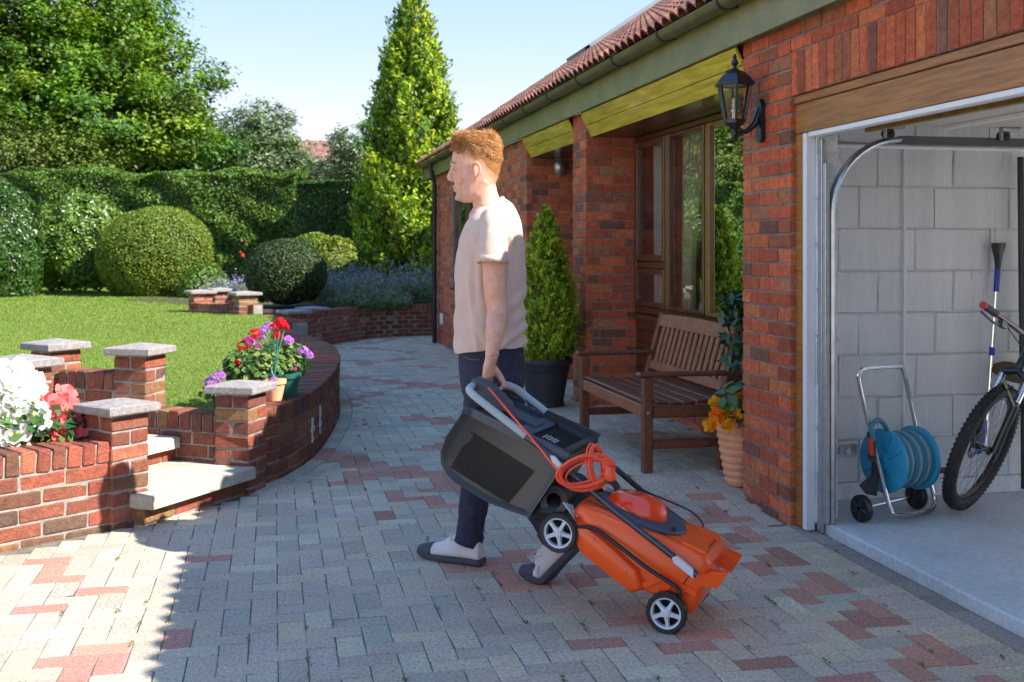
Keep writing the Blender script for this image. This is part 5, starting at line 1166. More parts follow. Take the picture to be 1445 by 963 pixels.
m = MB(); m.lathe([(.115, -hl), (.115, hl)], hc, ax, 28); m.build('reel_core', MT['hose_blue'], hr_)
L_, R_ = 5.50, 5.74
tube_pts = [cp(1296, 640, R_), cp(1293, 605, R_), cp(1280, 545, R_), cp(1274, 522, R_-.02), cp(1266, 518, R_-.05), cp(1222, 520, L_+.03), cp(1213, 526, L_), cp(1212, 540, L_), cp(1226, 600, L_), cp(1240, 655, L_), cp(1252, 705, L_-.02), cp(1258, 720, L_-.03), cp(1268, 726, L_-.02), cp(1308, 722, R_-.06), cp(1318, 714, R_-.02), cp(1318, 700, R_), cp(1308, 665, R_)]
tube_pts = [Vector((p.x, p.y, max(p.z, .068))) for p in tube_pts]
m = MB(); m.tube([tuple(p) for p in cat_rom(tube_pts, 4)], .011, 10); m.build('handle_frame', MT['chrome'], hr_)
for (px, py, Y) in ((1216, 697, 5.52), (1293, 690, 5.80)):
    c = cp(px, py, Y); c.z = .055+.066; m = MB(); m.lathe([(.012, -.018), (.058, -.018), (.066, -.012), (.066, .012), (.058, .018), (.012, .018)], c, ax, 26); w = m.build('wheel', MT['black_plastic'], hr_)
    m = MB(); r_ = ax.orthogonal().normalized(); u_ = ax.cross(r_)
    for k in range(5): d = r_*math.cos(k*1.2566)+u_*math.sin(k*1.2566); m.bar(c-ax*.019+d*.012, c-ax*.019+d*.05, .01, .008, up=ax)
    m.build('hub', MT['rubber'], w)
a, b = cp(1216, 697, 5.52), cp(1293, 690, 5.80); a.z = b.z = .121; m = MB(); m.tube([tuple(a), tuple(b)], .008, 8); m.build('axle', MT['chrome'], hr_)
m = MB(); m.prism([(0, .01), (.05, .0), (.075, .16), (.06, .20), (.035, .19), (.03, .10), (-.03, .05)], -.012, .012, 'y'); q0 = cp(1222, 700, 5.51)
ex_ = CW(1, .1, 0).normalized(); ey_ = CW(-.1, 1, 0).normalized(); m.xf(lambda x, y, z: q0+ex_*x+ey_*y+Vector((0, 0, z))); m.build('side_bracket', MT['black_plastic'], hr_, smooth_=0)
m = MB(); m.bar(cp(1229, 610, 5.49), cp(1231, 650, 5.49), .035, .03); m.build('bracket_sleeve', MT['black_plastic'], hr_)
m = MB(); m.bar(cp(1228, 618, 5.46), cp(1230, 643, 5.46), .03, .02, ch=.004); m.build('hose_connector', MT['red_plastic'], hr_)
m = MB(); m.tube([tuple(p) for p in cat_rom([cp(1232, 622, 5.47), cp(1230, 605, 5.47), cp(1234, 595, 5.49), cp(1243, 594, 5.52), cp(1251, 605, 5.55), cp(1256, 622, 5.57)], 4)], .0125, 8); m.build('hose_end', MT['hose_teal'], hr_)
m = MB(); m.tube([tuple(hc+ax*(hl+.01)), tuple(hc+ax*(hl+.05))], .014, 8); m.tube([tuple(hc+ax*(hl+.05)), tuple(cp(1322, 664, R_)), tuple(cp(1330, 663, R_))], .012, 8); m.tube([tuple(cp(1322, 664, R_)), tuple(cp(1345, 664, R_-.02))], .016, 8); m.build('crank', MT['red_plastic'], hr_)
# ---------------------------------------------------------------- mountain bike
wc = cp(1386, 640, 5.66); RW = .335; aw = CW(.68, -.66, -.33).normalized(); wc.z = .055+RW*math.sqrt(1-aw.z**2)+.02
bk = empty('mountain_bike', (wc.x, wc.y, .055), 0, 'black mountain bike leaning in the garage, cut by the picture edge', 'bicycle')
upw = (Vector((0, 0, 1))-aw*aw.z).normalized(); fw_ = upw.cross(aw)
if fw_.dot(CW(-1, 0, 0)) < 0: fw_ = -fw_
def wheel(c, par):
    w = MB(); w.tube([c+(upw*math.cos(a)+fw_*math.sin(a))*(RW-.030) for a in np.arange(48)*2*math.pi/48], .030, 10, closed=True, up=aw); wo = w.build('wheel', MT['tyre'], par)
    kn = MB()
    for i in range(76):
        a = i*2*math.pi/76; d = upw*math.cos(a)+fw_*math.sin(a); t = -upw*math.sin(a)+fw_*math.cos(a)
        for off, rr in ((-.021, -.007), (0, .002), (.021, -.007)):
            if off == 0 and i % 2: continue
            p = c+d*(RW+rr)+aw*off; kn.bar(p-t*.006, p+t*.006, .011, .011, up=d)
    kn.build('tread', MT['tyre'], wo, smooth_=0)
    m = MB(); m.tube([c+(upw*math.cos(a)+fw_*math.sin(a))*(RW-.064) for a in np.arange(48)*2*math.pi/48], [(.011, .011)]*48, 8, closed=True, up=aw); m.build('rim', MT['bike_black'], wo)
    m = MB(); m.lathe([(.008, -.05), (.022, -.045), (.022, -.03), (.014, -.028), (.014, .028), (.022, .03), (.022, .045), (.008, .05)], c, aw, 14); m.lathe([(.045, -.036), (.075, -.036), (.075, -.033), (.045, -.033)], c, aw, 24, close=True); m.build('hub', MT['bike_black'], wo)
    m = MB()
    for i in range(28):
        a = i*2*math.pi/28; s = 1 if i % 2 else -1; d = upw*math.cos(a)+fw_*math.sin(a); h = upw*math.cos(a+.9*(1 if i % 4 < 2 else -1))+fw_*math.sin(a+.9*(1 if i % 4 < 2 else -1)); m.tube([tuple(c+aw*s*.03+h*.022), tuple(c+d*(RW-.066))], .0016, 4)
    m.build('spoke', MT['steel'], wo)
    m = MB(); p = c+(upw*-.5+fw_*.45).normalized()*.17; m.bar(p-aw*.012-upw*.022, p-aw*.012+upw*.022, .022, .006, up=aw); m.build('reflector', MT['bulb'], wo); return wo
wheel(wc, bk)
back = -fw_; head = (upw*.92+back*.38).normalized(); crown = wc+upw*(RW+.045)+back*.10
m = MB()
for s in (-1, 1): m.tube([tuple(wc+aw*s*.062), tuple(crown+aw*s*.062-head*.14)], .021, 12); m.tube([tuple(crown+aw*s*.062-head*.14), tuple(crown+aw*s*.058)], .016, 12)
m.tube([tuple(crown-aw*.062), tuple(crown+head*.03), tuple(crown+aw*.062)], .022, 10); m.tube([tuple(crown+aw*.06-head*.15), tuple(wc+upw*(RW+.02)-fw_*.0+fw_*.02), tuple(crown-aw*.06-head*.15)], .016, 8); m.build('fork', MT['bike_black'], bk)
for s in (-1, 1): m = MB(); m.tube([tuple(crown+aw*s*.062-head*.12), tuple(crown+aw*s*.060-head*.01)], .0168, 12); m.build('stanchion', MT['chrome'], bk)
ht = crown+head*.05; m = MB(); m.tube([tuple(ht-head*.02), tuple(ht+head*.13)], .026, 12); bbp = ht+back*.62-upw*.36; seat_j = bbp+upw*.42+back*.16; rear = bbp+back*.44+upw*.0; rear.z = wc.z
m.tube([tuple(ht+head*.02), tuple(bbp)], .026, 10); m.tube([tuple(ht+head*.11), tuple(seat_j)], .020, 10); m.tube([tuple(bbp), tuple(seat_j+upw*.06)], .019, 10)
for s in (-1, 1): m.tube([tuple(bbp+aw*s*.03), tuple(rear+aw*s*.06)], .012, 8); m.tube([tuple(seat_j+aw*s*.02), tuple(rear+aw*s*.06)], .010, 8)
m.build('frame', MT['bike_black'], bk); wheel(rear, bk)
m = MB(); m.tube([tuple(seat_j), tuple(seat_j+upw*.2+back*.05)], .014, 8); sp_ = seat_j+upw*.21+back*.06; m.loft([[sp_+fw_*x+aw*(w*math.cos(a))+upw*(.02*math.sin(a)+.01) for a in np.arange(10)*.628] for x, w in ((.15, .012), (.10, .022), (0, .035), (-.07, .07), (-.11, .06))]); m.build('saddle', MT['rubber'], bk)
st_ = ht+head*.15; stem = st_+fw_*.06+head*.02; m = MB(); m.tube([tuple(st_), tuple(stem)], .019, 10); m.lathe([(.03, -.012), (.03, .012)], ht+head*.135, head, 14); m.build('stem', MT['bike_black'], bk)
gl = cp(1388, 431, 5.30); gr = stem+(stem-gl); gr.z = stem.z+.02
m = MB(); m.tube([tuple(p) for p in cat_rom([gl, stem.lerp(gl, .45), stem, stem.lerp(gr, .45), gr], 5)], .014, 10); m.build('handlebar', MT['bike_black'], bk)
for e in (gl, gr):
    d = (stem-e).normalized(); m = MB(); m.tube([tuple(e), tuple(e+d*.125)], .0175, 12); g_ = m.build('grip', MT['rubber'], bk); [MB().tube([tuple(e+d*q0_), tuple(e+d*q1_)], .0184, 12).build('grip_collar', MT['red_plastic'], g_) for q0_, q1_ in ((-.006, .004), (.122, .134))]
    m = MB(); b0 = e+d*.19; m.bar(b0-Vector((0, 0, .03))-d*.02, b0-Vector((0, 0, .03))+d*.03, .025, .03); m.tube([tuple(b0-Vector((0, 0, .035))), tuple(e+d*.11+Vector((0, 0, -.05))), tuple(e-d*.0+Vector((0, 0, -.038))-d*.02)], .0065, 7); m.build('brake_lever', MT['bike_black'], bk)
m = MB(); m.tube([tuple(p) for p in cat_rom([gl.lerp(stem, .5)-Vector((0, 0, .03)), stem+Vector((0, 0, -.09))+fw_*.06, crown+fw_*.05+aw*.05, wc+aw*.07+upw*.05], 6)], .003, 6); m.build('brake_cable', MT['rubber'], bk)
rg0 = cp(1384, 610, 5.78); tag(MB().loft([[rg0+CW(.028*math.cos(a)*w+o, .010*math.sin(a), z) for a in np.arange(10)*.628] for z, w, o in ((-.11, .5, -.01), (-.06, 1.0, -.008), (0, 1.15, 0), (.05, .9, .008), (.10, .35, .012))]).build('blue_cloth', MT['blue_plastic'], None, smooth_=60), 'blue cloth tucked behind the bicycle front wheel', 'cloth')
# ---------------------------------------------------------------- things against the garage wall
def wy(px, py, y=5.47):
    d = ray(px, py); k = y/d.y; return Vector((d.x*k, y, EYE+d.z*k))
sb = empty('long_handled_brush', tuple(wy(1393, 690)), 0, 'long-handled brush with blue sleeves hanging on the painted block wall', 'brush')
t_, b_ = wy(1408, 378, 5.48), wy(1390, 640, 5.46)
m = MB(); m.tube([tuple(t_), tuple(b_)], .011, 10); m.build('pole', MT['chrome'], sb)
for f0_, f1_ in ((.0, .13), (.43, .475)): m = MB(); m.tube([tuple(t_.lerp(b_, f0_)), tuple(t_.lerp(b_, f1_))], .0155, 12); m.build('sleeve', MT['blue_plastic'], sb)
h0, h1 = wy(1409, 343, 5.47), wy(1408, 380, 5.48); rx = Vector((1, 0, 0)); m = MB()
m.loft([[p+rx*(w*math.cos(a))+Vector((0, .018*math.sin(a), 0)) for a in np.arange(12)*.5236] for p, w in ((h0, .045), (h0.lerp(h1, .15), .043), (h0.lerp(h1, .55), .022), (h1, .013))]); m.build('brush_head', MT['black_plastic'], sb)
m = MB(); m.tube([tuple(wy(1404, 322, 5.50)), tuple(wy(1404, 338, 5.49)), tuple(wy(1406, 345, 5.48))], .002, 5); m.build('hanging_loop', MT['steel'], sb)
p0_, p1_ = wy(1440, 222, 5.47), wy(1443, 505, 5.45); m = MB(); m.tube([tuple(p0_), tuple(p1_)], .017, 10); m.tube([tuple(p1_), tuple(wy(1444, 690, 5.43))], .012, 10); tag(m.build('black_pole', MT['black_plastic'], None), 'tall black pole upright against the block wall at the picture edge', 'pole')
c = wy(1432, 527, 5.42); m = MB(); m.lathe([(.001, -.012), (.10, -.014), (.125, 0), (.10, .022), (.001, .03)], c, CW(.1, -.35, 1), 24); tag(m.build('padded_disc', MT['brown_mat'], None), 'round brown padded disc behind the bicycle fork', 'cushion')
# ---------------------------------------------------------------- lawn mower: tilted on its front wheels, local axes s (back), t (away), w (up)
MO = Vector((.564, 4.11, .0745)); TILT = R(31.0); fh_ = Vector((.923, -.387, 0)).normalized()
MBk = Vector((-fh_.x*math.cos(TILT), -fh_.y*math.cos(TILT), math.sin(TILT))); MA = Vector((.387, .923, 0)).normalized(); MU = MA.cross(MBk); MU = MU if MU.z > 0 else -MU
def mw(s, t, w): q = MO+MBk*s+MA*t+MU*w; return CW(q.x, q.y, q.z)
def minv(px, py, t):
    d = Vector(((px-HX)/FPX, 1, -(py-HY)/FPX)); o = Vector((0, 0, EYE)); k = ((MO-o).dot(MA)+t)/d.dot(MA); q = o+d*k-MO; return q.dot(MBk), q.dot(MU)
def mpx(px, py, t): s, w = minv(px, py, t); return mw(s, t, w)
c0 = mw(.22, .17, .0); lm = empty('lawn_mower', (c0.x, c0.y, 0), 0, 'orange electric lawn mower with black grass box, tilted on its front wheels', 'lawn mower')
AX = (mw(0, 1, 0)-mw(0, 0, 0)).normalized(); SX = (mw(1, 0, 0)-mw(0, 0, 0)).normalized(); UX = (mw(0, 0, 1)-mw(0, 0, 0)).normalized()
def rot(d, a): return SX*math.cos(a)+UX*math.sin(a)
for (s, t) in ((0, -.012), (0, .362), (.483, -.012), (.483, .362)):
    c = mw(s, t, 0); out = -AX if t < .1 else AX
    m = MB(); m.lathe([(.057, -.017), (.070, -.0175), (.0745, -.012), (.0745, .012), (.070, .0175), (.057, .017)], c, AX, 40, close=True); w_ = m.build('wheel', MT['black_plastic'], lm)
    m = MB()
    for k in range(18): a = k*math.pi/9; d = rot(0, a); m.bar(c+d*.0745-AX*.0125, c+d*.0745+AX*.0125, .004, .0045, up=d)
    m.build('tread', MT['black_plastic'], w_, smooth_=0)
    m = MB(); m.lathe([(.050, -.012), (.0575, -.015), (.0575, .015), (.050, .012)], c, AX, 40, close=True)
    m.lathe([(.001, .022), (.012, .022), (.017, .015), (.018, .0), (.001, .0)], c, out, 18)
    for k in range(5):
        a = k*1.2566+.3; d = rot(0, a); tn_ = rot(0, a+math.pi/2); vs = []
        for r_, w2, h0, h1 in ((.014, .011, .003, .017), (.030, .0075, .004, .014), (.053, .0095, .003, .0125)): vs.append([c+d*r_+tn_*(sg*w2)+out*h for sg, h in ((-1, h0), (1, h0), (.7, h1), (-.7, h1))])
        m.loft(vs)
    m.build('rim', MT['wheel_white'], w_, smooth_=30)
    m = MB(); m.lathe([(.001, -.008), (.048, -.008), (.048, -.005), (.001, -.005)], c, out, 24); m.build('wheel_back', MT['hole'], w_, smooth_=0)
# deck
PR = [(.493, .080), (.485, .122), (.411, .153), (.303, .176), (.165, .207), (.054, .236), (-.007, .245), (-.036, .227), (-.072, .10), (-.075, .035), (-.056, .013), (.055, .014), (.091, -.001), (.137, -.009), (.372, -.002), (.44, .028)]
def inset(P, d, f=1.0):
    cx = sum(p[0] for p in P)/len(P); cy = sum(p[1] for p in P)/len(P); return [(p[0]+(cx-p[0])*d, p[1]+(cy-p[1])*d*f) for p in P]
m = MB(); m.loft([[mw(s, t, w) for s, w in inset(PR, d)] for t, d in ((.020, .10), (.026, .045), (.038, .012), (.06, 0), (.29, 0), (.312, .012), (.324, .045), (.330, .10))]); body = m.build('deck', MT['orange'], lm, smooth_=40)
# flared side skirt on the near side
SK = [(.466, .057), (.448, .023), (.378, -.017), (.14, -.024), (.114, .011), (.165, .058), (.294, .076), (.424, .081)]
for t0, sg in ((.03, -1), (.32, 1)):
    m = MB(); m.loft([[mw(s, t0+sg*t, w) for s, w in inset(SK, d)] for t, d in ((-.02, 0), (.030, 0), (.040, .05), (.044, .14))]); m.build('side_skirt', MT['orange'], lm, smooth_=40)
# wheel arch ribs at the front
m = MB(); m.bar(mw(.138, .012, -.005), mw(.085, .010, .085), .022, .010, up=tuple(AX)); m.bar(mw(.085, .010, .085), mw(-.05, .014, .115), .022, .010, up=tuple(AX)); m.build('wheel_arch', MT['orange'], lm, smooth_=0)
for k in range(3): m = MB(); m.bar(mw(.04-k*.03, .016, .035), mw(.04-k*.03, .016, .10-.004*k), .006, .008, up=tuple(AX)); m.build('arch_rib', MT['orange'], lm, smooth_=0)
# black height lever along the side
m = MB(); m.tube([tuple(p) for p in cat_rom([mpx(800, 744, -.012), mpx(830, 744, -.006), mpx(850, 753, -.012), mpx(880, 776, -.022), mpx(915, 803, -.022), mpx(945, 822, -.012), mpx(957, 832, -.012), mpx(961, 842, -.010)], 3)], [(.0075, .011)]*22, 8, up=tuple(AX)); m.build('height_lever', MT['black_plastic'], lm)
# grey motor surround and glossy hood
top = lambda s: .192-.215*(s-.24)
n = 28; vs = [[mw(.285+a_*math.cos(q), .172+b_*math.sin(q)*(1-.22*math.cos(q)), top(.285+a_*math.cos(q))+h) for q in [2*math.pi*k/n for k in range(n)]] for a_, b_, h in ((.178, .132, -.03), (.178, .132, .006), (.172, .126, .012), (.120, .085, .014))]
m = MB(); m.loft(vs); m.build('motor_surround', MT['grey_plastic'], lm, smooth_=40)
rings = []; n = 28
for i in range(10):
    u = i/9; r_ = math.cos(u*math.pi/2*.98)**.55; h = .078*math.sin(u*math.pi/2)
    rings.append([mw(.302+.018*u+(.122 if math.cos(q) > 0 else .118)*r_*math.cos(q), .172+.084*r_*math.sin(q), top(.302+.12*r_*math.cos(q))-.008+h*(1.0-.10*math.cos(q))) for q in [2*math.pi*k/n for k in range(n)]])
m = MB(); m.loft(rings); m.build('motor_hood', MT['orange_hood'], lm, smooth_=60)
m = MB(); m.lathe([(.001, .012), (.008, .012), (.008, 0)], mw(.145, .11, top(.145)+.012), tuple(UX), 10); m.build('screw', MT['black_plastic'], lm)
m = MB(); m.loft([[mw(s, t, top(s)+h) for s, t in ((.09, .05), (-.0, .04), (-.0, .11), (.07, .12))] for h in (-.02, .010)]); m.loft([[mw(s, t, top(s)+h) for s, t in ((.07, .23), (0, .23), (0, .31), (.09, .30))] for h in (-.02, .010)]); m.build('top_ridge', MT['orange'], lm, smooth_=0)
for t in (.055, .29):
    m = MB(); m.tube([tuple(mw(s, t, top(s)+.0005)) for s in (.47, .38, .28, .18, .08)], .0016, 5); m.build('panel_gap', MT['hole'], lm)
m = MB(); m.tube([tuple(mw(.005, t, w)) for t, w in ((.018, .06), (.0195, .14), (.022, .20), (.04, .243), (.12, .249), (.26, .249), (.32, .235))], .0018, 5); m.build('panel_gap', MT['hole'], lm)
for s, t, w in ((.46, .012, .085), (.36, -.016, .06), (.20, -.014, .035), (.03, .014, .16), (.015, .30, .243)): m = MB(); m.ball(mw(s, t, w), .0045, 8); m.build('screw', MT['steel'], lm)
# front deflector flaps
for t0, t1_, w0, w1, L in ((.018, .105, .155, .200, .082), (.245, .338, .185, .200, .085)):
    m = MB(); m.loft([[mw(-.02-L*f, t, w0+(w1-w0)*f+dw) for t, dw in ((t0+.012*f, -.028), (t0+.012*f, .026+.006*f), (t1_-.03*f, .026+.006*f), (t1_-.03*f, -.028))] for f in (0, .5, 1)]); fl = m.build('front_flap', MT['orange'], lm, smooth_=0)
    for k in range(4): tt = t0+.02+k*(t1_-t0-.05)/3; m = MB(); m.bar(mw(-.05, tt, w0+(w1-w0)*.3+.030), mw(-.02-L*.95, tt-.004, w1+.034), .005, .008, up=tuple(UX)); m.build('flap_rib', MT['orange'], fl, smooth_=0)
# handle: two tubes, top loop, grips, switch box
near = [(-.020, .178), (.12, .184), (.35, .193), (.49, .207), (.64, .222), (.90, .232), (.985, .234)]
m = MB(); m.tube([tuple(mw(s, -.010, w+.004)) for s, w in near], .0115, 12); m.build('handle_tube', MT['tube_black'], lm); m = MB(); m.tube([tuple(mw(s, .352, w+.004)) for s, w in near], .0115, 12); m.build('handle_tube', MT['tube_black'], lm)
loop = [(.985, -.010, .238), (1.045, -.006, .240), (1.078, .016, .241), (1.088, .065, .242), (1.075, .11, .25), (1.055, .175, .256), (1.045, .24, .258), (1.03, .305, .252), (1.00, .345, .246), (.94, .352, .240)]
m = MB(); m.tube([tuple(p) for p in cat_rom([mw(*q) for q in loop], 5)], .0115, 12); hb_ = m.build('handle_bar', MT['black_plastic'], lm)
m = MB(); m.tube([tuple(p) for p in cat_rom([mw(*q) for q in loop[6:]]+[mw(.85, .352, .235)], 5)], .0165, 12); m.build('foam_grip', MT['foam_grey'], hb_)
m = MB(); m.tube([tuple(p) for p in cat_rom([mw(.78, -.011, .233), mw(.90, -.011, .237)]+[mw(s, t-.003, w+.003) for s, t, w in loop[:4]], 5)], .0150, 12); m.build('foam_grip', MT['foam_grey'], hb_)
m = MB(); m.tube([tuple(p) for p in cat_rom([mw(1.02, .045, .222), mw(1.05, .06, .215), mw(1.035, .17, .222), mw(1.02, .27, .225), mw(.97, .30, .228)], 5)], .006, 8); m.build('switch_lever', MT['black_metal'], hb_)
m = MB(); m.loft([[mw(s, t, w) for s, w in inset([(1.105, .272), (1.05, .284), (.93, .262), (.905, .240), (.93, .226), (1.08, .226), (1.105, .24)], d)] for t, d in ((.062, .12), (.070, 0), (.135, 0), (.145, .12))]); m.build('switch_box', MT['grey_plastic'], hb_, smooth_=40)
mid = [(.615, -.010, .224), (.612, .05, .238), (.608, .10, .248), (.604, .175, .252), (.602, .25, .250), (.604, .30, .240), (.612, .352, .224)]
m = MB(); m.tube([tuple(p) for p in cat_rom([mw(*q) for q in mid], 4)], .0125, 10); m.build('cross_bar', MT['black_plastic'], lm)
for t, p in ((-.018, 0), (.360, 0)):
    m = MB(); m.loft([[mw(s, t+h, w) for s, w in ((-.015, .170), (.0, .194), (.075, .200), (.085, .186), (.07, .175))] for h in (-.010, .010)]); m.build('tube_clip', MT['wheel_white'], lm, smooth_=0)
for s, w in ((.60, .219),):
    m = MB(); m.lathe([(.001, -.034), (.012, -.034), (.012, -.008), (.001, -.006)], mw(s, .0, w), tuple(AX), 14); m.loft([[mw(s+ds, -.034-h, w+dw) for ds, dw in ((.055, .018), (.012, -.012), (-.012, -.004), (-.01, .012), (.04, .026))] for h in (0, .012)]); m.build('wing_nut', MT['wheel_white'], lm, smooth_=30)
m = MB(); m.tube([tuple(p) for p in cat_rom([mpx(868, 660, .33), mpx(905, 690, .335), mpx(945, 708, .345), mpx(975, 722, .35), mpx(991, 738, .345), mpx(990, 748, .335), mpx(975, 745, .32)], 4)], .0038, 7); m.build('motor_cable', MT['black_plastic'], lm)
m = MB(); m.tube([tuple(p) for p in cat_rom([mpx(742, 566, .318), mpx(760, 580, .312), mpx(775, 598, .316), mpx(784, 602, .322)], 4)], .0032, 6); m.bar(mpx(782, 598, .32), mpx(786, 606, .32), .03, .028); m.build('cable_clip', MT['black_plastic'], lm)
# grass box
GB = [(1.052, .165), (1.062, .036), (1.050, -.035), (1.025, -.072), (.985, -.094), (.935, -.100), (.778, -.083), (.615, -.033), (.606, .14), (.606, .252)]
RIM = [(1.148, .210), (1.158, .185), (.62, .262), (.605, .30)]
def gbox(f, t): cxs, cws = .82, .06; return [(s+(cxs-s)*f, w+(cws-w)*f) for s, w in GB]
m = MB(); m.loft([[mw(s, t, w) for s, w in gbox(f, t)] for t, f in ((.022, .13), (.010, .06), (.004, .025), (.002, .0), (.338, 0), (.336, .025), (.330, .06), (.318, .13))]); gbx = m.build('grass_box', MT['box_plastic'], lm, smooth_=40)
m = MB(); RT = [(1.045, .190), (1.054, .158), (.62, .225), (.598, .262), (.612, .272)]
m.loft([[mw(s, t, w) for s, w in RT] for t in (-.008, .020)]); m.loft([[mw(s, t, w) for s, w in RT] for t in (.322, .348)])
m.loft([[mw(s, t, w) for s, w in ((1.056, .156), (1.052, .188), (1.02, .196), (1.01, .165))] for t in (-.008, .348)]); m.build('box_rim', MT['grey_plastic'], gbx, smooth_=30)
lidw = lambda s: .176+(1.05-s)*.17
m = MB(); m.loft([[mw(s, t, lidw(s)+h) for s, t in ((1.03, .02), (.83, .02), (.83, .32), (1.03, .32))] for h in (-.02, .003)]); m.loft([[mw(s, t, lidw(s)+h) for s, t in ((.97, .12), (.80, .12), (.80, .22), (.97, .22))] for h in (0, .022)])
for k in range(9): s = .84+k*.013; m.bar(mw(s, .225, lidw(s)+.008), mw(s, .25, lidw(s)+.008), .006, .012, up=tuple(UX))
m.loft([[mw(s, t, lidw(s)+h) for s, t in ((.835, .02), (.775, .02), (.775, .30), (.835, .30))] for h in (.0, .016)]); m.build('box_lid', MT['grey_plastic'], gbx, smooth_=30)
m = MB(); m.loft([[mw(s, t, lidw(s)+h) for s, t in ((.775, .035), (.632, .035), (.632, .305), (.775, .305))] for h in (-.01, .004)]); m.build('box_mouth', MT['hole'], gbx, smooth_=0)
m = MB(); m.loft([[mw(s, t, lidw(s)+h) for s, t in ((.84, .324), (.606, .324), (.606, .346), (.70, .346))] for h in (-.01, .045)]); m.loft([[mw(s, t, lidw(s)+h) for s, t in ((.632, .02), (.608, .02), (.608, .33), (.632, .33))] for h in (-.01, .03)]); m.build('mouth_rim', MT['box_plastic'], gbx, smooth_=30)
m = MB(); quad = [minv(*p, .002) for p in ((663, 612), (752, 668), (716, 712), (634, 660))]       # perforated panel: hexagonal rows
A_, B2, C_, D_ = quad
for i in range(34):
    for j in range(21):
        u = (i+.5*(j % 2))/34; v = j/20; sw = [(A_[k]*(1-u)+B2[k]*u)*(1-v)+(D_[k]*(1-u)+C_[k]*u)*v for k in (0, 1)]
        if u+v*.3 < .10 and v > .0 and u < .04: continue
        m.add([mw(sw[0]+.0036*math.cos(q), .0185, sw[1]+.0036*math.sin(q)) for q in [k*1.0472 for k in range(6)]], [tuple(range(6))])
vh = m.build('vent_hole', MT['hole'], gbx, smooth_=0); vh['kind'] = 'stuff'
for v_ in vh.data.vertices: pass
m = MB()
for j in range(5):
    for i in range(5): s, t = .745-.012*i, .09+.012*j+.006*(i % 2); m.add([mw(s+.004*math.cos(q), t+.004*math.sin(q), lidw(s)+.006) for q in [k*1.0472 for k in range(6)]], [tuple(range(6))])
vh2 = m.build('vent_hole', MT['bulb'], gbx, smooth_=0); vh2['kind'] = 'stuff'
# discharge chute between box and deck, striped grip
m = MB(); m.tube([tuple(mw(.62, .17, -.01)), tuple(mw(.55, .17, .03)), tuple(mw(.47, .17, .065))], [(.15, .05), (.15, .065), (.14, .05)], 16, up=tuple(UX)); m.lathe([(.03, -.13), (.058, -.135), (.058, .135), (.03, .13)], mw(.570, .16, .072), tuple(AX), 24); m.build('chute', MT['black_plastic'], lm)
sg_ = [mpx(801, 711, .02), mpx(807, 722, .02), mpx(814, 737, .03)]
for k in range(4):
    off = AX*(-.012+.008*k)*.9+SX*(.010-.0066*k); m = MB(); m.tube([tuple(p+off*(1.3-.5*i)) for i, p in enumerate(sg_)], [.0038, .0036, .002], 7); m.build('striped_grip', MT['wheel_white'], lm)
for k in range(3):
    off = AX*(-.008+.008*k)*.9+SX*(.0067-.0066*k); m = MB(); m.tube([tuple(p+off*(1.3-.5*i)) for i, p in enumerate(sg_)], [.0034, .0032, .002], 7); m.build('striped_grip', MT['hole'], lm)
m = MB(); m.lathe([(.03, -.02), (.045, -.02), (.045, .02), (.03, .02)], mw(.45, .25, .155), tuple(AX), 20); m.build('rear_latch', MT['black_plastic'], lm)
# ---------------------------------------------------------------- orange mains cable, coiled on the handle
pc_ = mpx(822, 668, .0); cb = empty('power_cable', tuple(pc_), 0, 'coiled orange mains cable with plug hanging on the mower handle', 'cable')
cy = 4.17; rgc = random.Random(3)
m = MB(); m.tube([tuple(p) for p in cat_rom([mpx(688, 547, .07), mpx(694, 553, .05), mpx(715, 578, .0), mpx(740, 607, -.03), mpx(765, 637, -.04), mpx(785, 662, -.05), mpx(793, 672, -.06)], 6)], .0042, 8); m.build('lead', MT['orange_cable'], cb)
for k in range(9):
    ox, oy, rx_, ry_, ph_ = rgc.uniform(-3, 3), rgc.uniform(-3, 3), 37+rgc.uniform(-7, 4), 21+rgc.uniform(-7, 6), rgc.uniform(-.12, .12); pts = []
    for i in range(26):
        a = i*2*math.pi/26; x, y = rx_*math.cos(a), ry_*math.sin(a); r_ = -.22+ph_; pts.append(dep(826+ox+x*math.cos(r_)-y*math.sin(r_), 666+oy+x*math.sin(r_)+y*math.cos(r_), cy+.012*math.sin(a+k)+.003*k-.01*math.cos(a)))
    m = MB(); m.tube([tuple(p) for p in pts], .0040, 7, closed=True, up=tuple(CW(0, 1, 0))); m.build('coil', MT['orange_cable'], cb)
for k in range(5):
    pts = []; ox = rgc.uniform(-4, 4); w2 = 10+rgc.uniform(-3, 3)
    for i in range(22): a = i*2*math.pi/22; x, y = w2*math.cos(a), (28+rgc.uniform(-.5, .5)+k)*math.sin(a); r_ = -.12; pts.append(dep(842+ox+x*math.cos(r_)-y*math.sin(r_), 658+x*math.sin(r_)+y*math.cos(r_), cy+.02+.02*math.cos(a)+.003*k))
    m = MB(); m.tube([tuple(p) for p in pts], .0040, 7, closed=True, up=tuple(CW(0, 1, 0))); m.build('coil', MT['orange_cable'], cb)
for k in range(4):
    m = MB(); m.tube([tuple(p) for p in cat_rom([dep(848+k, 650+k*4, cy-.02), dep(858, 648+k*3, cy-.028), dep(866, 652+k*2, cy-.02), dep(868-k, 660+k*2, cy)], 4)], .0042, 7); m.build('wrap', MT['orange_cable'], cb)
pg = dep(861, 668, cy-.02); m = MB(); m.loft([[pg+CW(w*math.cos(a)+o, -.006+d*math.sin(a), z) for a in np.arange(12)*.5236] for z, w, d, o in ((.026, .008, .008, -.004), (.020, .016, .012, -.003), (-.006, .022, .014, 0), (-.022, .020, .013, .003), (-.027, .012, .010, .004))]); pgo = m.build('plug', MT['orange_cable'], cb, smooth_=40)
m = MB()
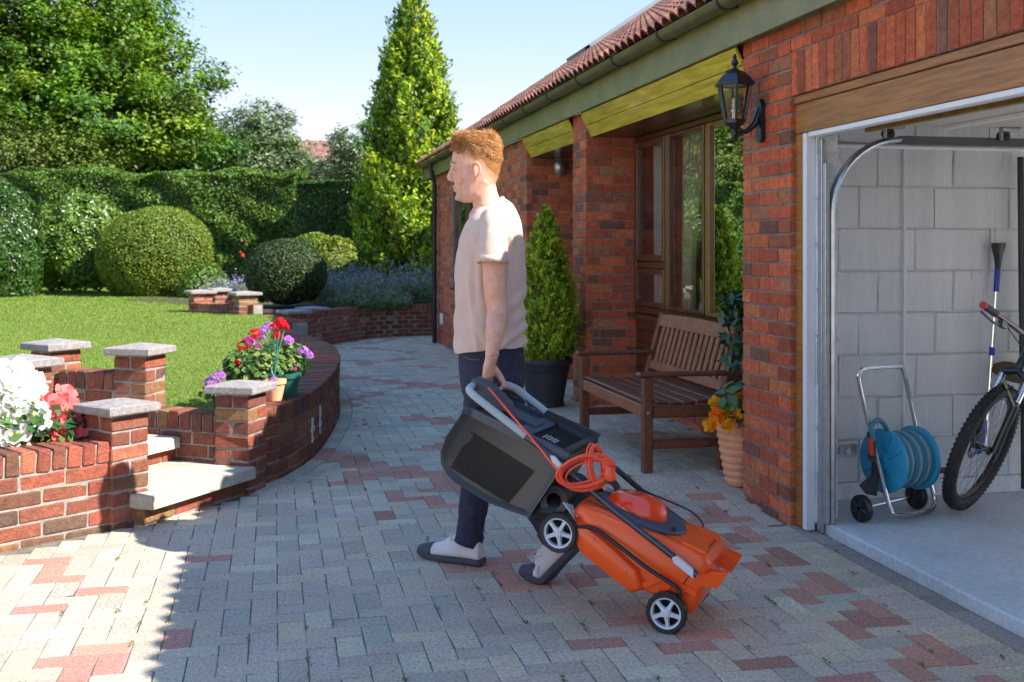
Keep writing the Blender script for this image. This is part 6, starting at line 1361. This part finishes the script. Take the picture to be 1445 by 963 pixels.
for k in range(3): a = pg+CW(-.016+.006*k, .0, -.022-.002*k); m.bar(a, a+CW(-.010, -.004, -.014), .004, .004)
m.build('plug_pin', MT['gold_trim'], pgo, smooth_=0)
# ---------------------------------------------------------------- the man
PY = 4.90
pb_ = CW(-.06, PY, 0); man = empty('person', (pb_.x, pb_.y, 0), 0, 'man in pale pink t-shirt and dark jeans walking and towing the lawn mower', 'person')
def P(px, py, dy=0.0): Y = PY+dy; return CW((px-HX)/FPX*Y, Y, EYE-(py-HY)/FPX*Y)
MPP = PY/FPX                                              # metres per photo pixel at the man
def ring(xf, xb, py, w, n=28, dy=0.0, e=1.0, front=1.0, skew=0.0, py2=None):
    """cross-section: front column xf, back column xb, half width w (towards / away from the camera)"""
    cx = (xf+xb)/2; rx = (xb-xf)/2; pts = []
    for k in range(n):
        a = 2*math.pi*k/n; ca, sa = math.cos(a), math.sin(a); sc = abs(ca)**e*(1 if ca > 0 else -1); ss = abs(sa)**e*(1 if sa > 0 else -1)
        yy = py if py2 is None else py+(py2-py)*(sc+1)/2
        wf = w*(front if sc < 0 else 1.0) if front != 1.0 else w
        pts.append(P(cx+rx*sc, yy, dy+ss*wf))
    return pts
HEAD = [(187, 668, 688, .020), (189.5, 656, 697, .048), (194, 649, 702, .062), (201, 643.5, 705, .071), (210, 640, 706.5, .076), (218, 638.5, 707, .078), (226, 637.5, 706.5, .078), (232, 637, 706, .077), (237, 638, 705.3, .075), (241, 640, 704.6, .073), (247, 640.2, 703.5, .071), (254, 640.5, 701.5, .068), (260, 641.5, 699, .064), (266, 642, 697, .060), (272, 643.5, 694, .056), (278, 644.5, 690, .050), (283, 647, 682, .041), (286.5, 653, 672, .026)]
def headpt(z, az, off):
    for (y0, a0, b0, w0), (y1, a1, b1, w1) in zip(HEAD[:-1], HEAD[1:]):
        if y0 <= z <= y1: t = (z-y0)/(y1-y0); break
    else: t = 0
    xf, xb, w = a0+(a1-a0)*t, b0+(b1-b0)*t, w0+(w1-w0)*t; cx, rx = (xf+xb)/2, (xb-xf)/2; e = .94; ca, sa = -math.cos(az), math.sin(az)
    sc = abs(ca)**e*(1 if ca > 0 else -1); ss = abs(sa)**e*(1 if sa > 0 else -1); return P(cx+(rx+off/MPP)*sc, z, (w+off)*ss)
def zlow(az):
    d = abs((az+math.pi) % (2*math.pi)-math.pi); D = math.degrees(d)
    for (d0, z0), (d1, z1) in zip([(0, 209), (30, 211), (55, 216), (75, 222), (88, 236), (100, 231), (112, 238), (125, 252), (150, 258), (180, 260)][:-1], [(30, 211), (55, 216), (75, 222), (88, 236), (100, 231), (112, 238), (125, 252), (150, 258), (180, 260), (181, 260)]):
        if d0 <= D <= d1: return z0+(z1-z0)*(D-d0)/(d1-d0)
    return 258
b = MB()
b.loft([ring(xf, xb, y, w, 28, e=.94, dy=0) for y, xf, xb, w in HEAD])
# nose, brow, lips, chin
b.tube([P(639.5, 236), P(636.5, 244), P(634.5, 250), P(635.5, 255)], [.010, .011, .0135, .010], 10); b.ball(P(634.6, 252), (.0105, .0105, .0095)); b.ball(P(638.5, 255, -.010), (.009, .008, .007)); b.ball(P(638.5, 255, .010), (.009, .008, .007))
b.tube([P(640.5, 231, -.032), P(637.6, 231.5, 0), P(640.5, 231, .032)], [.007, .009, .007], 8)
b.tube([P(644, 264.8, -.020), P(640.3, 263.6, 0), P(644, 264.8, .020)], [.004, .0062, .004], 8); b.tube([P(644, 269.6, -.018), P(641.2, 269.2, 0), P(644, 269.6, .018)], [.004, .0062, .004], 8)
b.ball(P(646.5, 279.5), (.016, .018, .014)); b.ball(P(653, 254, -.038), (.026, .022, .028)); b.ball(P(653, 254, .038), (.026, .022, .028))
b.tube([P(684, 255, -.050), P(672, 272, -.044), P(656, 283, -.024)], [.018, .015, .012], 8); b.tube([P(684, 255, .050), P(672, 272, .044), P(656, 283, .024)], [.018, .015, .012], 8)
# ears
for sg in (-1, 1):
    e0 = [P(666.5, 238, sg*.078), P(668, 233, sg*.084), P(672, 230.3, sg*.090), P(676, 232.5, sg*.095), P(677.5, 238, sg*.096), P(676, 244.5, sg*.093), P(672.5, 249.5, sg*.087), P(669.5, 253.5, sg*.082), P(667.5, 252.5, sg*.079)]
    b.tube([tuple(p) for p in cat_rom(e0, 3)], .0062, 8); b.ball(P(670.5, 242, sg*.075), (.010, .006, .022)); b.ball(P(669, 252, sg*.075), (.008, .006, .008))
# neck and trunk (under the clothes), arms, legs
b.loft([ring(xf, xb, y, w, 20) for y, xf, xb, w in ((262, 664, 700, .050), (272, 664, 702, .053), (282, 666, 706, .056), (292, 668, 712, .066), (302, 662, 722, .10), (320, 660, 728, .15), (360, 652, 734, .160), (420, 650, 732, .150), (470, 651, 731, .148), (505, 652, 734, .155), (530, 655, 735, .14))])
SHL, ELB = P(701, 318, -.185), P(700, 424, -.225)
bar = lambda t: mw(1.055-.0*t, t, .256)
ax_h = (bar(.25)-bar(.12)).normalized(); gc = bar(.185); down = Vector((0, 0, -1)); fwd = CW(-1, 0, 0); fwd = (fwd-ax_h*fwd.dot(ax_h)).normalized(); dn = (down-ax_h*down.dot(ax_h)).normalized()
W2 = gc-dn*.118+fwd*.004; WRI = W2-dn*.01+(ELB-W2).normalized()*.02
b.tube([tuple(p) for p in cat_rom([SHL, P(699, 350, -.205), P(697.5, 385, -.218), P(698.5, 412, -.225), ELB, P(702.5, 442, -.232), ELB.lerp(WRI, .55)+CW(.006, 0, 0), ELB.lerp(WRI, .82)+CW(.003, 0, 0), WRI], 3)],
       [.052]*3+[.052]*3+[.048]*3+[.045]*3+[.044]*3+[.0445]*3+[.040]*3+[.033, .031, .030]+[.0285], 16, ecc=.92)
b.tube([tuple(p) for p in cat_rom([P(699, 318, .185), P(700, 370, .20), P(698, 420, .205), P(690, 465, .20), P(684, 500, .19)], 3)], [.052]*3+[.050]*3+[.044]*3+[.036]*3+[.030], 12)
def hand(wrist, knuckle, side, fingers, thumb, thick=.014):
    b.tube([tuple(wrist), tuple(wrist.lerp(knuckle, .45)), tuple(knuckle)], [(.029, .022), (.040, .019), (.043, .015)], 14, up=tuple(side))
    for f in fingers: b.tube([tuple(p) for p in f], [.0115, .0105, .0098, .0088][:len(f)], 8)
    b.tube([tuple(p) for p in thumb], [.017, .014, .0115, .0095][:len(thumb)], 8)
# left hand closed round the mower bar
fingers = []
for k in range(4):                                     # little finger nearest the camera, each wrapped under and behind the bar
    c = gc+ax_h*(-.034+.0218*k); L = (.86, .97, 1.0, .95)[k]
    fingers.append([c+fwd*.026-dn*.030, c+fwd*.031*L-dn*.004, c+fwd*.022*L+dn*.021*L, c-fwd*.003+dn*.030*L, c-fwd*.024+dn*.014])
kn = gc+fwd*.022-dn*.032
thumb = [kn-dn*.035+ax_h*.030-fwd*.010, gc+ax_h*.052-fwd*.014-dn*.022, gc+ax_h*.046-fwd*.027-dn*.002, gc+ax_h*.030-fwd*.030+dn*.014]
b.tube([tuple(WRI), tuple(WRI.lerp(W2, .5)), tuple(W2)], [.0285, .0275, (.030, .024)], 14, up=tuple(ax_h))
b.tube([tuple(W2), tuple(W2.lerp(kn, .5)+fwd*.003), tuple(kn)], [(.029, .024), (.038, .022), (.042, .018)], 16, up=tuple(fwd))
for f in fingers: b.tube([tuple(p) for p in f], [.0138, .0130, .0122, .0112, .0095], 8)
b.tube([tuple(p) for p in thumb], [.017, .014, .0118, .0098], 8)
# right hand, relaxed
k2 = P(680, 524, .18); b.tube([tuple(P(684, 500, .19)), tuple(P(682, 512, .185)), tuple(k2)], [(.028, .020), (.038, .017), (.038, .014)], 12)
for k in range(4): o = CW(-.015+.010*k, 0, 0); b.tube([tuple(k2+o), tuple(k2+o+CW(-.006, -.004, -.035)), tuple(k2+o+CW(.004, -.010, -.062+.006*abs(k-1)))], [.0105, .0098, .0085], 8)
b.tube([tuple(P(681, 508, .17)), tuple(P(674, 520, .165)), tuple(P(672, 532, .165))], [.015, .012, .0095], 8)
HIPR, KNR, ANR = P(694, 525, .085), P(676, 645, .095), P(663, 757, .10)
HIPL, KNL, ANL = P(702, 525, -.085), P(722, 640, -.095), P(789, 752, -.12)
b.tube([tuple(p) for p in cat_rom([HIPR, KNR, ANR], 5)], [.080]*5+[.050]*5+[.036], 12); b.tube([tuple(p) for p in cat_rom([HIPL, KNL, ANL], 5)], [.080]*5+[.050]*5+[.036], 12)
bo = fuse('body', b, .0040, 3, 'skin', man)
# skin: redder ears, cheeks, nose, elbows and knuckles
co = np.zeros(len(bo.data.vertices)*3, dtype=np.float32); bo.data.vertices.foreach_get('co', co); co = co.reshape(-1, 3)
tint = np.tile(np.array([.71, .385, .27]), (len(co), 1))
for (q, r_, c_, a_) in ((P(672, 242, -.08), .022, (.80, .27, .19), .75), (P(672, 242, .08), .022, (.80, .27, .19), .75), (P(650, 255, -.055), .030, (.80, .33, .25), .55), (P(634, 252, 0), .016, (.80, .35, .27), .5), (P(642, 266, 0), .014, (.70, .26, .21), .6), (P(648, 278, -.02), .035, (.68, .37, .25), .45), (P(702, 428, -.23), .045, (.80, .38, .28), .5), (gc+fwd*.03-dn*.02, .045, (.82, .38, .28), .55), (gc+dn*.03, .03, (.80, .36, .27), .5), (P(642, 238, -.03), .011, (.55, .28, .20), .6)):
    d = np.linalg.norm(co-np.array(q), axis=1); w_ = (np.exp(-(d/r_)**2)*a_)[:, None]; tint = tint*(1-w_)+np.array(c_)*w_
for i in np.nonzero((co[:, 2] > P(680, 262).z) & (co[:, 2] < P(680, 200).z))[0]:
    q = co[i]; X = q[0]*CS-q[1]*SN; Y = q[0]*SN+q[1]*CS; pz = HY-(q[2]-EYE)*FPX/Y; az_ = math.atan2(abs(Y-PY)*1.35, -(X-(672-HX)/FPX*PY)); D_ = math.degrees(az_)
    if D_ < 62: continue
    f = smooth((zlow(az_)+3-pz)/14)*smooth((D_-62)/14); c_ = np.array([.50, .25, .105]); tint[i] = tint[i]*(1-.75*f)+c_*.75*f
tint *= (1+.035*np_noise(co, 60, 3)+.04*np_noise(co, 220, 4))[:, None]
ca = bo.data.color_attributes.new('tint', 'FLOAT_COLOR', 'POINT'); c4 = np.ones((len(co), 4), dtype=np.float32); c4[:, :3] = np.clip(tint, 0, 1); ca.data.foreach_set('color', c4.ravel())
# eyes and brows
for sg in (-1, 1):
    m = MB(); m.ball(P(642.6, 238.8, sg*.030), (.0075, .009, .0040), 10); ey = m.build('eye', MT['bulb'], man)
    m = MB(); m.ball(P(641.0, 239, sg*.0315), (.0050, .0055, .0040), 8); m.build('iris', MT['hole'], ey)
    m = MB(); m.tube([tuple(P(637.8, 231.2, sg*.014)), tuple(P(638.2, 229.2, sg*.030)), tuple(P(643.5, 230.5, sg*.048))], [.0028, .0036, .0022], 6); m.build('eyebrow', MT['hair_cap'], man)
# hair: close cap, longer on top, faded at the sides
def zcap(az):
    D = abs(math.degrees((az+math.pi) % (2*math.pi)-math.pi)); zl = zlow(az)
    return zl if D < 60 else zl-(8 if D < 118 else 12)
na, nz_ = 56, 16; V = []; F = []
for j in range(nz_+1):
    for i in range(na):
        az = 2*math.pi*i/na; zl = zcap(az); u = j/nz_; z = 187.2+(zl-187.2)*u; dfa = abs((az+math.pi) % (2*math.pi)-math.pi)
        thick = .002+.007*max(0, 1-u*1.5)+(.007*math.sin(min(1, u*1.1)*math.pi) if dfa < .8 else 0); V.append(headpt(z, az, thick*(1-.9*u**5)))
for j in range(nz_):
    for i in range(na): k = (i+1) % na; F.append((j*na+i, j*na+k, (j+1)*na+k, (j+1)*na+i))
V.append(P(678, 184.6)); F2 = [(len(V)-1, (i+1) % na, i) for i in range(na)]
me = bpy.data.meshes.new('hair'); me.from_pydata([tuple(v) for v in V], [], F+F2); me.update(); shade(me, 180); link('hair', me, man, MT['hair_cap'])
n = 22000; az = RNG.random(n)*2*np.pi; u = RNG.random(n)**.75; Pp, Nn, Dd, Ss = [], [], [], []; cen = P(673, 225)
for i in range(n):
    zl = zlow(az[i])+2; z = 188+(zl-188)*u[i]; dfa = abs((az[i]+math.pi) % (2*math.pi)-math.pi); topness = max(0, 1-u[i]*1.7)
    if z > zcap(az[i])-3 and dfa > 1.0 and RNG.random() < .35+.6*(z-zcap(az[i])+3)/15: continue
    p = headpt(z, az[i], .004*max(0, 1-u[i]*1.3)+.001); nn = (p-cen).normalized(); sw = np.sin(az[i]*5+z*.25)*.14
    tb = smooth((topness-.02)/.35)
    if dfa > .85: d = (CW(-1, sw, .30)*.85+nn*(.35+.45*RNG.random()))*tb+(Vector((0, 0, -1))*.8+CW(.35, 0, 0)+nn*.45)*(1-tb)
    elif topness > .12: d = CW(-1, sw, .30)*.85+nn*(.35+.45*RNG.random())
    elif dfa < .85: d = CW(-.9, sw, -.1)*.8+nn*.4
    else: d = Vector((0, 0, -1))*.8+CW(.45, 0, 0)+nn*.35
    d = (d+Vector(RNG.normal(0, .09, 3))).normalized(); L = .008+(.034 if topness > .5 else .034*topness/.5)+(.016*(1-topness) if dfa < .85 else 0)
    Pp.append(p+d*L*.3); Nn.append(nn+Vector(RNG.normal(0, .5, 3))); Dd.append(d*3); Ss.append(L*RNG.uniform(.6, 1.3))
n = len(Pp); hcol = colours(n, [(.46, .205, .055), (.60, .31, .10), (.28, .115, .03), (.76, .47, .20)], jit=.14); Ss = np.array(Ss)
link('hair_strand', leaf_mesh('hair_strand', np.array([tuple(p) for p in Pp]), np.array([tuple(p) for p in Nn]), Ss, hcol, .05, .05, droop=np.array([tuple(p) for p in Dd])), man, MT['hair'])['kind'] = 'stuff'
# t-shirt ---------------------------------------------------------------------
def fold(p, k, sc=1.0):
    q = p.x*CS-p.y*SN; e = p.x*SN+p.y*CS
    return math.sin(p.z*34+q*26+k)*.45+math.sin(p.z*21-q*33+e*18+k*2.1)*.4+math.sin(p.z*61+q*18-e*25)*.25
TS = [(672, 296.5, 710.5, 278.5, .064), (669, 299, 716, 281.5, .080), (666, 303, 723.5, 287, .122), (661.5, 309, 728.5, 295.5, .166), (656.5, 317, 732.5, 306.5, .190), (651.5, 328, 736, 320, .200), (647, 342, 738.8, 337, .201), (644, 358, 740.5, 356, .196), (642, 378, 741.5, 378, .188), (641.5, 400, 741.5, 400, .182), (641, 424, 741, 424, .178), (641, 446, 741, 446, .177), (640.5, 466, 741.5, 465, .180), (640.5, 482, 742, 480, .184), (641, 493, 742.5, 486, .187), (642, 500, 742.5, 490, .186)]
FOLDS = [(744, 428, 712, 468, .010, 7), (744, 452, 704, 488, .011, 7), (743, 474, 712, 499, .009, 6), (742, 440, 722, 449, .007, 5), (739, 405, 716, 440, .006, 8), (657, 392, 669, 490, .006, 9), (644, 430, 664, 470, .005, 8),
         (690, 378, 700, 470, .007, 8), (672, 366, 674, 430, .007, 6), (664, 335, 676, 366, .006, 6), (700, 300, 722, 345, .006, 7), (727, 312, 733, 365, .005, 7), (676, 470, 690, 500, .006, 8), (652, 350, 662, 380, .004, 7), (712, 400, 700, 430, .005, 6)]
def creased(p, d, seed):
    Y = p.x*SN+p.y*CS; px = HX+FPX*(p.x*CS-p.y*SN)/Y; py = HY+FPX*(EYE-p.z)/Y; o = 0.0
    for k, (x0, y0, x1, y1, dep_, wd_) in enumerate(FOLDS):
        vx, vy = x1-x0, y1-y0; L2 = vx*vx+vy*vy; t = max(0, min(1, ((px-x0)*vx+(py-y0)*vy)/L2)); bx, by = px-(x0+vx*t), py-(y0+vy*t); s_ = (bx*vy-by*vx)/math.sqrt(L2); dist = math.hypot(bx, by)
        e = math.exp(-(dist/wd_)**2)*(.35+.65*math.sin(math.pi*min(1, max(0, .15+.7*t)))); o += 2.6*dep_*e*(1 if s_ > 0 else -.75)*min(1, abs(s_)/3)
    return p+d*o
cols_ = [cat_rom([(i, row[c]) for i, row in enumerate(TS)], 3) for c in range(5)]; rings = []
for i in range(len(cols_[0])):
    xf, y, xb, yb, w = [cols_[c][i].y for c in range(5)]; rg2 = ring(xf, xb, y, w, 72, e=.86, py2=yb); c = sum(rg2, Vector())/len(rg2); out = []; amp = .006*smooth((y-350)/120)+.001
    for k, p in enumerate(rg2):
        d = (p-c); d.z = 0; d = d.normalized(); out.append(creased(p+d*fold(p, 1.3)*amp, d, k))
    rings.append(out)
m = MB(); m.loft(rings, caps=False)
for sg, hid in ((-1, 0), (1, 1)):                       # sleeves
    sl = [P(694, 306, sg*.150), P(696, 318, sg*.178), P(696.5, 334, sg*.198), P(696, 350, sg*.212), P(695.5, 364, sg*.220), P(695.3, 370, sg*.222)]
    rr = [(.062, .052), (.068, .058), (.0715, .062), (.0705, .062), (.0700, .062), (.0705, .0625)]
    n0 = len(m.v); sl2 = cat_rom(sl, 4); rr2 = [rr[min(len(rr)-1, i//4)] for i in range(len(sl2))]; m.tube([tuple(p) for p in sl2], rr2, 40, up=tuple(CW(1, 0, 0)), caps=False)
    for i in range(n0, len(m.v)):
        p = Vector(m.v[i]); c = sl2[(i-n0)//40]; m.v[i] = tuple(creased(p, (p-c).normalized(), i))
ts_me = m.mesh('t_shirt_shapes', True)
ts = link('t_shirt', ts_me, man, MT['shirt'])
so = ts.modifiers.new('cloth', 'SOLIDIFY'); so.thickness = .004; so.offset = -1
sb_ = ts.modifiers.new('smooth', 'SUBSURF'); sb_.levels = 1; sb_.render_levels = 1
tx = bpy.data.textures.new('creases', 'CLOUDS'); tx.noise_scale = .11; tx.noise_depth = 3
dm = ts.modifiers.new('creases', 'DISPLACE'); dm.texture = tx; dm.strength = .012; dm.mid_level = .5; dm.texture_coords = 'GLOBAL'
for sg in (-1, 1):
    m = MB(); m.tube([tuple(P(695.4, 362.5, sg*.2195)), tuple(P(695.3, 371.5, sg*.2225))], [(.0735, .0655), (.0738, .0658)], 28, up=tuple(CW(1, 0, 0)), caps=False); q = m.build('sleeve_hem', MT['shirt'], ts); q.modifiers.new('s', 'SOLIDIFY').thickness = .005
m = MB(); cr = ring(671.5, 710, 296, .063, 32, py2=279); m.tube([tuple(p) for p in cr], .0062, 8, closed=True); m.build('collar', MT['shirt'], ts)
# jeans ------------------------------------------------------------------------
j = MB()
j.loft([ring(xf, xb, y, w, 28, e=.9) for y, xf, xb, w in ((486, 647, 738, .166), (500, 646.5, 740, .172), (520, 647, 742, .178), (540, 649, 741, .176), (556, 652, 736, .165), (570, 660, 728, .14))])
def leg(pts, rad): j.tube([tuple(p) for p in cat_rom([P(*q) for q in pts], 4)], [r for r in rad for _ in range(4)][:-3], 18)
leg([(690, 530, .085), (682, 585, .09), (675, 640, .095), (671, 690, .10), (666, 730, .10), (661, 764, .10)], [.096, .091, .074, .066, .061, .056])
leg([(704, 530, -.085), (712, 585, -.09), (722, 640, -.095), (748, 695, -.105), (768, 730, -.115), (783, 757, -.12)], [.096, .090, .072, .064, .060, .056])
fuse('jeans', j, .007, 3, 'jeans', man)
for (a, b_) in (((664.5, 752, .10), (660, 768, .10)), ((775, 745, -.118), (785, 761, -.12))): m = MB(); m.tube([tuple(P(*a)), tuple(P(*b_))], [.062, .0625], 20); m.build('turn_up', MT['jeans'], man)
for q in ((650, 506, -.10), ):
    m = MB(); m.tube([tuple(P(654, 503, -.152)), tuple(P(664, 508, -.168)), tuple(P(676, 508, -.176))], .002, 6); m.build('pocket_seam', MT['jeans_seam'], man)
# shoes ------------------------------------------------------------------------
def shoe(toe, ball, heel, up_t, up_h, side, label=None):
    """toe, ball, heel: points on the ground line of the sole; the foot bends at the ball"""
    toe, ball, heel = Vector(toe), Vector(ball), Vector(heel); lat = side.normalized()
    spine = cat_rom([toe, toe.lerp(ball, .5), ball, ball.lerp(heel, .35), ball.lerp(heel, .7), heel], 3); n = len(spine); cum = [0]
    for a, b_ in zip(spine[:-1], spine[1:]): cum.append(cum[-1]+(b_-a).length)
    T = cum[-1]
    def frame(i):
        d = (spine[min(i+1, n-1)]-spine[max(i-1, 0)]).normalized(); u = lat.cross(d); u = u if u.z > 0 else -u; return d, u.normalized()
    wid = lambda f: .024+.024*math.sin(min(1, f*2.3)*math.pi/2)**.8-.013*smooth((f-.42)/.4)
    hgt = lambda f: .034+.014*smooth(f/.22)+.050*smooth((f-.26)/.36)-.014*smooth((f-.72)/.28)
    dirs = (toe-spine[1]).normalized()
    so_ = []
    for i in range(n):
        f = cum[i]/T; d, u = frame(i); w = wid(f)*1.07; p = spine[i]; sp = .010*(1-smooth(f/.16))
        so_.append([p+lat*(w*sx)+u*(h+sp) for sx, h in ((-1, .007), (-.86, 0), (0, 0), (.86, 0), (1, .007), (1.0, .027), (0, .030), (-1.0, .027))])
    def nose(r0, k, fw, up_): c = sum(r0, Vector())/len(r0); return [c+(q-c)*k+dirs*fw+Vector((0, 0, up_)) for q in r0]
    tail = lambda r0, k, bk_: [sum(r0, Vector())/len(r0)+(q-sum(r0, Vector())/len(r0))*k+(heel-spine[-2]).normalized()*bk_ for q in r0]
    m = MB(); m.loft([nose(so_[0], .35, .021, .004), nose(so_[0], .78, .014, .002)]+so_+[tail(so_[-1], .82, .010)]); sole = m.build('shoe', MT['rubber'], man, smooth_=60); bv = sole.modifiers.new('b', 'BEVEL'); bv.width = .003; bv.segments = 2
    rings = []; prof = ((-1, 1.0, 0), (-1, 1.02, .35), (-1, .86, .72), (-.62, .80, .95), (0, .7, 1.04), (.62, .80, .95), (1, .86, .72), (1, 1.02, .35), (1, 1.0, 0), (0, 1, 0))
    for i in range(n):
        f = cum[i]/T; d, u = frame(i); w = wid(f); h = hgt(f); p = spine[i]+u*.024; tw = 1-.30*smooth((f-.25)/.25)*(1-.35*smooth((f-.6)/.3))
        rings.append([p+lat*(sx*w*(ww if hh < .5 else ww*tw))+u*hh*h-d*(.012*hh*smooth((f-.8)/.2)) for sx, ww, hh in prof])
    m = MB(); m.loft([nose(rings[0], .55, .010, -.004)]+rings+[tail(rings[-1], .80, .008)]); upo = m.build('upper', MT['canvas'], sole, smooth_=60); sv = upo.modifiers.new('s', 'SUBSURF'); sv.levels = 1; sv.render_levels = 2
    nc_ = 5; big = [[sum(r0, Vector())/len(r0)+(q-sum(r0, Vector())/len(r0))*1.06 for q in r0] for r0 in rings[:nc_]]
    m = MB(); m.loft([nose(big[0], .30, .019, -.008), nose(big[0], .70, .014, -.003)]+big); tc = m.build('toe_cap', MT['rubber'], sole, smooth_=60); sv = tc.modifiers.new('s', 'SUBSURF'); sv.levels = 1; sv.render_levels = 2
    for i in range(5, 10, 1):
        f = cum[i]/T; d, u = frame(i); h = hgt(f); w = wid(f)*.52; p = spine[i]+u*(.024+h*.99)
        m = MB(); m.tube([tuple(p-lat*w-u*.012), tuple(p-lat*w*.4), tuple(p+lat*w*.4+d*.006), tuple(p+lat*w-u*.012+d*.006)], .0032, 6); m.build('lace', MT['white_paint'], sole)
    i = 9; d, u = frame(i); p = spine[i]+u*(.024+hgt(cum[i]/T)); m = MB()
    for sg in (-1, 1): m.tube([tuple(p), tuple(p+lat*sg*.02+u*.008+d*-.02), tuple(p+lat*sg*.036-u*.02-d*.015), tuple(p+lat*sg*.03-u*.03+d*.012), tuple(p)], .0024, 5)
    m.build('lace_bow', MT['canvas'], sole); return sole
gp = lambda px, py, dy, z=None: (lambda q: q if z is None else Vector((q.x, q.y, z)))(P(px, py, dy))
shoe(gp(595, 786, .20, .002), gp(628, 789, .15, .002), gp(679, 792, .06, .003), 0, 0, (gp(595, 786, .20, 0)-gp(679, 792, .06, 0)).cross(Vector((0, 0, 1))))
t_ = gnd(739, 816, .002); b_ = gnd(772, 822, .002); h_ = dep(817, 776, 4.72); shoe(t_, b_, h_, 0, 0, (b_-t_).cross(Vector((0, 0, 1))))
